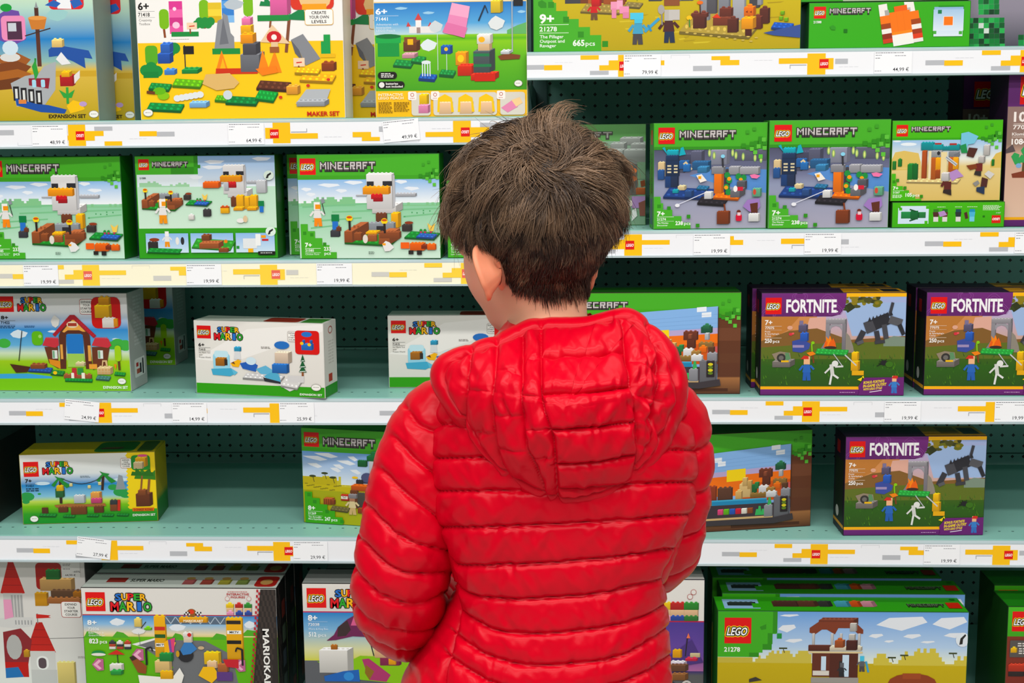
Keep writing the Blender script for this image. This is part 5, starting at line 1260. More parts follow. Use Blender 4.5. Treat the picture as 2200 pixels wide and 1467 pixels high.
    a.E(1350, 800, 60, 56, '#26262a'); a.P([(1310, 760), (1350, 690), (1400, 700), (1440, 750), (1390, 790), (1330, 800)], '#3f7ab8'); a.brick(1340, 650, 60, 50, '#e8d8c4', 10); a.brick(1336, 626, 66, 34, '#efe9e2', 10); a.E(1385, 640, 16, 16, '#c8302c'); a.E(1290, 790, 14, 26, '#c89a3c'); a.E(1470, 742, 24, 14, '#c9b08a')
    a.brick(1112, 850, 110, 90, '#e0c084', 20); a.brick(1150, 790, 90, 60, '#2f8a44', 16); a.P([(920, 820), (950, 805), (1050, 890), (1040, 950), (980, 940)], '#8a4e28'); a.P([(920, 820), (950, 805), (980, 830), (940, 850)], '#3a2a24'); a.P([(980, 960), (1240, 980), (1300, 900), (1330, 960), (1280, 1120), (1000, 1120)], '#efece6'); a.brick(1150, 930, 90, 60, '#f0b41c', 10)
    a.brick(1490, 780, 110, 90, '#f0c43c', 20); a.brick(1510, 850, 70, 50, '#f0c8a0', 10); a.P([(1440, 960), (1480, 890), (1560, 890), (1600, 960), (1540, 1020)], '#f0bc1e'); a.brick(1590, 870, 70, 60, '#b0683c', 14); a.P([(1630, 830), (1750, 830), (1750, 900), (1660, 890)], '#c02a34'); a.R(1580, 930, 1700, 1000, '#5a3a7c')
    for i in range(22):
        for j in range(2):
            y = 282 + i * 42
            x = 1906 - i * 4.2 + j * 14
            a.R(x, y + 21 * (j % 2), x + 14, y + 21 + 21 * (j % 2), '#b02a34')
            a.k -= 1
    a.k += 1
    a.P([(1936, 280), (2050, 280), (2050, 1380), (1820, 1380)], '#2a2422')
    for i in range(26):
        for j in range(8):
            if (i + j) % 2:
                x, y = 1940 + j * 16 - i * 4.2, 284 + i * 42
                if x > 1938 - i * 4.2:
                    a.R(x, y, min(x + 16, 2049), y + 42, '#3d3430')
                    a.k -= 1
    a.k += 1
    a.T('MARIOKART', 1942, 588, 46, '#f2f0ec', bold=.03, w=520, rot=90, out=('#15110f', 5))
    s = Art(0, 0, 120, 280)
    s.R(0, 0, 120, 280, '#1b1717')
    for i in range(14):
        for j in range(3):
            if (i + j) % 2:
                s.R(4 + j * 12, i * 20, 16 + j * 12, i * 20 + 20, '#3a3230')
                s.k -= 1
    s.k += 1
    for y, c in ((40, '#6a2a24'), (90, '#4a5a4a'), (140, '#3f4a52'), (190, '#44504a'), (230, '#7a2a24')):
        s.RR(60, y, 104, y + 34, c, 4)
    t = Art(0, 0, 378, 70)
    t.R(0, 0, 378, 70, '#b9bfb8')
    t.R(38, 20, 76, 44, '#8a2a24'); t.T('SUPER MARIO', 84, 40, 14, '#3a3f38', bold=.04, w=66)
    for x, c in ((200, '#a85a5a'), (235, '#a04a40'), (270, '#a8a04a'), (305, '#7a8a4a')):
        t.brick(x - 10, 30, 20, 24, c, 4); t.E(x, 22, 9, 7, '#b8945a')
    t.RR(332, 10, 374, 64, '#9a2420', 10); t.E(353, 40, 12, 14, '#b8905a')
    return a, '#1b1717', '#b9bfb8', s, t

def d_boo_kart():
    a = Art(248, 375, 1750, 2040)
    a.R(248, 375, 1750, 700, '#dedad4'); a.grad([(700, '#2f7fc0'), (900, '#7fb0d4'), (1130, '#d8d8a8'), (1260, '#d0d060'), (1261, '#5d5f64'), (2040, '#5a5c60')])
    a.R(248, 375, 1750, 692, '#e2ded8', '#d8d4ce'); a.R(248, 690, 1750, 704, '#b8305a')
    a.logo(296, 424, 226); a.supermario(572, 430, 470, 220)
    a.P([(390, 1270), (700, 1300), (900, 1200), (1400, 1220), (1750, 1300), (1750, 1560), (900, 1480), (500, 1330)], '#8cc02c')
    a.T('8+', 302, 795, 62, '#f4f6f8', bold=.03, w=110); a.R(302, 806, 530, 810, '#bcd8ee'); a.T('72038', 302, 856, 32, '#f4f6f8', bold=.01, w=132); a.R(302, 868, 530, 871, '#bcd8ee'); a.T('Wario & King Boo', 304, 902, 22, '#e8f2fa', w=230); a.T('512', 306, 980, 50, '#f4f8fa', bold=.025, w=90); a.T('pcs', 420, 980, 38, '#f4f8fa', w=90)
    # parachute canopy, cable, kart blocks
    a.P([(512, 1028), (600, 960), (650, 870), (760, 780), (850, 730), (1000, 740), (1090, 960), (1080, 985), (820, 975), (620, 1020)], '#6a2450'); a.P([(650, 870), (760, 790), (800, 900), (740, 970), (640, 980)], '#3a2a2c'); a.P([(840, 740), (960, 760), (960, 850), (800, 850)], '#d0608c'); a.P([(950, 870), (1080, 960), (960, 950)], '#e8a03c')
    a.L(1008, 985, 1060, 1200, 12, '#23252c'); a.brick(420, 1140, 330, 260, '#e2dfda', 70); a.brick(560, 1080, 70, 50, '#b06a2c', 10)
    a.P([(470, 1440), (700, 1380), (880, 1360), (890, 1500), (480, 1500)], '#2a62b0'); a.E(760, 1440, 60, 50, '#3f8ad0'); a.P([(920, 1240), (1000, 1230), (1250, 1420), (1200, 1500), (1000, 1480)], '#a83a6a'); a.P([(960, 1300), (1060, 1380), (1000, 1480), (950, 1400)], '#8a6a2c')
    a.brick(1090, 1020, 160, 70, '#f0b818', 20); a.brick(1130, 1200, 220, 110, '#8a2a50', 30); a.brick(1070, 1100, 140, 120, '#e8bc90', 20); a.brick(1230, 1230, 80, 70, '#f0a81c', 10)
    s = Art(0, 0, 120, 280)
    s.R(0, 0, 120, 280, '#1b1717')
    return a, '#1b1717', '#8d8f8c', s

def d_purple_race():
    a = Art(-918, 60, 275, 1050)
    a.R(-918, 60, 275, 330, '#e4e0dc'); a.grad([(330, '#4a3a8c'), (560, '#6a4a9c'), (660, '#a86a9c'), (661, '#3a2a6a'), (690, '#5a5a5c'), (760, '#5f5f60'), (790, '#8cb82c'), (1050, '#7aa828')])
    a.R(-918, 60, 275, 334, '#e6e3de'); a.R(-918, 328, 275, 336, '#c02a4a')
    a.logo(-890, 90, 160); a.supermario(-680, 95, 330, 150)
    for x, c, d in ((20, '#f0c84a', '#e89ab8'), (105, '#b8302c', '#2f4a9c'), (190, '#3a8a3c', '#3a7a3c')):
        a.brick(x - 40, 250, 84, 54, '#e8c09a', 6); a.brick(x - 42, 210, 88, 44, c, 6); a.brick(x - 40, 298, 84, 28, d, 6)
    for x, y in ((186, 168), (208, 138)):
        a.E(x, y, 18, 18, '#b0504a'); a.E(x, y, 15, 15, '#e6e3de')
    a.P([(60, 560), (200, 450), (275, 600), (60, 640)], '#4a3478'); a.L(160, 560, 172, 440, 8, '#2a2030'); a.P([(166, 440), (178, 405), (190, 440)], '#e87a5a'); a.brick(190, 540, 60, 26, '#d8c49a', 4)
    a.brick(80, 520, 50, 50, '#e8a82c', 10); a.brick(60, 600, 90, 50, '#d8cce0', 20); a.brick(160, 575, 70, 16, '#c8304a', 10); a.brick(70, 680, 90, 40, '#8a5a34', 20); a.E(75, 770, 34, 36, '#3a2a24'); a.E(170, 755, 34, 36, '#c9c4c0'); a.E(170, 755, 20, 22, '#4a3a34'); a.brick(60, 620, 100, 40, '#6a4632', 20)
    return a, '#2a2430', '#c9c6c2'

def d_outpost_back():
    a = Art(345, 378, 1866, 1190)
    a.grad([(378, '#6f9ed8'), (600, '#b4cce6'), (705, '#e4ead8'), (706, '#c2ab38'), (1190, '#b29a2c')])
    for x, y, w, h in ((720, 395, 120, 16), (712, 460, 110, 50), (1310, 405, 310, 90), (1650, 405, 210, 80), (1265, 515, 90, 28), (1475, 515, 110, 30), (1720, 505, 140, 34), (755, 550, 110, 26), (1360, 555, 60, 16), (1580, 558, 90, 16)):
        a.P([(x, y + h * .6), (x + w * .25, y + h * .1), (x + w * .9, y), (x + w, y + h * .4), (x + w * .5, y + h)], '#e2e6ec')
    block_hills(a, 706, 560, 920, '#c9b95a', n=22, seed=3, amp=80); block_hills(a, 716, 1300, 1866, '#cdbd58', n=30, seed=9, amp=110); a.R(345, 670, 560, 706, '#c4b254')
    for x, y in ((745, 610), (1410, 665), (1485, 650), (1780, 635)):
        a.L(x, y, x + 10, y + 30, 5, '#3a3420'); a.R(x - 24, y - 4, x + 26, y + 6, '#3f4628')
    a.P([(345, 378), (704, 378), (704, 520), (650, 520), (650, 590), (620, 590), (620, 640), (540, 640), (540, 668), (345, 668)], '#4da838'); a.P([(680, 378), (708, 378), (708, 515), (680, 515)], G2); a.R(620, 585, 676, 622, G2); a.R(538, 640, 598, 668, G2); a.R(650, 515, 680, 585, G2); a.R(706, 516, 736, 550, '#2f8a44'); a.P([(600, 476), (640, 458), (640, 490), (610, 496)], G2)
    a.logo(385, 418, 164); a.T('21278', 384, 634, 28, '#f4f6f0', bold=.025, w=98)
    # outpost tower
    a.brick(960, 430, 210, 40, '#6a3222', 30, 8); a.P([(905, 480), (960, 440), (1180, 440), (1232, 490), (1232, 515), (1200, 515), (1160, 480), (1080, 480), (1060, 520), (1010, 490), (980, 490), (940, 520), (905, 510)], '#7a3a26')
    for x in (922, 1036, 1090, 1200):
        a.brick(x, 515, 14, 80, '#c9c6c4', 3)
    a.brick(900, 590, 130, 36, '#5a2a1e', 6); a.brick(1030, 600, 190, 24, '#d8cdb8', 10); a.R(898, 628, 1232, 640, '#d8c49a'); a.R(925, 640, 1032, 790, '#5f2d20'); a.R(1032, 640, 1205, 800, '#4f251b'); a.R(980, 660, 1010, 750, '#c9dcec'); a.R(1110, 650, 1150, 790, '#c9dcec'); a.R(1090, 690, 1110, 790, '#2a2622'); a.R(930, 752, 1030, 782, '#d8d2ca'); a.R(920, 795, 1210, 830, '#9a9690')
    a.brick(1060, 560, 50, 44, '#a0522c', 14); a.brick(1130, 560, 60, 60, '#4a221c', 10); a.brick(1145, 520, 34, 36, '#c4c0ba', 8); a.brick(1150, 450, 36, 50, '#bdb9b4', 8); a.fig(1230, 756, 100, '#58bede', '#5a5c62', '#4a4446'); a.L(1254, 690, 1270, 760, 12, '#4a9ec8'); a.fig(1108, 790, 90, '#5a5a60', '#2a2a30', '#26262c')
    a.E(1540, 830, 150, 66, '#8a3f24'); a.R(1480, 765, 1590, 800, '#9a4a2a'); a.P([(540, 809), (580, 795), (620, 815), (540, 830)], '#3a3630')
    a.E(1836, 548, 42, 46, '#dfe6ec'); a.P([(1816, 580), (1822, 540), (1850, 512), (1856, 522), (1838, 545), (1836, 576)], '#23221f')
    t = Art(0, 0, 480, 70)
    t.R(0, 0, 480, 70, '#3f9a31'); t.R(14, 14, 84, 60, '#8fb4d2'); t.brick(22, 30, 50, 16, '#26302e', 6); t.R(70, 34, 90, 56, '#3f9a31')
    for x, w, c in ((110, 60, '#4a2a24'), (160, 40, '#5a3226'), (200, 24, '#33302e'), (232, 30, '#4f9ab0'), (262, 20, '#c8542c'), (284, 26, '#c88a98')):
        t.brick(x, 24, w * .8, 26, c, 8)
    t.minecraft(372, 34, 70, 16, '#5a6a52', '#2a3a24', '#20301c'); t.R(448, 28, 474, 56, '#b82a1c'); t.R(462, 8, 472, 16, '#22701f')
    s = Art(0, 0, 100, 280)
    s.R(0, 0, 100, 280, '#235f1f'); s.R(20, 200, 60, 270, '#16351a')
    return a, '#235f1f', '#3f9a31', s, t

def d_nether():
    a = Art(2105, 345, 3265, 1155)
    a.R(2105, 345, 3265, 520, '#55b03c'); a.grad([(520, '#7a3426'), (700, '#7c3024'), (1155, '#5c1c18')])
    a.R(2105, 345, 3265, 525, '#55b03c', '#4aa034'); a.logo(2130, 372, 122); a.minecraft(2280, 400, 420, 66)
    a.RR(2122, 548, 2330, 652, '#55514e', 6); a.small(2170, 564, 120, 2, '#dedad4', 14); a.brick(2128, 598, 34, 26, '#e8b42c', 6); a.small(2178, 596, 130, 3, '#dedad4', 14)
    for x, y, w, h, c in ((2120, 740, 90, 30, '#2e2424'), (2118, 700, 120, 40, '#b83a2a'), (2230, 780, 200, 140, '#8a2a22'), (2500, 700, 300, 200, '#a83a24')):
        a.brick(x, y, w, h, c, 14)
    return a, '#1b4418', '#2a7624'

def d_black():
    a = Art(0, 0, 100, 100)
    a.R(0, 0, 100, 100, '#1a1818')
    return a, '#121212', '#1a1818'
# ------------------------------------------------------------------ the shop: floor, shelving
floor_m = mat('floor_vinyl', '#b9b6b0', rough=.35, bump=(30, .05, 3))
fl = MB().box(-4, 4, -6, 2, -.02, 0).build('floor', floor_m)
tag(fl, 'pale grey vinyl shop floor under the shelving', kind='structure')

wl = MB().box(-4, 4, 1.0, 1.05, 0, 3.2).build('wall_back', mat('wall_paint', '#c9c9c4', rough=.8, bump=(60, .05, 3)))
tag(wl, 'plain light grey shop wall behind the shelving', kind='structure')

TEAL = mat('teal_powder_coat', '#8cc4b8', rough=.38, spec=.45, bump=(420, .04, 2))
RAIL = mat('rail_plastic', '#b4c4c8', rough=.3, spec=.5)
POST = mat('upright_paint', '#3d5c5b', rough=.45)

def panel_material():
    m = bpy.data.materials.new('perforated_teal')
    m.use_nodes = True
    nt = m.node_tree
    b = nt.nodes['Principled BSDF']
    b.inputs['Roughness'].default_value = .45
    tc = nt.nodes.new('ShaderNodeTexCoord')
    sep = nt.nodes.new('ShaderNodeSeparateXYZ')
    nt.links.new(tc.outputs['Object'], sep.inputs[0])
    def math_(op, a, bb=None):
        n = nt.nodes.new('ShaderNodeMath')
        n.operation = op
        for i, v in enumerate((a, bb)):
            if v is None:
                continue
            if isinstance(v, (int, float)):
                n.inputs[i].default_value = v
            else:
                nt.links.new(v, n.inputs[i])
        return n.outputs[0]
    def cell(out):
        f = math_('FRACT', math_('MULTIPLY', out, 40.0))
        return math_('ABSOLUTE', math_('SUBTRACT', f, .5))
    d = math_('ADD', cell(sep.outputs['X']), cell(sep.outputs['Z']))
    hole = math_('LESS_THAN', d, .17)
    mix = nt.nodes.new('ShaderNodeMix')
    mix.data_type = 'RGBA'
    nt.links.new(hole, mix.inputs['Factor'])
    mix.inputs['A'].default_value = (*lin('#7db3aa'), 1)
    mix.inputs['B'].default_value = (.002, .002, .002, 1)
    nt.links.new(mix.outputs['Result'], b.inputs['Base Color'])
    return m
PERF = panel_material()

BACK = .53
SEAM = -.059
ZB = {'L1': at(500, 311, 0)[2], 'L2': at(500, 611, 0)[2], 'L3': at(500, 906, 0)[2], 'L4': at(500, 1201, 0)[2],
      'R1': at(1650, 162, 0)[2], 'R2': at(1650, 546.5, 0)[2], 'R3': at(1650, 904, 0)[2], 'R4': at(1650, 1208, 0)[2]}
DECK = {k: v + .046 for k, v in ZB.items()}
BASE = float(at(173, 1262, -.01)[2] - .282)
DECK['LB'] = DECK['RB'] = BASE
BAY = {'L': (SEAM - 1.7, SEAM - .0015), 'R': (SEAM + .0015, SEAM + 1.7)}

for side in 'LR':
    x0, x1 = BAY[side]
    g = empty('gondola_frame', ((x0 + x1) / 2, BACK + .02, 0), 0, {'L': 'dark teal perforated shelving frame of the bay with the white character boxes', 'R': 'dark teal perforated shelving frame of the bay with the purple boxes'}[side], 'shelving', 'shelving frames')
    hw = (x1 - x0) / 2
    z = .02
    hgt = .2505
    while z < 1.95:
        p = MB().box(-hw + .016, hw - .016, -.02, -.004, z, z + hgt - .002).build('back_panel', PERF, g, bevel=.0015)
        z += hgt
    for sx in (-1, 1):
        MB().box(sx * (hw - .0155) - .0155, sx * (hw - .0155) + .0155, -.03, .03, 0, 2.0).build('upright', POST, g, bevel=.002)
    MB().box(-hw + .001, hw - .001, -BACK - .02 + .03, -.03, 0, BASE - .03).build('plinth', POST, g)
    MB().box(-hw, hw, -BACK - .08, -.032, BASE - .03, BASE).build('base_deck', TEAL, g, bevel=.002)

# the printed strip in the price rails, drawn in millimetres
YEL, GRY = '#f7c21c', '#b9bbc0'
def strip_art(wmm, logos, flip=False, paper='#f1f2f6', pale=0):
    a = Art(0, 0, wmm, 39)
    a.R(0, 0, wmm, 39, paper)
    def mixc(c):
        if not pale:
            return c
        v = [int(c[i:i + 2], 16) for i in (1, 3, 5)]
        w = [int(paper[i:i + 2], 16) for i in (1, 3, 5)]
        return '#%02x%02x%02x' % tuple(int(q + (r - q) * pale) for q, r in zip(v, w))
    def blk(cx, l, c):
        for x0, x1, y0, y1 in l:
            xa, xb, ya, yb = x0 * .278, x1 * .278, (y0 - 810) * .26, (y1 - 810) * .26
            if flip:
                xa, xb, ya, yb = -xb, -xa, 39 - yb, 39 - ya
            if cx + xb > 0 and cx + xa < wmm:
                a.R(cx + xa, ya, cx + xb, yb, mixc(c))
    for cx, kind in logos:
        if kind == 'A':
            blk(cx, [(-626, -509, 873, 905), (-216, -96, 917, 945), (441, 561, 892, 927)], GRY)
            blk(cx, [(-36, 79, 812, 960), (-96, -36, 848, 915), (-156, -36, 880, 915), (79, 259, 852, 885), (-509, -393, 875, 910), (-276, -159, 812, 842), (557, 674, 828, 855), (614, 734, 855, 890)], YEL)
            blk(cx, [(300, 420, 818, 820), (300, 302, 818, 840), (418, 420, 818, 840)], '#c9cbd0')
        else:
            blk(cx, [(70, 150, 855, 890)], GRY)
            blk(cx, [(-105, 10, 818, 960), (-285, -105, 848, 885), (10, 60, 850, 925)], YEL)
            blk(cx, [(-215, -110, 892, 897), (-215, -211, 892, 918)], '#9fa1a6')
        for sx in (0, 1, 2, 3):
            blk(cx, [(95 + sx * 32, 120 + sx * 32, 908, 910), (-440 + sx * 30, -416 + sx * 30, 858, 860)], '#d9dae0')
        if 0 < cx < wmm:
            a.R(cx - 8, 12, cx + 8, 28, mixc('#d8261b'))
            a.T('LEGO', cx, 22.6 if not flip else 17.4, 5, '#ffffff', bold=.03, sl=.2, al='c', w=13, rot=180 if flip else 0)
    return a

def shelf(key, logos_px, label, flip=False, paper='#f1f2f6', pale=0):
    side = key[0]
    x0, x1 = BAY[side]
    zb, dk = ZB[key], DECK[key]
    s = empty('shelf', ((x0 + x1) / 2, 0, dk), 0, label, 'shelf', 'shelves of the two bays')
    hw = (x1 - x0) / 2
    d = MB()
    d.box(-hw, hw, .0, BACK - .012, -.004, 0)
    d.box(-hw, hw, 0, .004, -.05, -.004)
    d.build('deck', TEAL, s, bevel=.0012)
    # two rows of small punched slots near the front edge
    h = MB()
    n = int(hw * 2 / .025)
    for i in range(n):
        h.box(-hw + .012 + i * .025 - .0022, -hw + .012 + i * .025 + .0022, .046, .0485, .0001, .0003)
    sl = h.build('punched_slots', mat('slot_dark', '#123231', rough=.9), s)
    sl['kind'] = 'stuff'
    r = MB().prism([(-.001, .0445 - .046), (-.007, -.005), (-.007, -.046), (-.0115, -.046), (-.0115, -.0495), (-.001, -.0495)], -hw, hw)
    rl = r.build('price_rail', RAIL, s)
    W = x1 - x0
    mm = []
    for lx, kd in logos_px:
        wx = at(lx, 0, 0)
        ypx = pix(np.array([[x0, 0, zb + .02]]))[1][0]
        xw = at(lx, ypx, -.007)[0]
        mm.append(((xw - x0) * 1000, kd))
    # carry the repeat on to both ends
    mm.sort()
    while mm[0][0] > 300:
        mm.insert(0, (mm[0][0] - 351, 'B' if mm[0][1] == 'A' else 'A'))
    while mm[-1][0] < W * 1000 - 300:
        mm.append((mm[-1][0] + 351, 'B' if mm[-1][1] == 'A' else 'A'))
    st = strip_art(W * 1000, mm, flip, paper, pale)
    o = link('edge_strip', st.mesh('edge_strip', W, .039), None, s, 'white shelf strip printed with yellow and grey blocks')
    o.location = (-hw, -.0072, -.046)
    for sx in (-1, 1):
        bk = MB().prism([(.02, -.051), (BACK - .012, -.051), (BACK - .012, -.13), (BACK - .06, -.12), (.06, -.062), (.02, -.058)], sx * (hw - .004) - .002, sx * (hw - .004) + .002)
        bk.build('bracket', POST, s)
    return s

shelf('L1', [(173, 'A'), (590, 'B'), (1000, 'A')], 'top shelf of the left bay under the tall yellow and blue boxes', flip=True)
shelf('L2', [(593, 'B')], 'shelf with an edge strip tinted cream for glare under the three white block tower boxes', paper='#fbf6dc', pale=.35)  # overexposed warm glare put into the cream paper and faded print
shelf('L3', [(215, 'A')], 'shelf under the cottage box and the two white and green boxes')
shelf('L4', [(620, 'B')], 'nearly empty shelf holding the yellow palm tree box')
shelf('R1', [(1340, 'A'), (1770, 'B')], 'highest shelf of the right bay, under the big outpost box')
shelf('R2', [(1353, 'A')], 'shelf under the twin cave boxes and the small desert box')
shelf('R3', [(1735, 'A')], 'shelf under the pair of purple camp boxes')
shelf('R4', [(1753, 'A'), (2167, 'B')], 'lowest strip shelf of the right bay, holding one purple box')

def price_tag(key, xl, price, tilt, label, wpx=77):
    zb = ZB[key]
    ypx = pix(np.array([[0, 0, zb + .02]]))[1][0]
    p = at(xl, ypx, -.0085)
    W, H = wpx / 1175, .0385
    t = MB().box(0, W, 0, .0005, 0, H).build('price_tag', mat('tag_paper', '#f4f5f8', rough=.6))
    t.location = (p[0], -.0086, zb + (.0004 if tilt == 0 else .0008 + abs(sin(radians(tilt))) * (W if tilt < 0 else 0)))
    t.rotation_euler = (0, radians(-tilt), 0)
    tag(t, label, 'price tag', 'price tags on the shelf edges')
    a = Art(0, 0, 66, 38)
    a.R(0, 0, 66, 38, '#f6f7fa')
    a.small(2, 2, 58, 1, '#3c3d44', 2); a.small(2, 6, 12, 1, '#77787e', 2); a.small(36, 7, 22, 1, '#77787e', 2); a.small(2, 11, 8, 1, '#55565c', 2); a.small(1, 33, 12, 1, '#8a8b90', 2)
    a.T(price, 33, 34, 6.2, '#2c2d33', bold=.004, w=28)
    o = link('tag_print', a.mesh('tag_print', W, H), None, t)
    o.location = (0, -.0002, 0)

for k, x, pr, tl, lb in (
    ('L1', 68, '48,99 €', 0, 'white price tag reading 48,99 € under the shipwreck box'), ('L1', 490, '64,99 €', 0, 'white price tag reading 64,99 € under the yellow maker box'),
    ('L1', 825, '49,99 €', 5, 'tilted white price tag reading 49,99 € under the castle lawn box'), ('L2', 50, '19,99 €', 0, 'price tag on the glare-tinted strip nearest the picture edge, under the cut-off box'),
    ('L2', 400, '19,99 €', 0, 'price tag on the glare-tinted strip under the box showing its back'), ('L2', 680, '19,99 €', 0, 'price tag reading 19,99 € on the glare-tinted strip, nearest the boy'),
    ('L3', 137, '24,99 €', -6, 'slanted price tag reading 24,99 € below the cottage box'), ('L3', 370, '14,99 €', 0, 'price tag reading 14,99 € below a white and green box'),
    ('L3', 600, '25,99 €', 0, 'price tag reading 25,99 € below the turned white box'), ('L4', 163, '27,99 €', -7, 'slanted price tag reading 27,99 € below the palm tree box'),
    ('L4', 630, '29,99 €', 0, 'price tag reading 29,99 € below the mine box'), ('R1', 1340, '79,99 €', 0, 'price tag reading 79,99 € under the big outpost box'),
    ('R1', 1878, '44,99 €', 0, 'price tag reading 44,99 € under the orange block box'), ('R2', 1490, '19,99 €', 0, 'price tag reading 19,99 € under the first cave box from the boy'),
    ('R2', 1728, '19,99 €', 0, 'price tag reading 19,99 € under the second cave box from the boy'), ('R2', 2180, '', 0, 'price tag cut by the picture edge under the tall purple box'),
    ('R3', 1900, '19,99 €', 0, 'price tag reading 19,99 € between the two purple boxes'), ('R3', 2137, '19,99 €', 0, 'price tag cut by the picture edge under the second purple box'),
    ('R4', 1985, '19,99 €', 0, 'price tag reading 19,99 € under the lowest purple box')):
    price_tag(k, x, pr, tl, lb)

# ------------------------------------------------------------------ the boxes
_BOX, _DES = {}, {}
def toy_box(des, label, deck, W, H, D, xpx, ypx, Y=None, rot=0.0, z0=None, anchor='l', group=None, tl=False):
    """xpx, ypx: the front face's lower left (anchor 'l') or right ('r') corner in the photograph"""
    zd = DECK[deck] if z0 is None else z0
    p = at(xpx, ypx, Y) if Y is not None else atz(xpx, ypx, zd)
    if des not in _DES:
        _DES[des] = globals()['d_' + des]()
    d = _DES[des]
    key = (des, round(W, 3), round(H, 3), round(D, 3))
    if key not in _BOX:
        fr = d[0].mesh('front_print', W - .002, H - .002)
        tp = (d[4] if len(d) > 4 and d[4] else None)
        if tp is None:
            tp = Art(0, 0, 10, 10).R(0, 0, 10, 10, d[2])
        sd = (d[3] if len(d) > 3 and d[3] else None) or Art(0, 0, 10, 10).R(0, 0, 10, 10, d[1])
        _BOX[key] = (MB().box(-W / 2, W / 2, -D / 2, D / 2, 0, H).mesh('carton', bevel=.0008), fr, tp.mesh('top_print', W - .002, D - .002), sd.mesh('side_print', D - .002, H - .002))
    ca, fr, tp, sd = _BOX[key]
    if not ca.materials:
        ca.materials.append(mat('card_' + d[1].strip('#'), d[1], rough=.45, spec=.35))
    r = radians(rot)
    c, s = cos(r), sin(r)
    lx = W / 2 if anchor == 'l' else -W / 2
    cx, cy = p[0] + lx * c - D / 2 * s, p[1] + lx * s + D / 2 * c
    g = empty('toy_box', (cx, cy, zd + .0004), r, label, 'toy box', group)
    link('carton', ca, None, g)
    o = link('front_print', fr, None, g)
    o.location = (-W / 2 + .001, -D / 2 - .0003, .001)
    o = link('top_print', tp, None, g)
    o.location, o.rotation_euler = (-W / 2 + .001, -D / 2 + .001, H + .0003), (-pi / 2, 0, 0)
    o = link('side_print', sd, None, g)
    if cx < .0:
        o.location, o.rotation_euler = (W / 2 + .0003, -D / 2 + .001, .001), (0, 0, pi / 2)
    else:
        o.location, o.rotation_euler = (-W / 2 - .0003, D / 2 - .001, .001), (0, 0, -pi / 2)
    return g
GR = 'building toy boxes on the shelves'
def bx(*a, **k):
    k.setdefault('group', GR)
    return toy_box(*a, **k)

# top shelves
bx('ship', 'tall box with a shipwreck picture and gold ground, cut by the picture edge', 'L1', .35, .282, .085, 214, 256, .012, 0, anchor='r')
bx('ship', 'second shipwreck box, standing half hidden behind the first', 'L1', .35, .282, .085, 291, 256, .104, 0, anchor='r')
bx('toolbox', 'big white and yellow box marked 71418 with many loose toy pieces', 'L1', .378, .282, .075, 303, 256, .012, -.8)
bx('toolbox', 'dim white and yellow box tucked behind the box marked 71418', 'L1', .378, .282, .075, 452, 256, .11, 0)
bx('castle_lawn', 'blue and green box marked 71441 with a castle and lawn', 'L1', .275, .282, .07, 808, 256, .008, 0)
bx('outpost_front', 'large green and sand box marked 21278, 665 pcs, on the highest shelf', 'R1', .475, .36, .09, 1146, 117, .012, 0)
bx('fox', 'flat green box marked 21588 with an orange and white block pattern', 'R1', .283, .08, .19, 1736, 107, .012, 0)
zt = DECK['R1'] + .081
bx('stack_top', 'green box lying on top of the flat box with the orange pattern', 'R1', .30, .10, .19, 1714, 10, .014, 0, z0=zt)
bx('green_mosaic', 'grey box with green pixel blocks at the picture edge of the highest shelf', 'R1', .354, .40, .09, 2074, 99, .06, 0)
# second shelves
bx('coop_front', 'green box with white block tower and LEGO logo cut off by the picture edge'.replace('LEGO logo', 'left part'), 'L2', .262, .191, .06, 269, 551, .018, -2.5, anchor='r')
bx('coop_back', 'green box turned to show its back with three small pictures', 'L2', .262, .191, .065, 299, 547, .022, 0)
bx('coop_front', 'green box with white block tower marked 233 pcs, in front of its twin', 'L2', .262, .191, .06, 644, 552, .004, -1.5)
bx('coop_front', 'green block tower box peeping out behind the one marked 233 pcs', 'L2', .262, .191, .06, 622, 543, .078, 0)
bx('small_green', 'green box marked 21266 half hidden by the boy\'s hair', 'L2', .141, .141, .06, 962, 552, .006, 0)
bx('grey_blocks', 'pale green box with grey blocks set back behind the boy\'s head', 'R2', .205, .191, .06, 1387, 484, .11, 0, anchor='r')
bx('cave', 'green and grey cave box marked 238 pcs, the one closer to the boy', 'R2', .205, .191, .06, 1403, 493, .004, 1.8)
bx('cave', 'green and grey cave box marked 238 pcs, beside the small desert box', 'R2', .216, .194, .06, 1649, 490, .004, .4)
bx('flat_side', 'flat green box lying on its back under the desert box', 'R2', .2, .046, .14, 1915, 489, .004, 0)
bx('desert', 'small green desert box marked 105 pcs standing on a lying box', 'R2', .195, .144, .046, 1912, 434, .008, 0, z0=DECK['R2'] + .0474)
bx('tall_purple', 'tall purple and tan box marked 77077 at the picture edge', 'R2', .28, .282, .09, 2153, 485, .016, 0)
bx('tall_purple', 'dim purple box set back behind the tall box marked 77077', 'R2', .28, .282, .09, 2058, 480, .22, 0)
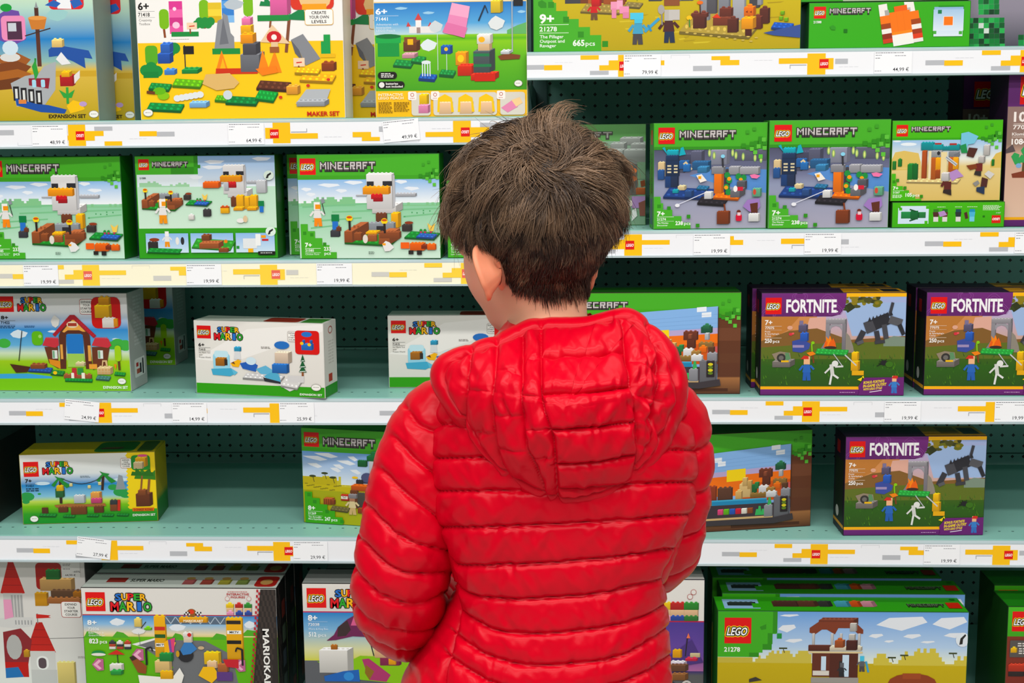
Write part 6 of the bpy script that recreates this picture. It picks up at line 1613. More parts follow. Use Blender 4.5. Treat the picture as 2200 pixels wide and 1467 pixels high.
# third shelves
bx('house', 'box with a red roofed toy cottage, front one of the pair', 'L3', .354, .191, .085, 283, 841, None, -1.5, anchor='r')
bx('house', 'box with a red roofed toy cottage, pushed back in the shadow', 'L3', .354, .191, .085, 378, 785, None, 0, anchor='r')
bx('ice', 'white and green box marked 71415, turned at an angle, fully in view', 'L3', .262, .141, .062, 422, 834, .04, -11)
bx('ice', 'white and green box marked 71415, half hidden by the boy\'s shoulder', 'L3', .262, .141, .062, 836, 833, None, 0)
bx('table', 'green and brown village table box beside the boy\'s shoulder, upper one', 'R3', .38, .191, .075, 1590, 844, .02, .3, anchor='r')
bx('camp', 'purple camp box fully in view on the third shelf, front one', 'R3', .262, .191, .06, 1632, 847, .008, -.8)
bx('camp', 'purple camp box squeezed in behind the front one, dark side showing', 'R3', .262, .191, .06, 1612, 838, .076, 0)
bx('camp', 'purple camp box on the third shelf cut by the picture edge, front one', 'R3', .262, .191, .06, 1983, 849, .008, -.8)
bx('camp', 'purple camp box at the picture edge, standing behind the cut-off one', 'R3', .262, .191, .06, 1960, 838, .076, 0)
# fourth shelves
bx('black', 'plain black box whose side shows at the left picture edge', 'L4', .2, .16, .2, -8, 1130, .06, 0, anchor='r')
bx('jungle', 'yellow and green box with palm trees, alone on the nearly empty shelf', 'L4', .262, .141, .09, 50, 1127, None, 5.5)
bx('mine', 'green mine box marked 247 pcs, partly behind the boy\'s sleeve', 'L4', .205, .191, .06, 653, 1122, None, -11)
bx('table', 'green and brown village table box on the fourth shelf, turned, behind the sleeve', 'R4', .38, .191, .075, 1741, 1130, None, 11, anchor='r')
bx('camp', 'purple camp box alone on the fourth shelf beside an empty space', 'R4', .262, .191, .075, 1811, 1151, None, 1.5)
# bottom decks: measured at the tops, which are in view
def low(des, label, side, W, D, xl, yt, Y, rot=0.0, anchor='l', H=None):
    p = at(xl, yt, Y)
    h = (float(p[2]) - BASE) if H is None else H
    yb = pix(np.array([[p[0], Y, BASE]]))
    bx(des, label, side + 'B', W, h, D, float(yb[0][0]), float(yb[1][0]), Y, rot, anchor=anchor)
low('castle', 'white box with red cone towers at the lower left picture corner', 'L', .354, .09, 181, 1200, .07, 0, 'r', H=.318)
low('race', 'racing box marked 823 pcs, front one of three', 'L', .378, .072, 173, 1262, -.012)
low('race', 'racing box standing second behind the one marked 823 pcs', 'L', .378, .072, 206, 1229, .066, 0, 'l', H=.282)
low('race', 'racing box standing third, only its top showing under the shelf', 'L', .378, .072, 238, 1205, .144, 0, 'l', H=.282)
low('boo_kart', 'white and blue box marked 512 pcs behind the boy\'s elbow', 'L', .25, .075, 648, 1253, -.005)
low('boo_kart', 'grey topped box standing behind the box marked 512 pcs', 'L', .25, .075, 700, 1222, .13)
low('purple_race', 'white and violet racing box showing beyond the boy\'s other side', 'R', .36, .07, 1515, 1205, .0, 0, 'r', H=.3)
low('outpost_back', 'green outpost box marked 21278 on the bottom deck, front one of three', 'R', .462, .07, 1542, 1312, -.03, .0)
low('outpost_back', 'green outpost box second in the row on the bottom deck', 'R', .462, .07, 1551, 1274, .045, 0)
low('outpost_back', 'green outpost box third in the row, under the shelf', 'R', .45, .07, 1530, 1240, .12, 0)
low('nether', 'green and red box cut by the picture edge on the bottom deck, front one', 'R', .35, .08, 2166, 1303, -.02)
low('nether', 'dark green box behind the front red one on the bottom deck', 'R', .35, .08, 2136, 1257, .07)
# ------------------------------------------------------------------ the boy in the red jacket, seen from behind
BY = -1.0                                   # his distance plane
foot = at(1200, 1467, BY)
boy = empty('person', (float(foot[0]), BY, 0), 0, 'child with tousled brown hair in a red quilted hooded jacket, seen from behind', 'person')
BO = np.array([float(foot[0]), BY, 0.0])

def fast_mesh(name, V, Q, smooth=True, col=None):
    me = bpy.data.meshes.new(name)
    me.vertices.add(len(V))
    me.vertices.foreach_set('co', np.asarray(V, np.float32).ravel())
    me.loops.add(Q.size)
    me.loops.foreach_set('vertex_index', Q.astype(np.int32).ravel())
    me.polygons.add(len(Q))
    me.polygons.foreach_set('loop_start', (np.arange(len(Q)) * Q.shape[1]).astype(np.int32))
    me.update(calc_edges=True)
    if col is not None:
        ca = me.color_attributes.new('Col', 'FLOAT_COLOR', 'POINT')
        ca.data.foreach_set('color', np.concatenate([col, np.ones((len(col), 1))], 1).astype(np.float32).ravel())
    if smooth:
        me.shade_smooth()
    return me
def grid_quads(r, c, closed):
    idx = np.arange(r * c).reshape(r, c)
    a, b = idx[:-1], idx[1:]
    if closed:
        return np.stack([a, np.roll(a, -1, 1), np.roll(b, -1, 1), b], -1).reshape(-1, 4)
    return np.stack([a[:, :-1], a[:, 1:], b[:, 1:], b[:, :-1]], -1).reshape(-1, 4)
def normals(P, closed):
    if closed:
        du = np.roll(P, -1, 1) - np.roll(P, 1, 1)
    else:
        du = np.gradient(P, axis=1)
    dv = np.gradient(P, axis=0)
    n = np.cross(du, dv)
    return n / (np.linalg.norm(n, axis=-1, keepdims=True) + 1e-12)
def spline(pts, n):
    """Catmull-Rom through pts (rows of any width), n samples"""
    p = np.array(pts, float)
    p = np.vstack([2 * p[0] - p[1], p, 2 * p[-1] - p[-2]])
    m = len(p) - 3
    out = []
    for t in np.linspace(0, m - 1e-6, n):
        i = int(t)
        f = t - i
        a, b, c, d = p[i:i + 4]
        out.append(.5 * (2 * b + (c - a) * f + (2 * a - 5 * b + 4 * c - d) * f * f + (3 * b - a - 3 * c + d) * f ** 3))
    return np.array(out)
def seam_dist(px, py, lines):
    d = np.full(px.shape, 1e9)
    for ln in lines:
        ln = spline(ln, max(8, 6 * len(ln))) if len(ln) > 2 else np.array(ln, float)
        for (x0, y0), (x1, y1) in zip(ln[:-1], ln[1:]):
            vx, vy = x1 - x0, y1 - y0
            t = np.clip(((px - x0) * vx + (py - y0) * vy) / (vx * vx + vy * vy + 1e-9), 0, 1)
            d = np.minimum(d, np.hypot(px - x0 - t * vx, py - y0 - t * vy))
    return d
def puff(d, w):
    s = np.clip(d / w, 0, 1)
    return np.sqrt(np.clip(1 - (1 - s) ** 2, 0, 1))
def creases(px, py, d, k=1.0, seed=0):
    a = vnoise(px / 11 + vnoise(px / 50, py / 50, seed + 9) * 2, py / 46, seed) * np.exp(-d / 22) * .0019
    b = vnoise((px + py * .5) / 20, (py - px * .35) / 62, seed + 1) * .0022
    c = vnoise((px - py * .6) / 15, (py + px * .5) / 44, seed + 2) * .0013
    return (a + b + c) * k

def red_nylon():
    m = bpy.data.materials.new('red_nylon')
    m.use_nodes = True
    nt = m.node_tree
    b = nt.nodes['Principled BSDF']
    b.inputs['Base Color'].default_value = (*lin('#c6001c'), 1)
    b.inputs['Roughness'].default_value = .3
    b.inputs['Specular IOR Level'].default_value = .14
    b.inputs['Sheen Weight'].default_value = .0
    b.inputs['Sheen Tint'].default_value = (1, .35, .4, 1)
    tc = nt.nodes.new('ShaderNodeTexCoord')
    n = nt.nodes.new('ShaderNodeTexNoise')
    n.inputs['Scale'].default_value = 95
    n.inputs['Detail'].default_value = 5
    n.inputs['Distortion'].default_value = .8
    bp = nt.nodes.new('ShaderNodeBump')
    bp.inputs['Strength'].default_value = .12
    bp.inputs['Distance'].default_value = .0022
    nt.links.new(tc.outputs['Object'], n.inputs['Vector'])
    nt.links.new(n.outputs['Fac'], bp.inputs['Height'])
    nt.links.new(bp.outputs['Normal'], b.inputs['Normal'])
    return m
RED = red_nylon()

# ---- jacket body: rings measured between its two outlines
LV = [(690, 1105, 1262), (712, 1092, 1285), (740, 1062, 1322), (770, 1030, 1368), (800, 1000, 1405), (835, 968, 1442), (870, 945, 1466), (920, 934, 1482), (1000, 932, 1490), (1080, 936, 1484), (1150, 954, 1458), (1210, 974, 1430),
      (1260, 986, 1424), (1320, 964, 1432), (1390, 914, 1440), (1467, 868, 1444), (1560, 850, 1448), (1640, 850, 1450)]
zl = [float(at(l, y, BY)[2] + at(r, y, BY)[2]) / 2 for y, l, r in LV]
xl = [float(at(l, y, BY)[0]) for y, l, r in LV]
xr = [float(at(r, y, BY)[0]) for y, l, r in LV]
bd = [.045, .05, .062, .072, .08, .088, .094, .099, .103, .103, .1, .098, .1, .106, .112, .118, .122, .124]
NR, NC = 330, 520
zz = np.linspace(zl[0], zl[-1], NR)
def ip(v):
    w = np.interp(zz[::-1], zl[::-1], v[::-1])[::-1]
    k = np.ones(15) / 15
    return np.convolve(np.pad(w, 7, 'edge'), k, 'valid')
XL, XR, BD = ip(xl) + .004, ip(xr) - .005, ip(bd)
th = np.linspace(0, 2 * pi, NC, endpoint=False)
cx, ha = (XL + XR) / 2, (XR - XL) / 2
ex = 2 / 2.5
TX = cx[:, None] + ha[:, None] * (np.sign(np.cos(th)) * np.abs(np.cos(th)) ** ex)[None]
TY = BY + BD[:, None] * (np.sign(np.sin(th)) * np.abs(np.sin(th)) ** ex)[None]
P = np.stack([TX, TY, np.repeat(zz[:, None], NC, 1)], -1)
N = normals(P, True)
if (N[NR // 2, NC * 3 // 4] @ np.array([0, -1, 0])) < 0:
    N = -N
BACKS = [[(936, 917), (982, 912), (1100, 908), (1300, 900), (1444, 904), (1500, 908)], [(937, 984), (1046, 981), (1200, 975), (1415, 967), (1500, 969)],
         [(937, 1053), (1131, 1051), (1250, 1047), (1359, 1038), (1500, 1034)], [(943, 1130), (1080, 1128), (1224, 1121), (1350, 1113), (1476, 1102)],
         [(975, 1196), (1000, 1209), (1110, 1208), (1224, 1201), (1340, 1189), (1445, 1173)], [(985, 1250), (1038, 1277), (1150, 1281), (1299, 1268), (1412, 1238)],
         [(997, 1309), (1040, 1338), (1087, 1355), (1187, 1357), (1336, 1336), (1430, 1294)], [(982, 1358), (1030, 1394), (1075, 1414), (1150, 1427), (1299, 1414), (1370, 1384), (1430, 1347)],
         [(967, 1406), (1010, 1436), (1057, 1462), (1150, 1484), (1299, 1472), (1380, 1440), (1436, 1404)], [(950, 1480), (1050, 1530), (1200, 1550), (1350, 1530), (1440, 1470)], [(950, 1560), (1100, 1610), (1350, 1605), (1440, 1550)],
         [(936, 850), (938, 960), (938, 1060), (944, 1125), (972, 1190), (990, 1250), (998, 1309), (984, 1380), (960, 1467), (940, 1560)],
         [(1503, 880), (1500, 1036), (1474, 1106), (1442, 1178), (1414, 1238), (1432, 1300), (1436, 1467), (1436, 1560)]]
px, py = pix(P)
d = seam_dist(px, py, BACKS)
face = N[..., 1] < .25
ringd = np.abs(((P[..., 2] - zz[-1]) / .036) % 1 - .5)
dz = np.where(face, d, (.5 - ringd) * 75)
Hh = .0045 * puff(dz, 13) + .0045 * puff(dz, 38) + creases(px, py, dz, .62)
# side panel hangs in long folds
side = np.clip((985 - px) / 40, 0, 1) * np.clip((py - 1230) / 60, 0, 1)
Hh += side * .004 * vnoise(px / 22, py / 300, 5)
P = P + N * Hh[..., None] - BO
jk = fast_mesh('jacket', P.reshape(-1, 3), grid_quads(NR, NC, True))
jacket = link('jacket', jk, RED, boy, 'red quilted puffer jacket with horizontal baffles')

# ---- sleeves
def sleeve(path, seams, n=260, m=150, seed=0, ringw=.036):
    S = spline([list(at(x, y, Y)) + [r] for x, y, Y, r in path], n)
    C, R = S[:, :3], S[:, 3]
    T = np.gradient(C, axis=0)
    T /= np.linalg.norm(T, axis=1, keepdims=True)
    A = np.zeros_like(C)
    a = np.array([1.0, 0, 0])
    for i in range(n):
        a = a - T[i] * (a @ T[i])
        a /= np.linalg.norm(a)
        A[i] = a
    B = np.cross(T, A)
    t = np.linspace(0, 2 * pi, m, endpoint=False)
    P = C[:, None] + R[:, None, None] * (np.cos(t)[None, :, None] * A[:, None] + np.sin(t)[None, :, None] * B[:, None])
    N = (P - C[:, None]) / R[:, None, None]
    px, py = pix(P)
    arc = np.concatenate([[0], np.cumsum(np.linalg.norm(np.diff(C, axis=0), axis=1))])
    ringd = (.5 - np.abs((arc / ringw) % 1 - .5))[:, None] * 75 * np.ones(m)[None]
    V = P - CAM
    V /= np.linalg.norm(V, axis=-1, keepdims=True)
    vis = (N * V).sum(-1) < .1
    last = max(y for l in seams for x, y in l) + 40 if seams else 0
    dd = np.where(vis & (py < last) & (arc[:, None] < arc[-1] * .62), seam_dist(px, py, seams) if seams else 1e9, ringd)
    if not seams:
        dd = ringd
    h = .0042 * puff(dd, 13) + .0042 * puff(dd, 38) + creases(px, py, dd, .7, seed)
    h *= np.clip((n - 1 - np.arange(n)) / 12, 0, 1)[:, None]
    P = P + N * h[..., None] - BO
    # close the cuff
    c0 = (C[-1] - BO)[None, None].repeat(m, 1) + (P[-1:] - (C[-1] - BO)) * .72
    c1 = c0 - T[-1] * .02
    P = np.concatenate([P, c0, c1], 0)
    return P, grid_quads(n + 2, m, True), C[-1], T[-1]
LSEAM = [[(880, 880), (905, 915), (940, 930)], [(859, 945), (893, 985), (938, 1024)], [(831, 1012), (875, 1060), (925, 1100), (945, 1120)], [(801, 1088), (832, 1122), (863, 1149), (905, 1168), (965, 1182)],
         [(777, 1149), (812, 1190), (852, 1218), (890, 1229), (950, 1226)], [(760, 1208), (790, 1246), (826, 1274), (870, 1290), (905, 1289), (945, 1270)], [(757, 1280), (785, 1314), (815, 1335), (860, 1350), (905, 1350), (940, 1335)], [(775, 1345), (830, 1382), (880, 1392), (920, 1380)]]
LP = [(1016, 905, -.985, .044), (971, 925, -.99, .05), (936, 975, -.998, .049), (909, 1040, -1.008, .046), (890, 1110, -1.016, .0445), (874, 1180, -1.02, .044), (860, 1250, -1.018, .0425), (858, 1300, -1.0, .041), (876, 1322, -.96, .04), (906, 1310, -.91, .038), (951, 1285, -.85, .034), (991, 1262, -.8, .031)]
Pa, Qa, endL, dirL = sleeve(LP, LSEAM, seed=20)
link('sleeve', fast_mesh('sleeve', Pa.reshape(-1, 3), Qa), RED, jacket)
RP = [(1381, 905, -.985, .044), (1411, 925, -.985, .046), (1424, 975, -.985, .044), (1423, 1040, -.985, .042), (1418, 1100, -.98, .041), (1410, 1150, -.965, .041), (1398, 1180, -.93, .04), (1381, 1175, -.885, .037), (1356, 1165, -.83, .034), (1331, 1160, -.79, .031)]
Pb, Qb, endR, dirR = sleeve(RP, [], seed=40)
link('sleeve', fast_mesh('sleeve', Pb.reshape(-1, 3), Qb), RED, jacket)

# ---- hood, lying on the back
HO = [(978, 764), (1025, 748), (1075, 731), (1112, 712), (1150, 698), (1205, 697), (1262, 695), (1295, 687), (1325, 679), (1355, 678), (1388, 701), (1415, 725), (1436, 750), (1452, 785), (1461, 812), (1463, 842), (1456, 875), (1446, 904), (1415, 969), (1385, 1007),
      (1351, 1036), (1292, 1064), (1224, 1074), (1187, 1070), (1131, 1048), (1068, 1010), (1040, 980), (1016, 943), (978, 884), (949, 839), (939, 805), (950, 780)]
NS, NRR = 420, 170
hb = spline(HO + [HO[0]], NS + 1)[:-1]
hc = np.array([1215.0, 875.0])
hb = hc + (hb - hc) * .988
rr_ = np.concatenate([np.linspace(.0, 1, NRR) ** .85, [.996, .985, .965, .93, .88]])
q = hc + rr_[:, None, None] * (hb - hc)[None]
dep = np.concatenate([np.zeros(NRR), [.006, .013, .024, .04, .055]])
X, Y = q[..., 0], q[..., 1]
ed = hb[None] * np.ones((len(rr_), 1, 1))
def hood_edge(x, y):
    yb = -1.0 - .096 * np.sqrt(np.clip(1 - ((x - 1205) / 330) ** 2, .0, 1))
    t = np.clip((830 - y) / 140, 0, 1)
    return yb * (1 - t) + (-1.036 - .0 * x) * t
edge = hood_edge(ed[..., 0], ed[..., 1])
mid = hood_edge(X, Y)
rc = np.clip(rr_, 0, 1)[:, None]
Yd = mid * (1 - rc) + edge * rc - .052 * (1 - rc ** 2.2) ** .62
Yd = Yd + dep[:, None]
Ph = at_np(X, Y, Yd)
Nh = normals(Ph, True)
if Nh[40].mean(0)[1] > 0:
    Nh = -Nh
Nh[:14] = Nh[14].mean(0) / np.linalg.norm(Nh[14].mean(0))
z4 = lambda l: [(740 + .3727 * x, 660 + .3727 * y) for x, y in l]
HS = [z4(l) for l in ([(885, 225), (880, 400), (870, 600), (905, 850), (950, 930), (1010, 1010)], [(1030, 180), (1035, 500), (1060, 750), (1110, 900), (1150, 1000), (1170, 1060)], [(1135, 130), (1140, 500), (1180, 640), (1210, 760), (1230, 1000), (1235, 1100)],
      [(745, 270), (712, 600), (725, 720), (800, 830), (900, 930)], [(1590, 110), (1640, 480), (1665, 700), (1660, 880), (1640, 1010)], [(1145, 308), (1380, 302), (1612, 275)], [(1150, 508), (1390, 500), (1635, 465)], [(1185, 697), (1420, 690), (1662, 655)], [(1215, 893), (1440, 880), (1660, 840)], [(1230, 1020), (1440, 1020), (1640, 990)],
      [(1730, 130), (1790, 260), (1800, 420), (1760, 600), (1740, 750), (1665, 900)], [(1035, 330), (1140, 330)], [(1040, 510), (1150, 520)], [(1055, 700), (1185, 690)], [(1090, 860), (1215, 850)], [(640, 320), (900, 232), (1110, 142), (1400, 135), (1560, 92), (1650, 88)],
      [(1640, 330), (1790, 380)], [(1645, 500), (1795, 540)], [(1660, 640), (1755, 660)], [(1660, 780), (1735, 790)], [(700, 480), (880, 500)], [(720, 700), (880, 720)], [(880, 380), (1035, 420)], [(880, 620), (1045, 620)], [(910, 800), (1080, 810)])]
dh = seam_dist(X, Y, HS)
strong = seam_dist(X, Y, HS[:11])
bunch = np.exp(-((X - 1385) / 40) ** 2) * np.clip((Y - 720) / 60, 0, 1) * np.clip((1000 - Y) / 80, 0, 1)
rimband = (1 - rc) * 330
strong = np.minimum(strong, np.abs(rimband - 24))
hh = (.0044 * puff(strong, 12) + .0042 * puff(strong, 36)) * (.7 + .3 * puff(dh, 14)) + creases(X, Y, dh, .85, 60) * np.clip((rimband - 4) / 30, .08, 1) + bunch * (.004 * vnoise((X + Y * .3) / 13, (Y - X * .6) / 22, 71) + .003 * vnoise(X / 9, Y / 26, 72))
hh *= np.concatenate([np.ones(NRR), [.8, .5, .2, 0, 0]])[:, None]
Ph = Ph + Nh * hh[..., None] - BO
hd = link('hood', fast_mesh('hood', Ph.reshape(-1, 3), grid_quads(len(rr_), NS, True)), RED, jacket, 'soft quilted hood hanging down the back')
rim = [HO[-2], HO[-1]] + HO[:11]
rp = spline(rim, 60)
re = hood_edge(rp[:, 0], rp[:, 1]) - .004
rb = at_np(rp[:, 0], rp[:, 1], re) - BO
MB().tube([tuple(p) for p in rb], .0045, 8).build('hood_binding', mat('red_binding', '#e2102a', rough=.45), jacket, True)

# ---- head and neck: one smooth surface around the head's centre
HC = at(1146, 470, -.985)
YH, PH_ = radians(34), radians(14)
fv = np.array([-sin(YH) * cos(PH_), cos(YH) * cos(PH_), -sin(PH_)])
lv = np.array([-cos(YH), -sin(YH), 0])
uv = np.cross(lv, fv) * -1
uv = uv if uv[2] > 0 else -uv
LOC = np.stack([fv, lv, uv])                # world -> (front, left, up)
def sm(a, b, k):
    h = np.clip(.5 + .5 * (b - a) / k, 0, 1)
    return b + (a - b) * h - k * h * (1 - h)
def ell(p, c, r):
    q = (p - c) / r
    k0 = np.linalg.norm(q, axis=-1)
    k1 = np.linalg.norm(q / r, axis=-1)
    return k0 * (k0 - 1) / (k1 + 1e-9)
neck_a = (at(1178, 640, -.99) - HC) @ LOC.T
neck_b = (at(1180, 760, -1.005) - HC) @ LOC.T
def sdf(p):
    a = ell(p, np.array([-.004, 0, .006]), np.array([.088, .0715, .083]))
    a = sm(a, ell(p, np.array([.03, 0, -.05]), np.array([.052, .049, .058])), .03)
    a = sm(a, ell(p, np.array([.062, 0, -.088]), np.array([.02, .024, .018])), .03)
    for s in (-1, 1):
        a = sm(a, ell(p, np.array([.05, .028 * s, -.045]), np.array([.027, .022, .028])), .02)
        a = np.maximum(a, -ell(p, np.array([.097, .031 * s, -.012]), np.array([.012, .016, .01])))
        a = sm(a, ell(p, np.array([.083, .031 * s, -.013]), np.array([.0105, .0115, .0105])), .003)
    a = sm(a, ell(p, np.array([.094, 0, -.04]), np.array([.014, .01, .011])), .012)
    a = sm(a, ell(p, np.array([.09, 0, -.02]), np.array([.009, .007, .022])), .01)
    a = sm(a, ell(p, np.array([.083, 0, -.066]), np.array([.01, .02, .006])), .006)
    ab = neck_b - neck_a
    t = np.clip(((p - neck_a) @ ab) / (ab @ ab), 0, 1)
    c = np.linalg.norm(p - neck_a - t[..., None] * ab, axis=-1) - (.0375 + .004 * t)
    return sm(a, c, .022)
nt_, nph = 220, 260
tt = np.linspace(.001, pi - .001, nt_)
ph = np.linspace(0, 2 * pi, nph, endpoint=False)
D = np.stack([np.sin(tt)[:, None] * np.cos(ph)[None], np.sin(tt)[:, None] * np.sin(ph)[None], np.cos(tt)[:, None] * np.ones(nph)[None]], -1)
lo, hi = np.full(D.shape[:2], .03), np.full(D.shape[:2], .2)
for _ in range(26):
    md = (lo + hi) / 2
    ins = sdf(D * md[..., None]) < 0
    lo = np.where(ins, md, lo)
    hi = np.where(ins, hi, md)
RAD = lo
HL = D * RAD[..., None]
HW = HL @ LOC + HC
def rad_at(dirs):
    t = np.arccos(np.clip(dirs[..., 2], -1, 1))
    f = np.arctan2(dirs[..., 1], dirs[..., 0]) % (2 * pi)
    a = np.clip(t / pi * (nt_ - 1), 0, nt_ - 1.001)
    b = f / (2 * pi) * nph
    i, j = a.astype(int), b.astype(int) % nph
    u, v = a - i, b - np.floor(b)
    j2 = (j + 1) % nph
    return (RAD[i, j] * (1 - v) + RAD[i, j2] * v) * (1 - u) + (RAD[i + 1, j] * (1 - v) + RAD[i + 1, j2] * v) * u
# hairline: on the side in view it is measured, elsewhere it follows the head
HLINE = np.array([(900, 390), (975, 410), (1000, 450), (1014, 480), (1040, 518), (1068, 558), (1082, 580), (1090, 602), (1106, 620), (1140, 634), (1180, 642), (1230, 638), (1262, 624), (1300, 606), (1400, 590)], float)
def is_scalp(loc, margin=0):
    w = loc @ LOC + HC
    x, y = pix(w)
    n = loc / np.linalg.norm(loc, axis=-1, keepdims=True)
    vd = (w - CAM)
    vd /= np.linalg.norm(vd, axis=-1, keepdims=True)
    facing = ((n @ LOC) * vd).sum(-1) < .12
    okpix = y < np.interp(x, HLINE[:, 0], HLINE[:, 1]) - margin
    az = np.degrees(np.arccos(np.clip(n[..., 0] / (np.hypot(n[..., 0], n[..., 1]) + 1e-9), -1, 1)))
    lim = np.interp(az, [0, 35, 60, 80, 100, 125, 180], [.42, .40, .2, .0, -.2, -.62, -.8])
    okdir = n[..., 2] > lim
    return np.where(facing & (n[..., 0] < .55), okpix & (n[..., 2] > -.96), okdir)
skin = np.array(lin('#e3ab8b'))
colr = np.tile(skin, (nt_, nph, 1))
def paint(c, rad, col, soft=.3):
    global colr
    k = np.linalg.norm((HL - np.array(c)) / np.array(rad), axis=-1)
    w = np.clip((1.0 + soft - k) / soft, 0, 1)[..., None]
    colr = colr * (1 - w) + np.array(lin(col)) * w
for s in (-1, 1):
    paint((.06, .045 * s, -.045), (.03, .02, .02), '#e59a80', .8)
    paint((.093, .031 * s, -.013), (.012, .012, .006), '#efe9e4', .15)
    paint((.095, .031 * s, -.013), (.012, .0055, .0055), '#3a2418', .15)
    paint((.09, .032 * s, .006), (.02, .016, .0028), '#4a3426', .4)
paint((.092, 0, -.066), (.014, .019, .006), '#c4726a', .3)
sc = is_scalp(HL)
colr[sc] = np.array(lin('#2a1c15'))
VB, QB, CB = [HW.reshape(-1, 3) - BO], [grid_quads(nt_, nph, True)], [colr.reshape(-1, 3)]
nb = nt_ * nph
def add_body(Vn, Qn, c='#e3ab8b'):
    global nb
    VB.append(Vn)
    QB.append(Qn + nb)
    CB.append(np.tile(lin(c), (len(Vn), 1)) if isinstance(c, str) else c)
    nb += len(Vn)

# ---- ears: a cupped shell with a rolled rim, standing off the head
def ear(s):
    base = np.array([-.004, .0655 * s if s > 0 else -.041, -.05])
    tilt = radians(16)
    upv = np.array([-sin(tilt) * -.35, 0, 1.0]); upv /= np.linalg.norm(upv)
    out = radians(42 if s > 0 else 2)
    back = np.array([-cos(out), sin(out) * s, -.12]); back /= np.linalg.norm(back)   # from the hinge to the free rim
    nrm = np.cross(upv, back) * s
    nrm /= np.linalg.norm(nrm)
    if nrm[1] * s < 0:
        nrm = -nrm
    m, k = 48, 16
    a = np.linspace(0, 2 * pi, m, endpoint=False)
    hx = np.where(np.cos(a) > 0, .0225, .012) * (1 + .12 * np.sin(a)) * np.where(np.sin(a) < -.6, .88, 1)
    hz = np.where(np.sin(a) > 0, .0275, .028)
    rows = []
    for r_, off in [(.02, -.011), (.25, -.0108), (.45, -.009), (.62, -.0055), (.78, -.0018), (.9, .0012), (.98, .0022), (1.02, .0008), (1.0, -.0018), (.93, -.0032), (.8, -.0052), (.62, -.0105), (.45, -.0145), (.25, -.016), (.02, -.0165)]:
        rows.append(base + .012 * back + (np.cos(a) * hx * r_)[:, None] * back + (np.sin(a) * hz * r_)[:, None] * upv + (off + .002 * np.sin(2 * a))[:, None] * nrm)
    E_ = np.array(rows)
    W = E_ @ LOC + HC - BO
    cc = np.tile(lin('#e08a68'), (W.shape[0] * W.shape[1], 1))
    t = np.repeat(np.linspace(0, 1, len(rows)), m)
    add_body(W.reshape(-1, 3), grid_quads(len(rows), m, True), cc)
    # root of the ear, joining it to the head
    b = []
    for q in range(10):
        w = q / 9
        cen = base * (1 - w * .0) + np.array([0, -.014 * s, 0]) * (1 - w) + nrm * (-.012) * w + back * .009 * w
        rx, rz = .012 - .002 * w, .02 - .004 * w
        b.append(cen + (np.cos(a) * rx)[:, None] * np.array([1.0, 0, 0]) + (np.sin(a) * rz)[:, None] * upv)
    W = np.array(b) @ LOC + HC - BO
    add_body(W.reshape(-1, 3), grid_quads(10, m, True), '#e29a7a')
for s in (1, -1):
    ear(s)

# ---- hands at the sleeve ends, torso and arms inside the clothes
def tube_np(pts, rad, m=14):
    S = spline([list(p) + [r] for p, r in zip(pts, rad)], 7 * len(pts))
    C, R = S[:, :3], S[:, 3]
    T = np.gradient(C, axis=0)
    T /= np.linalg.norm(T, axis=1, keepdims=True) + 1e-9
    a = np.array([.3, .2, .9])
    t = np.linspace(0, 2 * pi, m, endpoint=False)
    rows = []
    for i in range(len(C)):
        a = a - T[i] * (a @ T[i])
        a /= np.linalg.norm(a)
        b = np.cross(T[i], a)
        rows.append(C[i] + R[i] * (np.cos(t)[:, None] * a + np.sin(t)[:, None] * b))
    rows = [np.repeat(C[:1], m, 0)] + rows + [np.repeat(C[-1:], m, 0)]
    W = np.array(rows)
    return W.reshape(-1, 3), grid_quads(len(rows), m, True)
for end, dr, s in ((endL, dirL, 1), (endR, dirR, -1)):
    e = end - BO
    inn = np.array([s * 1.0, 0, 0]) - dr * (dr[0] * s)
    inn /= np.linalg.norm(inn)
    dn = np.cross(dr, inn)
    dn = dn if dn[2] < 0 else -dn
    add_body(*tube_np([e - dr * .03, e + dr * .012, e + dr * .035, e + dr * .058], [.02, .019, .024, .02]))
    for k, (o_, L) in enumerate(((-.017, .038), (-.006, .045), (.006, .042), (.016, .034))):
        r0 = e + dr * .05 + dn * (o_ * .9)
        add_body(*tube_np([r0, r0 + dr * L * .4 + inn * .003, r0 + dr * L * .75 + inn * .014, r0 + dr * L * .85 + inn * .026], [.0078, .0075, .007, .0055], 10))
    r0 = e + dr * .025 - dn * .014
    add_body(*tube_np([r0, r0 + dr * .02 - dn * .012 + inn * .008, r0 + dr * .036 - dn * .012 + inn * .018], [.009, .0082, .0065], 10))
add_body(*tube_np([at(1180, 740, -1.0) - BO, at(1190, 860, -1.0) - BO, at(1195, 1150, -1.0) - BO, np.array([0, 0, .6])], [.04, .075, .08, .085], 24))
body = link('body', fast_mesh('body', np.concatenate(VB), np.concatenate(QB), True, np.concatenate(CB)), mat('skin', rough=.5, spec=.35, attr=True, sss=.25, bump=(300, .05, 3)), boy)

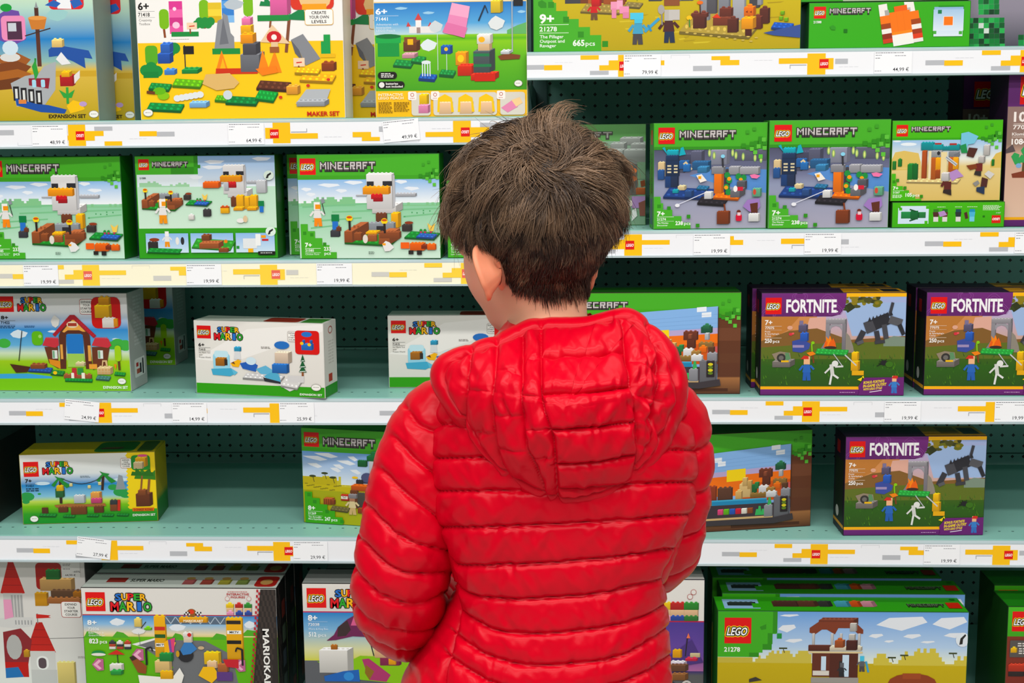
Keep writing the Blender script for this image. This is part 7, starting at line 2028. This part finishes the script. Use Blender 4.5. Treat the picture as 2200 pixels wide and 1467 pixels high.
# ---- hair: thousands of fine tapered strands combed away from the whorl
def px_dir(x, y):
    """head-local direction of the scalp point seen at a pixel"""
    best = None
    w = HW.reshape(-1, 3)
    qx, qy = pix(w)
    vis = ((w - HC) * (CAM - HC)).sum(-1) > 0
    dd = np.where(vis, (qx - x) ** 2 + (qy - y) ** 2, 1e12)
    i = int(dd.argmin())
    return (HL.reshape(-1, 3)[i] / np.linalg.norm(HL.reshape(-1, 3)[i]))
WH = px_dir(1185, 352)
NST, NSEG = 30000, 9
R1 = np.random.default_rng(3)
cand = R1.normal(size=(NST * 4, 3))
cand /= np.linalg.norm(cand, axis=1, keepdims=True)
cl = cand * rad_at(cand)[:, None]
cand = cand[is_scalp(cl, 5)][:NST]
NST = len(cand)
root = cand * rad_at(cand)[:, None]
rw = root @ LOC + HC
rx_, ry_ = pix(rw)
dwh = np.degrees(np.arccos(np.clip(cand @ WH, -1, 1)))
GD = LOC @ np.array([0, 0, -1.0])            # gravity in head space
front = cand[:, 0]
# length: long on top and to the sides, cropped towards the nape
camside = ((rw - HC) * (CAM - HC)).sum(-1) > 0
lim_y = np.interp(rx_, [960, 1040, 1120, 1200, 1300, 1340], [505, 480, 440, 425, 445, 450])
longz = np.clip((lim_y - ry_) / 150 + .5, 0, 1)
longz = np.where(camside, longz, np.clip((cand[:, 2] + .15) / .3, 0, 1))
nape = np.clip((ry_ - 540) / 80, 0, 1) * camside
LEN = (.014 + .038 * longz - .006 * nape) * R1.uniform(.75, 1.2, NST)
LEN *= np.where(dwh < 14, .8, 1)
lay = R1.uniform(0, 1, NST) ** 1.3
def flow(dirs):
    t = dirs - WH
    t = t - dirs * (t * dirs).sum(-1, keepdims=True)
    ln = np.linalg.norm(t, axis=-1, keepdims=True)
    t = t / (ln + 1e-6)
    sw = np.cross(dirs, t)
    a = np.degrees(np.arccos(np.clip(dirs @ WH, -1, 1)))
    k = (.75 * np.exp(-a / 28))[..., None]
    g = GD - dirs * (dirs @ GD)[..., None]
    gw = np.clip((a - 25) / 60, 0, 1)[..., None] * .55
    v = t + k * sw + gw * g
    return v / (np.linalg.norm(v, axis=-1, keepdims=True) + 1e-6)
# locks: every strand belongs to one of several hundred locks with a common bend
NG = 650
gi = R1.choice(NST, NG, replace=False)
gid = np.zeros(NST, int)
for a0 in range(0, NST, 4000):
    gid[a0:a0 + 4000] = (cand[a0:a0 + 4000] @ cand[gi].T).argmax(1)
lock_turn = (R1.normal(0, .42, NG) + .7 * vnoise(cand[gi][:, 1] * 5 + 3, cand[gi][:, 2] * 5 + cand[gi][:, 0] * 3, 4))[gid] + R1.normal(0, .1, NST)
lock_lift = (R1.normal(0, .42, NG)[gid])
lock_len = R1.uniform(.8, 1.18, NG)[gid]
LEN *= lock_len
PTS = np.zeros((NST, NSEG + 1, 3))
PTS[:, 0] = root - cand * .001
p = root.copy()
for i in range(NSEG):
    n = p / np.linalg.norm(p, axis=1, keepdims=True)
    f = flow(n)
    sd = np.cross(n, f)
    s_ = i / NSEG
    turn = lock_turn * (.4 + .9 * s_) * (.25 + .75 * longz)
    f = f * np.cos(turn)[:, None] + sd * np.sin(turn)[:, None]
    lift = (.42 + lock_lift * .7) * (1 - s_ * 1.5) * (.4 + .6 * longz) + np.where(longz < .3, -.1, .0)
    dr = f + n * lift[:, None] + GD * (.25 * s_)
    dr /= np.linalg.norm(dr, axis=1, keepdims=True)
    p = p + dr * (LEN / NSEG)[:, None]
    n = p / np.linalg.norm(p, axis=1, keepdims=True)
    rmin = rad_at(n) + .0012 + (.001 + .0065 * lay * longz + .0022 * lay) * min(1, (i + 1) / 3)
    r_ = np.linalg.norm(p, axis=1)
    p = n * np.maximum(r_, rmin)[:, None]
    PTS[:, i + 1] = p
# gather each lock towards its leading strand near the tips
G = PTS[gi][gid]
off = PTS[:, :1] - G[:, :1]
s_ = np.linspace(0, 1, NSEG + 1)[None, :, None]
kc = ((.12 + .5 * longz)[:, None, None]) * s_ ** 1.3
PTS = PTS * (1 - kc) + (G + off * (1 - .55 * s_)) * kc
# the tuft that stands up at the crown
tz = px_dir(1165, 318)
tw = np.exp(-(np.degrees(np.arccos(np.clip(cand @ tz, -1, 1))) / 13) ** 2) * (R1.uniform(0, 1, NST) > .55)
uploc = LOC @ np.array([.25, .1, 1.0])
rloc = LOC @ np.array([1.0, 0, -.1])
PTS += (tw[:, None, None] * (s_ ** .9 * .02 * uploc + s_ ** 2.2 * .04 * rloc))
# stray wisps
PTS += R1.normal(0, 1, (NST, 1, 3)) * .0022 * s_ ** 2 * (.35 + .65 * longz)[:, None, None] * (1 + 3.2 * (R1.uniform(0, 1, (NST, 1, 1)) > .95))
HPw = PTS @ LOC + HC - BO
T = np.gradient(HPw, axis=1)
T /= np.linalg.norm(T, axis=2, keepdims=True) + 1e-9
O_ = (HPw - (HC - BO))
O_ /= np.linalg.norm(O_, axis=2, keepdims=True)
A = np.cross(T, O_)
A /= np.linalg.norm(A, axis=2, keepdims=True) + 1e-9
B = np.cross(T, A)
rad = (.00042 * R1.uniform(.8, 1.25, (NST, 1)) * (1 - .78 * np.linspace(0, 1, NSEG + 1)[None] ** 1.6))[..., None]
V3 = np.stack([HPw + rad * (A * cos(q) + B * sin(q)) for q in (0, 2 * pi / 3, 4 * pi / 3)], 2)
VV = V3.reshape(-1, 3)
k0 = (np.arange(NST)[:, None] * (NSEG + 1) + np.arange(NSEG)[None]).ravel() * 3
Q = np.concatenate([np.stack([k0 + a, k0 + (a + 1) % 3, k0 + 3 + (a + 1) % 3, k0 + 3 + a], 1) for a in range(3)], 0)
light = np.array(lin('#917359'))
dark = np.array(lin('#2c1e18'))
tone = np.clip(.29 + .5 * (longz - .45) + R1.normal(0, .17, NST) + R1.normal(0, .2, NG)[gid], 0.02, 1)  # highlight streaks and dark gaps painted into strand tone; cropped hair darker too
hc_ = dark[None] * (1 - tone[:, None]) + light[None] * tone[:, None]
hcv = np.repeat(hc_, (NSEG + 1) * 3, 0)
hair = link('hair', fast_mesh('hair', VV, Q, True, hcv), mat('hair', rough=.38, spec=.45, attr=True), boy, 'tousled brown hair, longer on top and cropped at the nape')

# ---- trousers and shoes, below the picture
DEN = mat('dark_denim', '#2a3146', rough=.8, bump=(500, .2, 2))
tr = MB()
for s in (-1, 1):
    tr.tube([(s * .05, 0, .66), (s * .058, 0, .56), (s * .064, .004, .42), (s * .066, .0, .28), (s * .068, -.004, .14), (s * .068, -.004, .075)], [.085, .082, .068, .058, .052, .054], 20)
tro = tr.build('trousers', DEN, boy, True)
for s in (-1, 1):
    rows = []
    for yy, w, h in ((-.07, .012, .03), (-.062, .03, .055), (-.03, .036, .075), (.01, .036, .075), (.05, .038, .055), (.09, .04, .045), (.12, .034, .035), (.135, .014, .02)):
        a = np.linspace(0, 2 * pi, 16, endpoint=False)
        rows.append(np.stack([s * .068 + w * np.cos(a), np.full(16, yy), np.clip(h * .5 + h * .62 * np.sin(a), .0, 9)], 1))
    link('shoe', grid_mesh('shoe', np.array(rows), True, True, True), mat('shoe_canvas', '#30343a', rough=.7), boy)
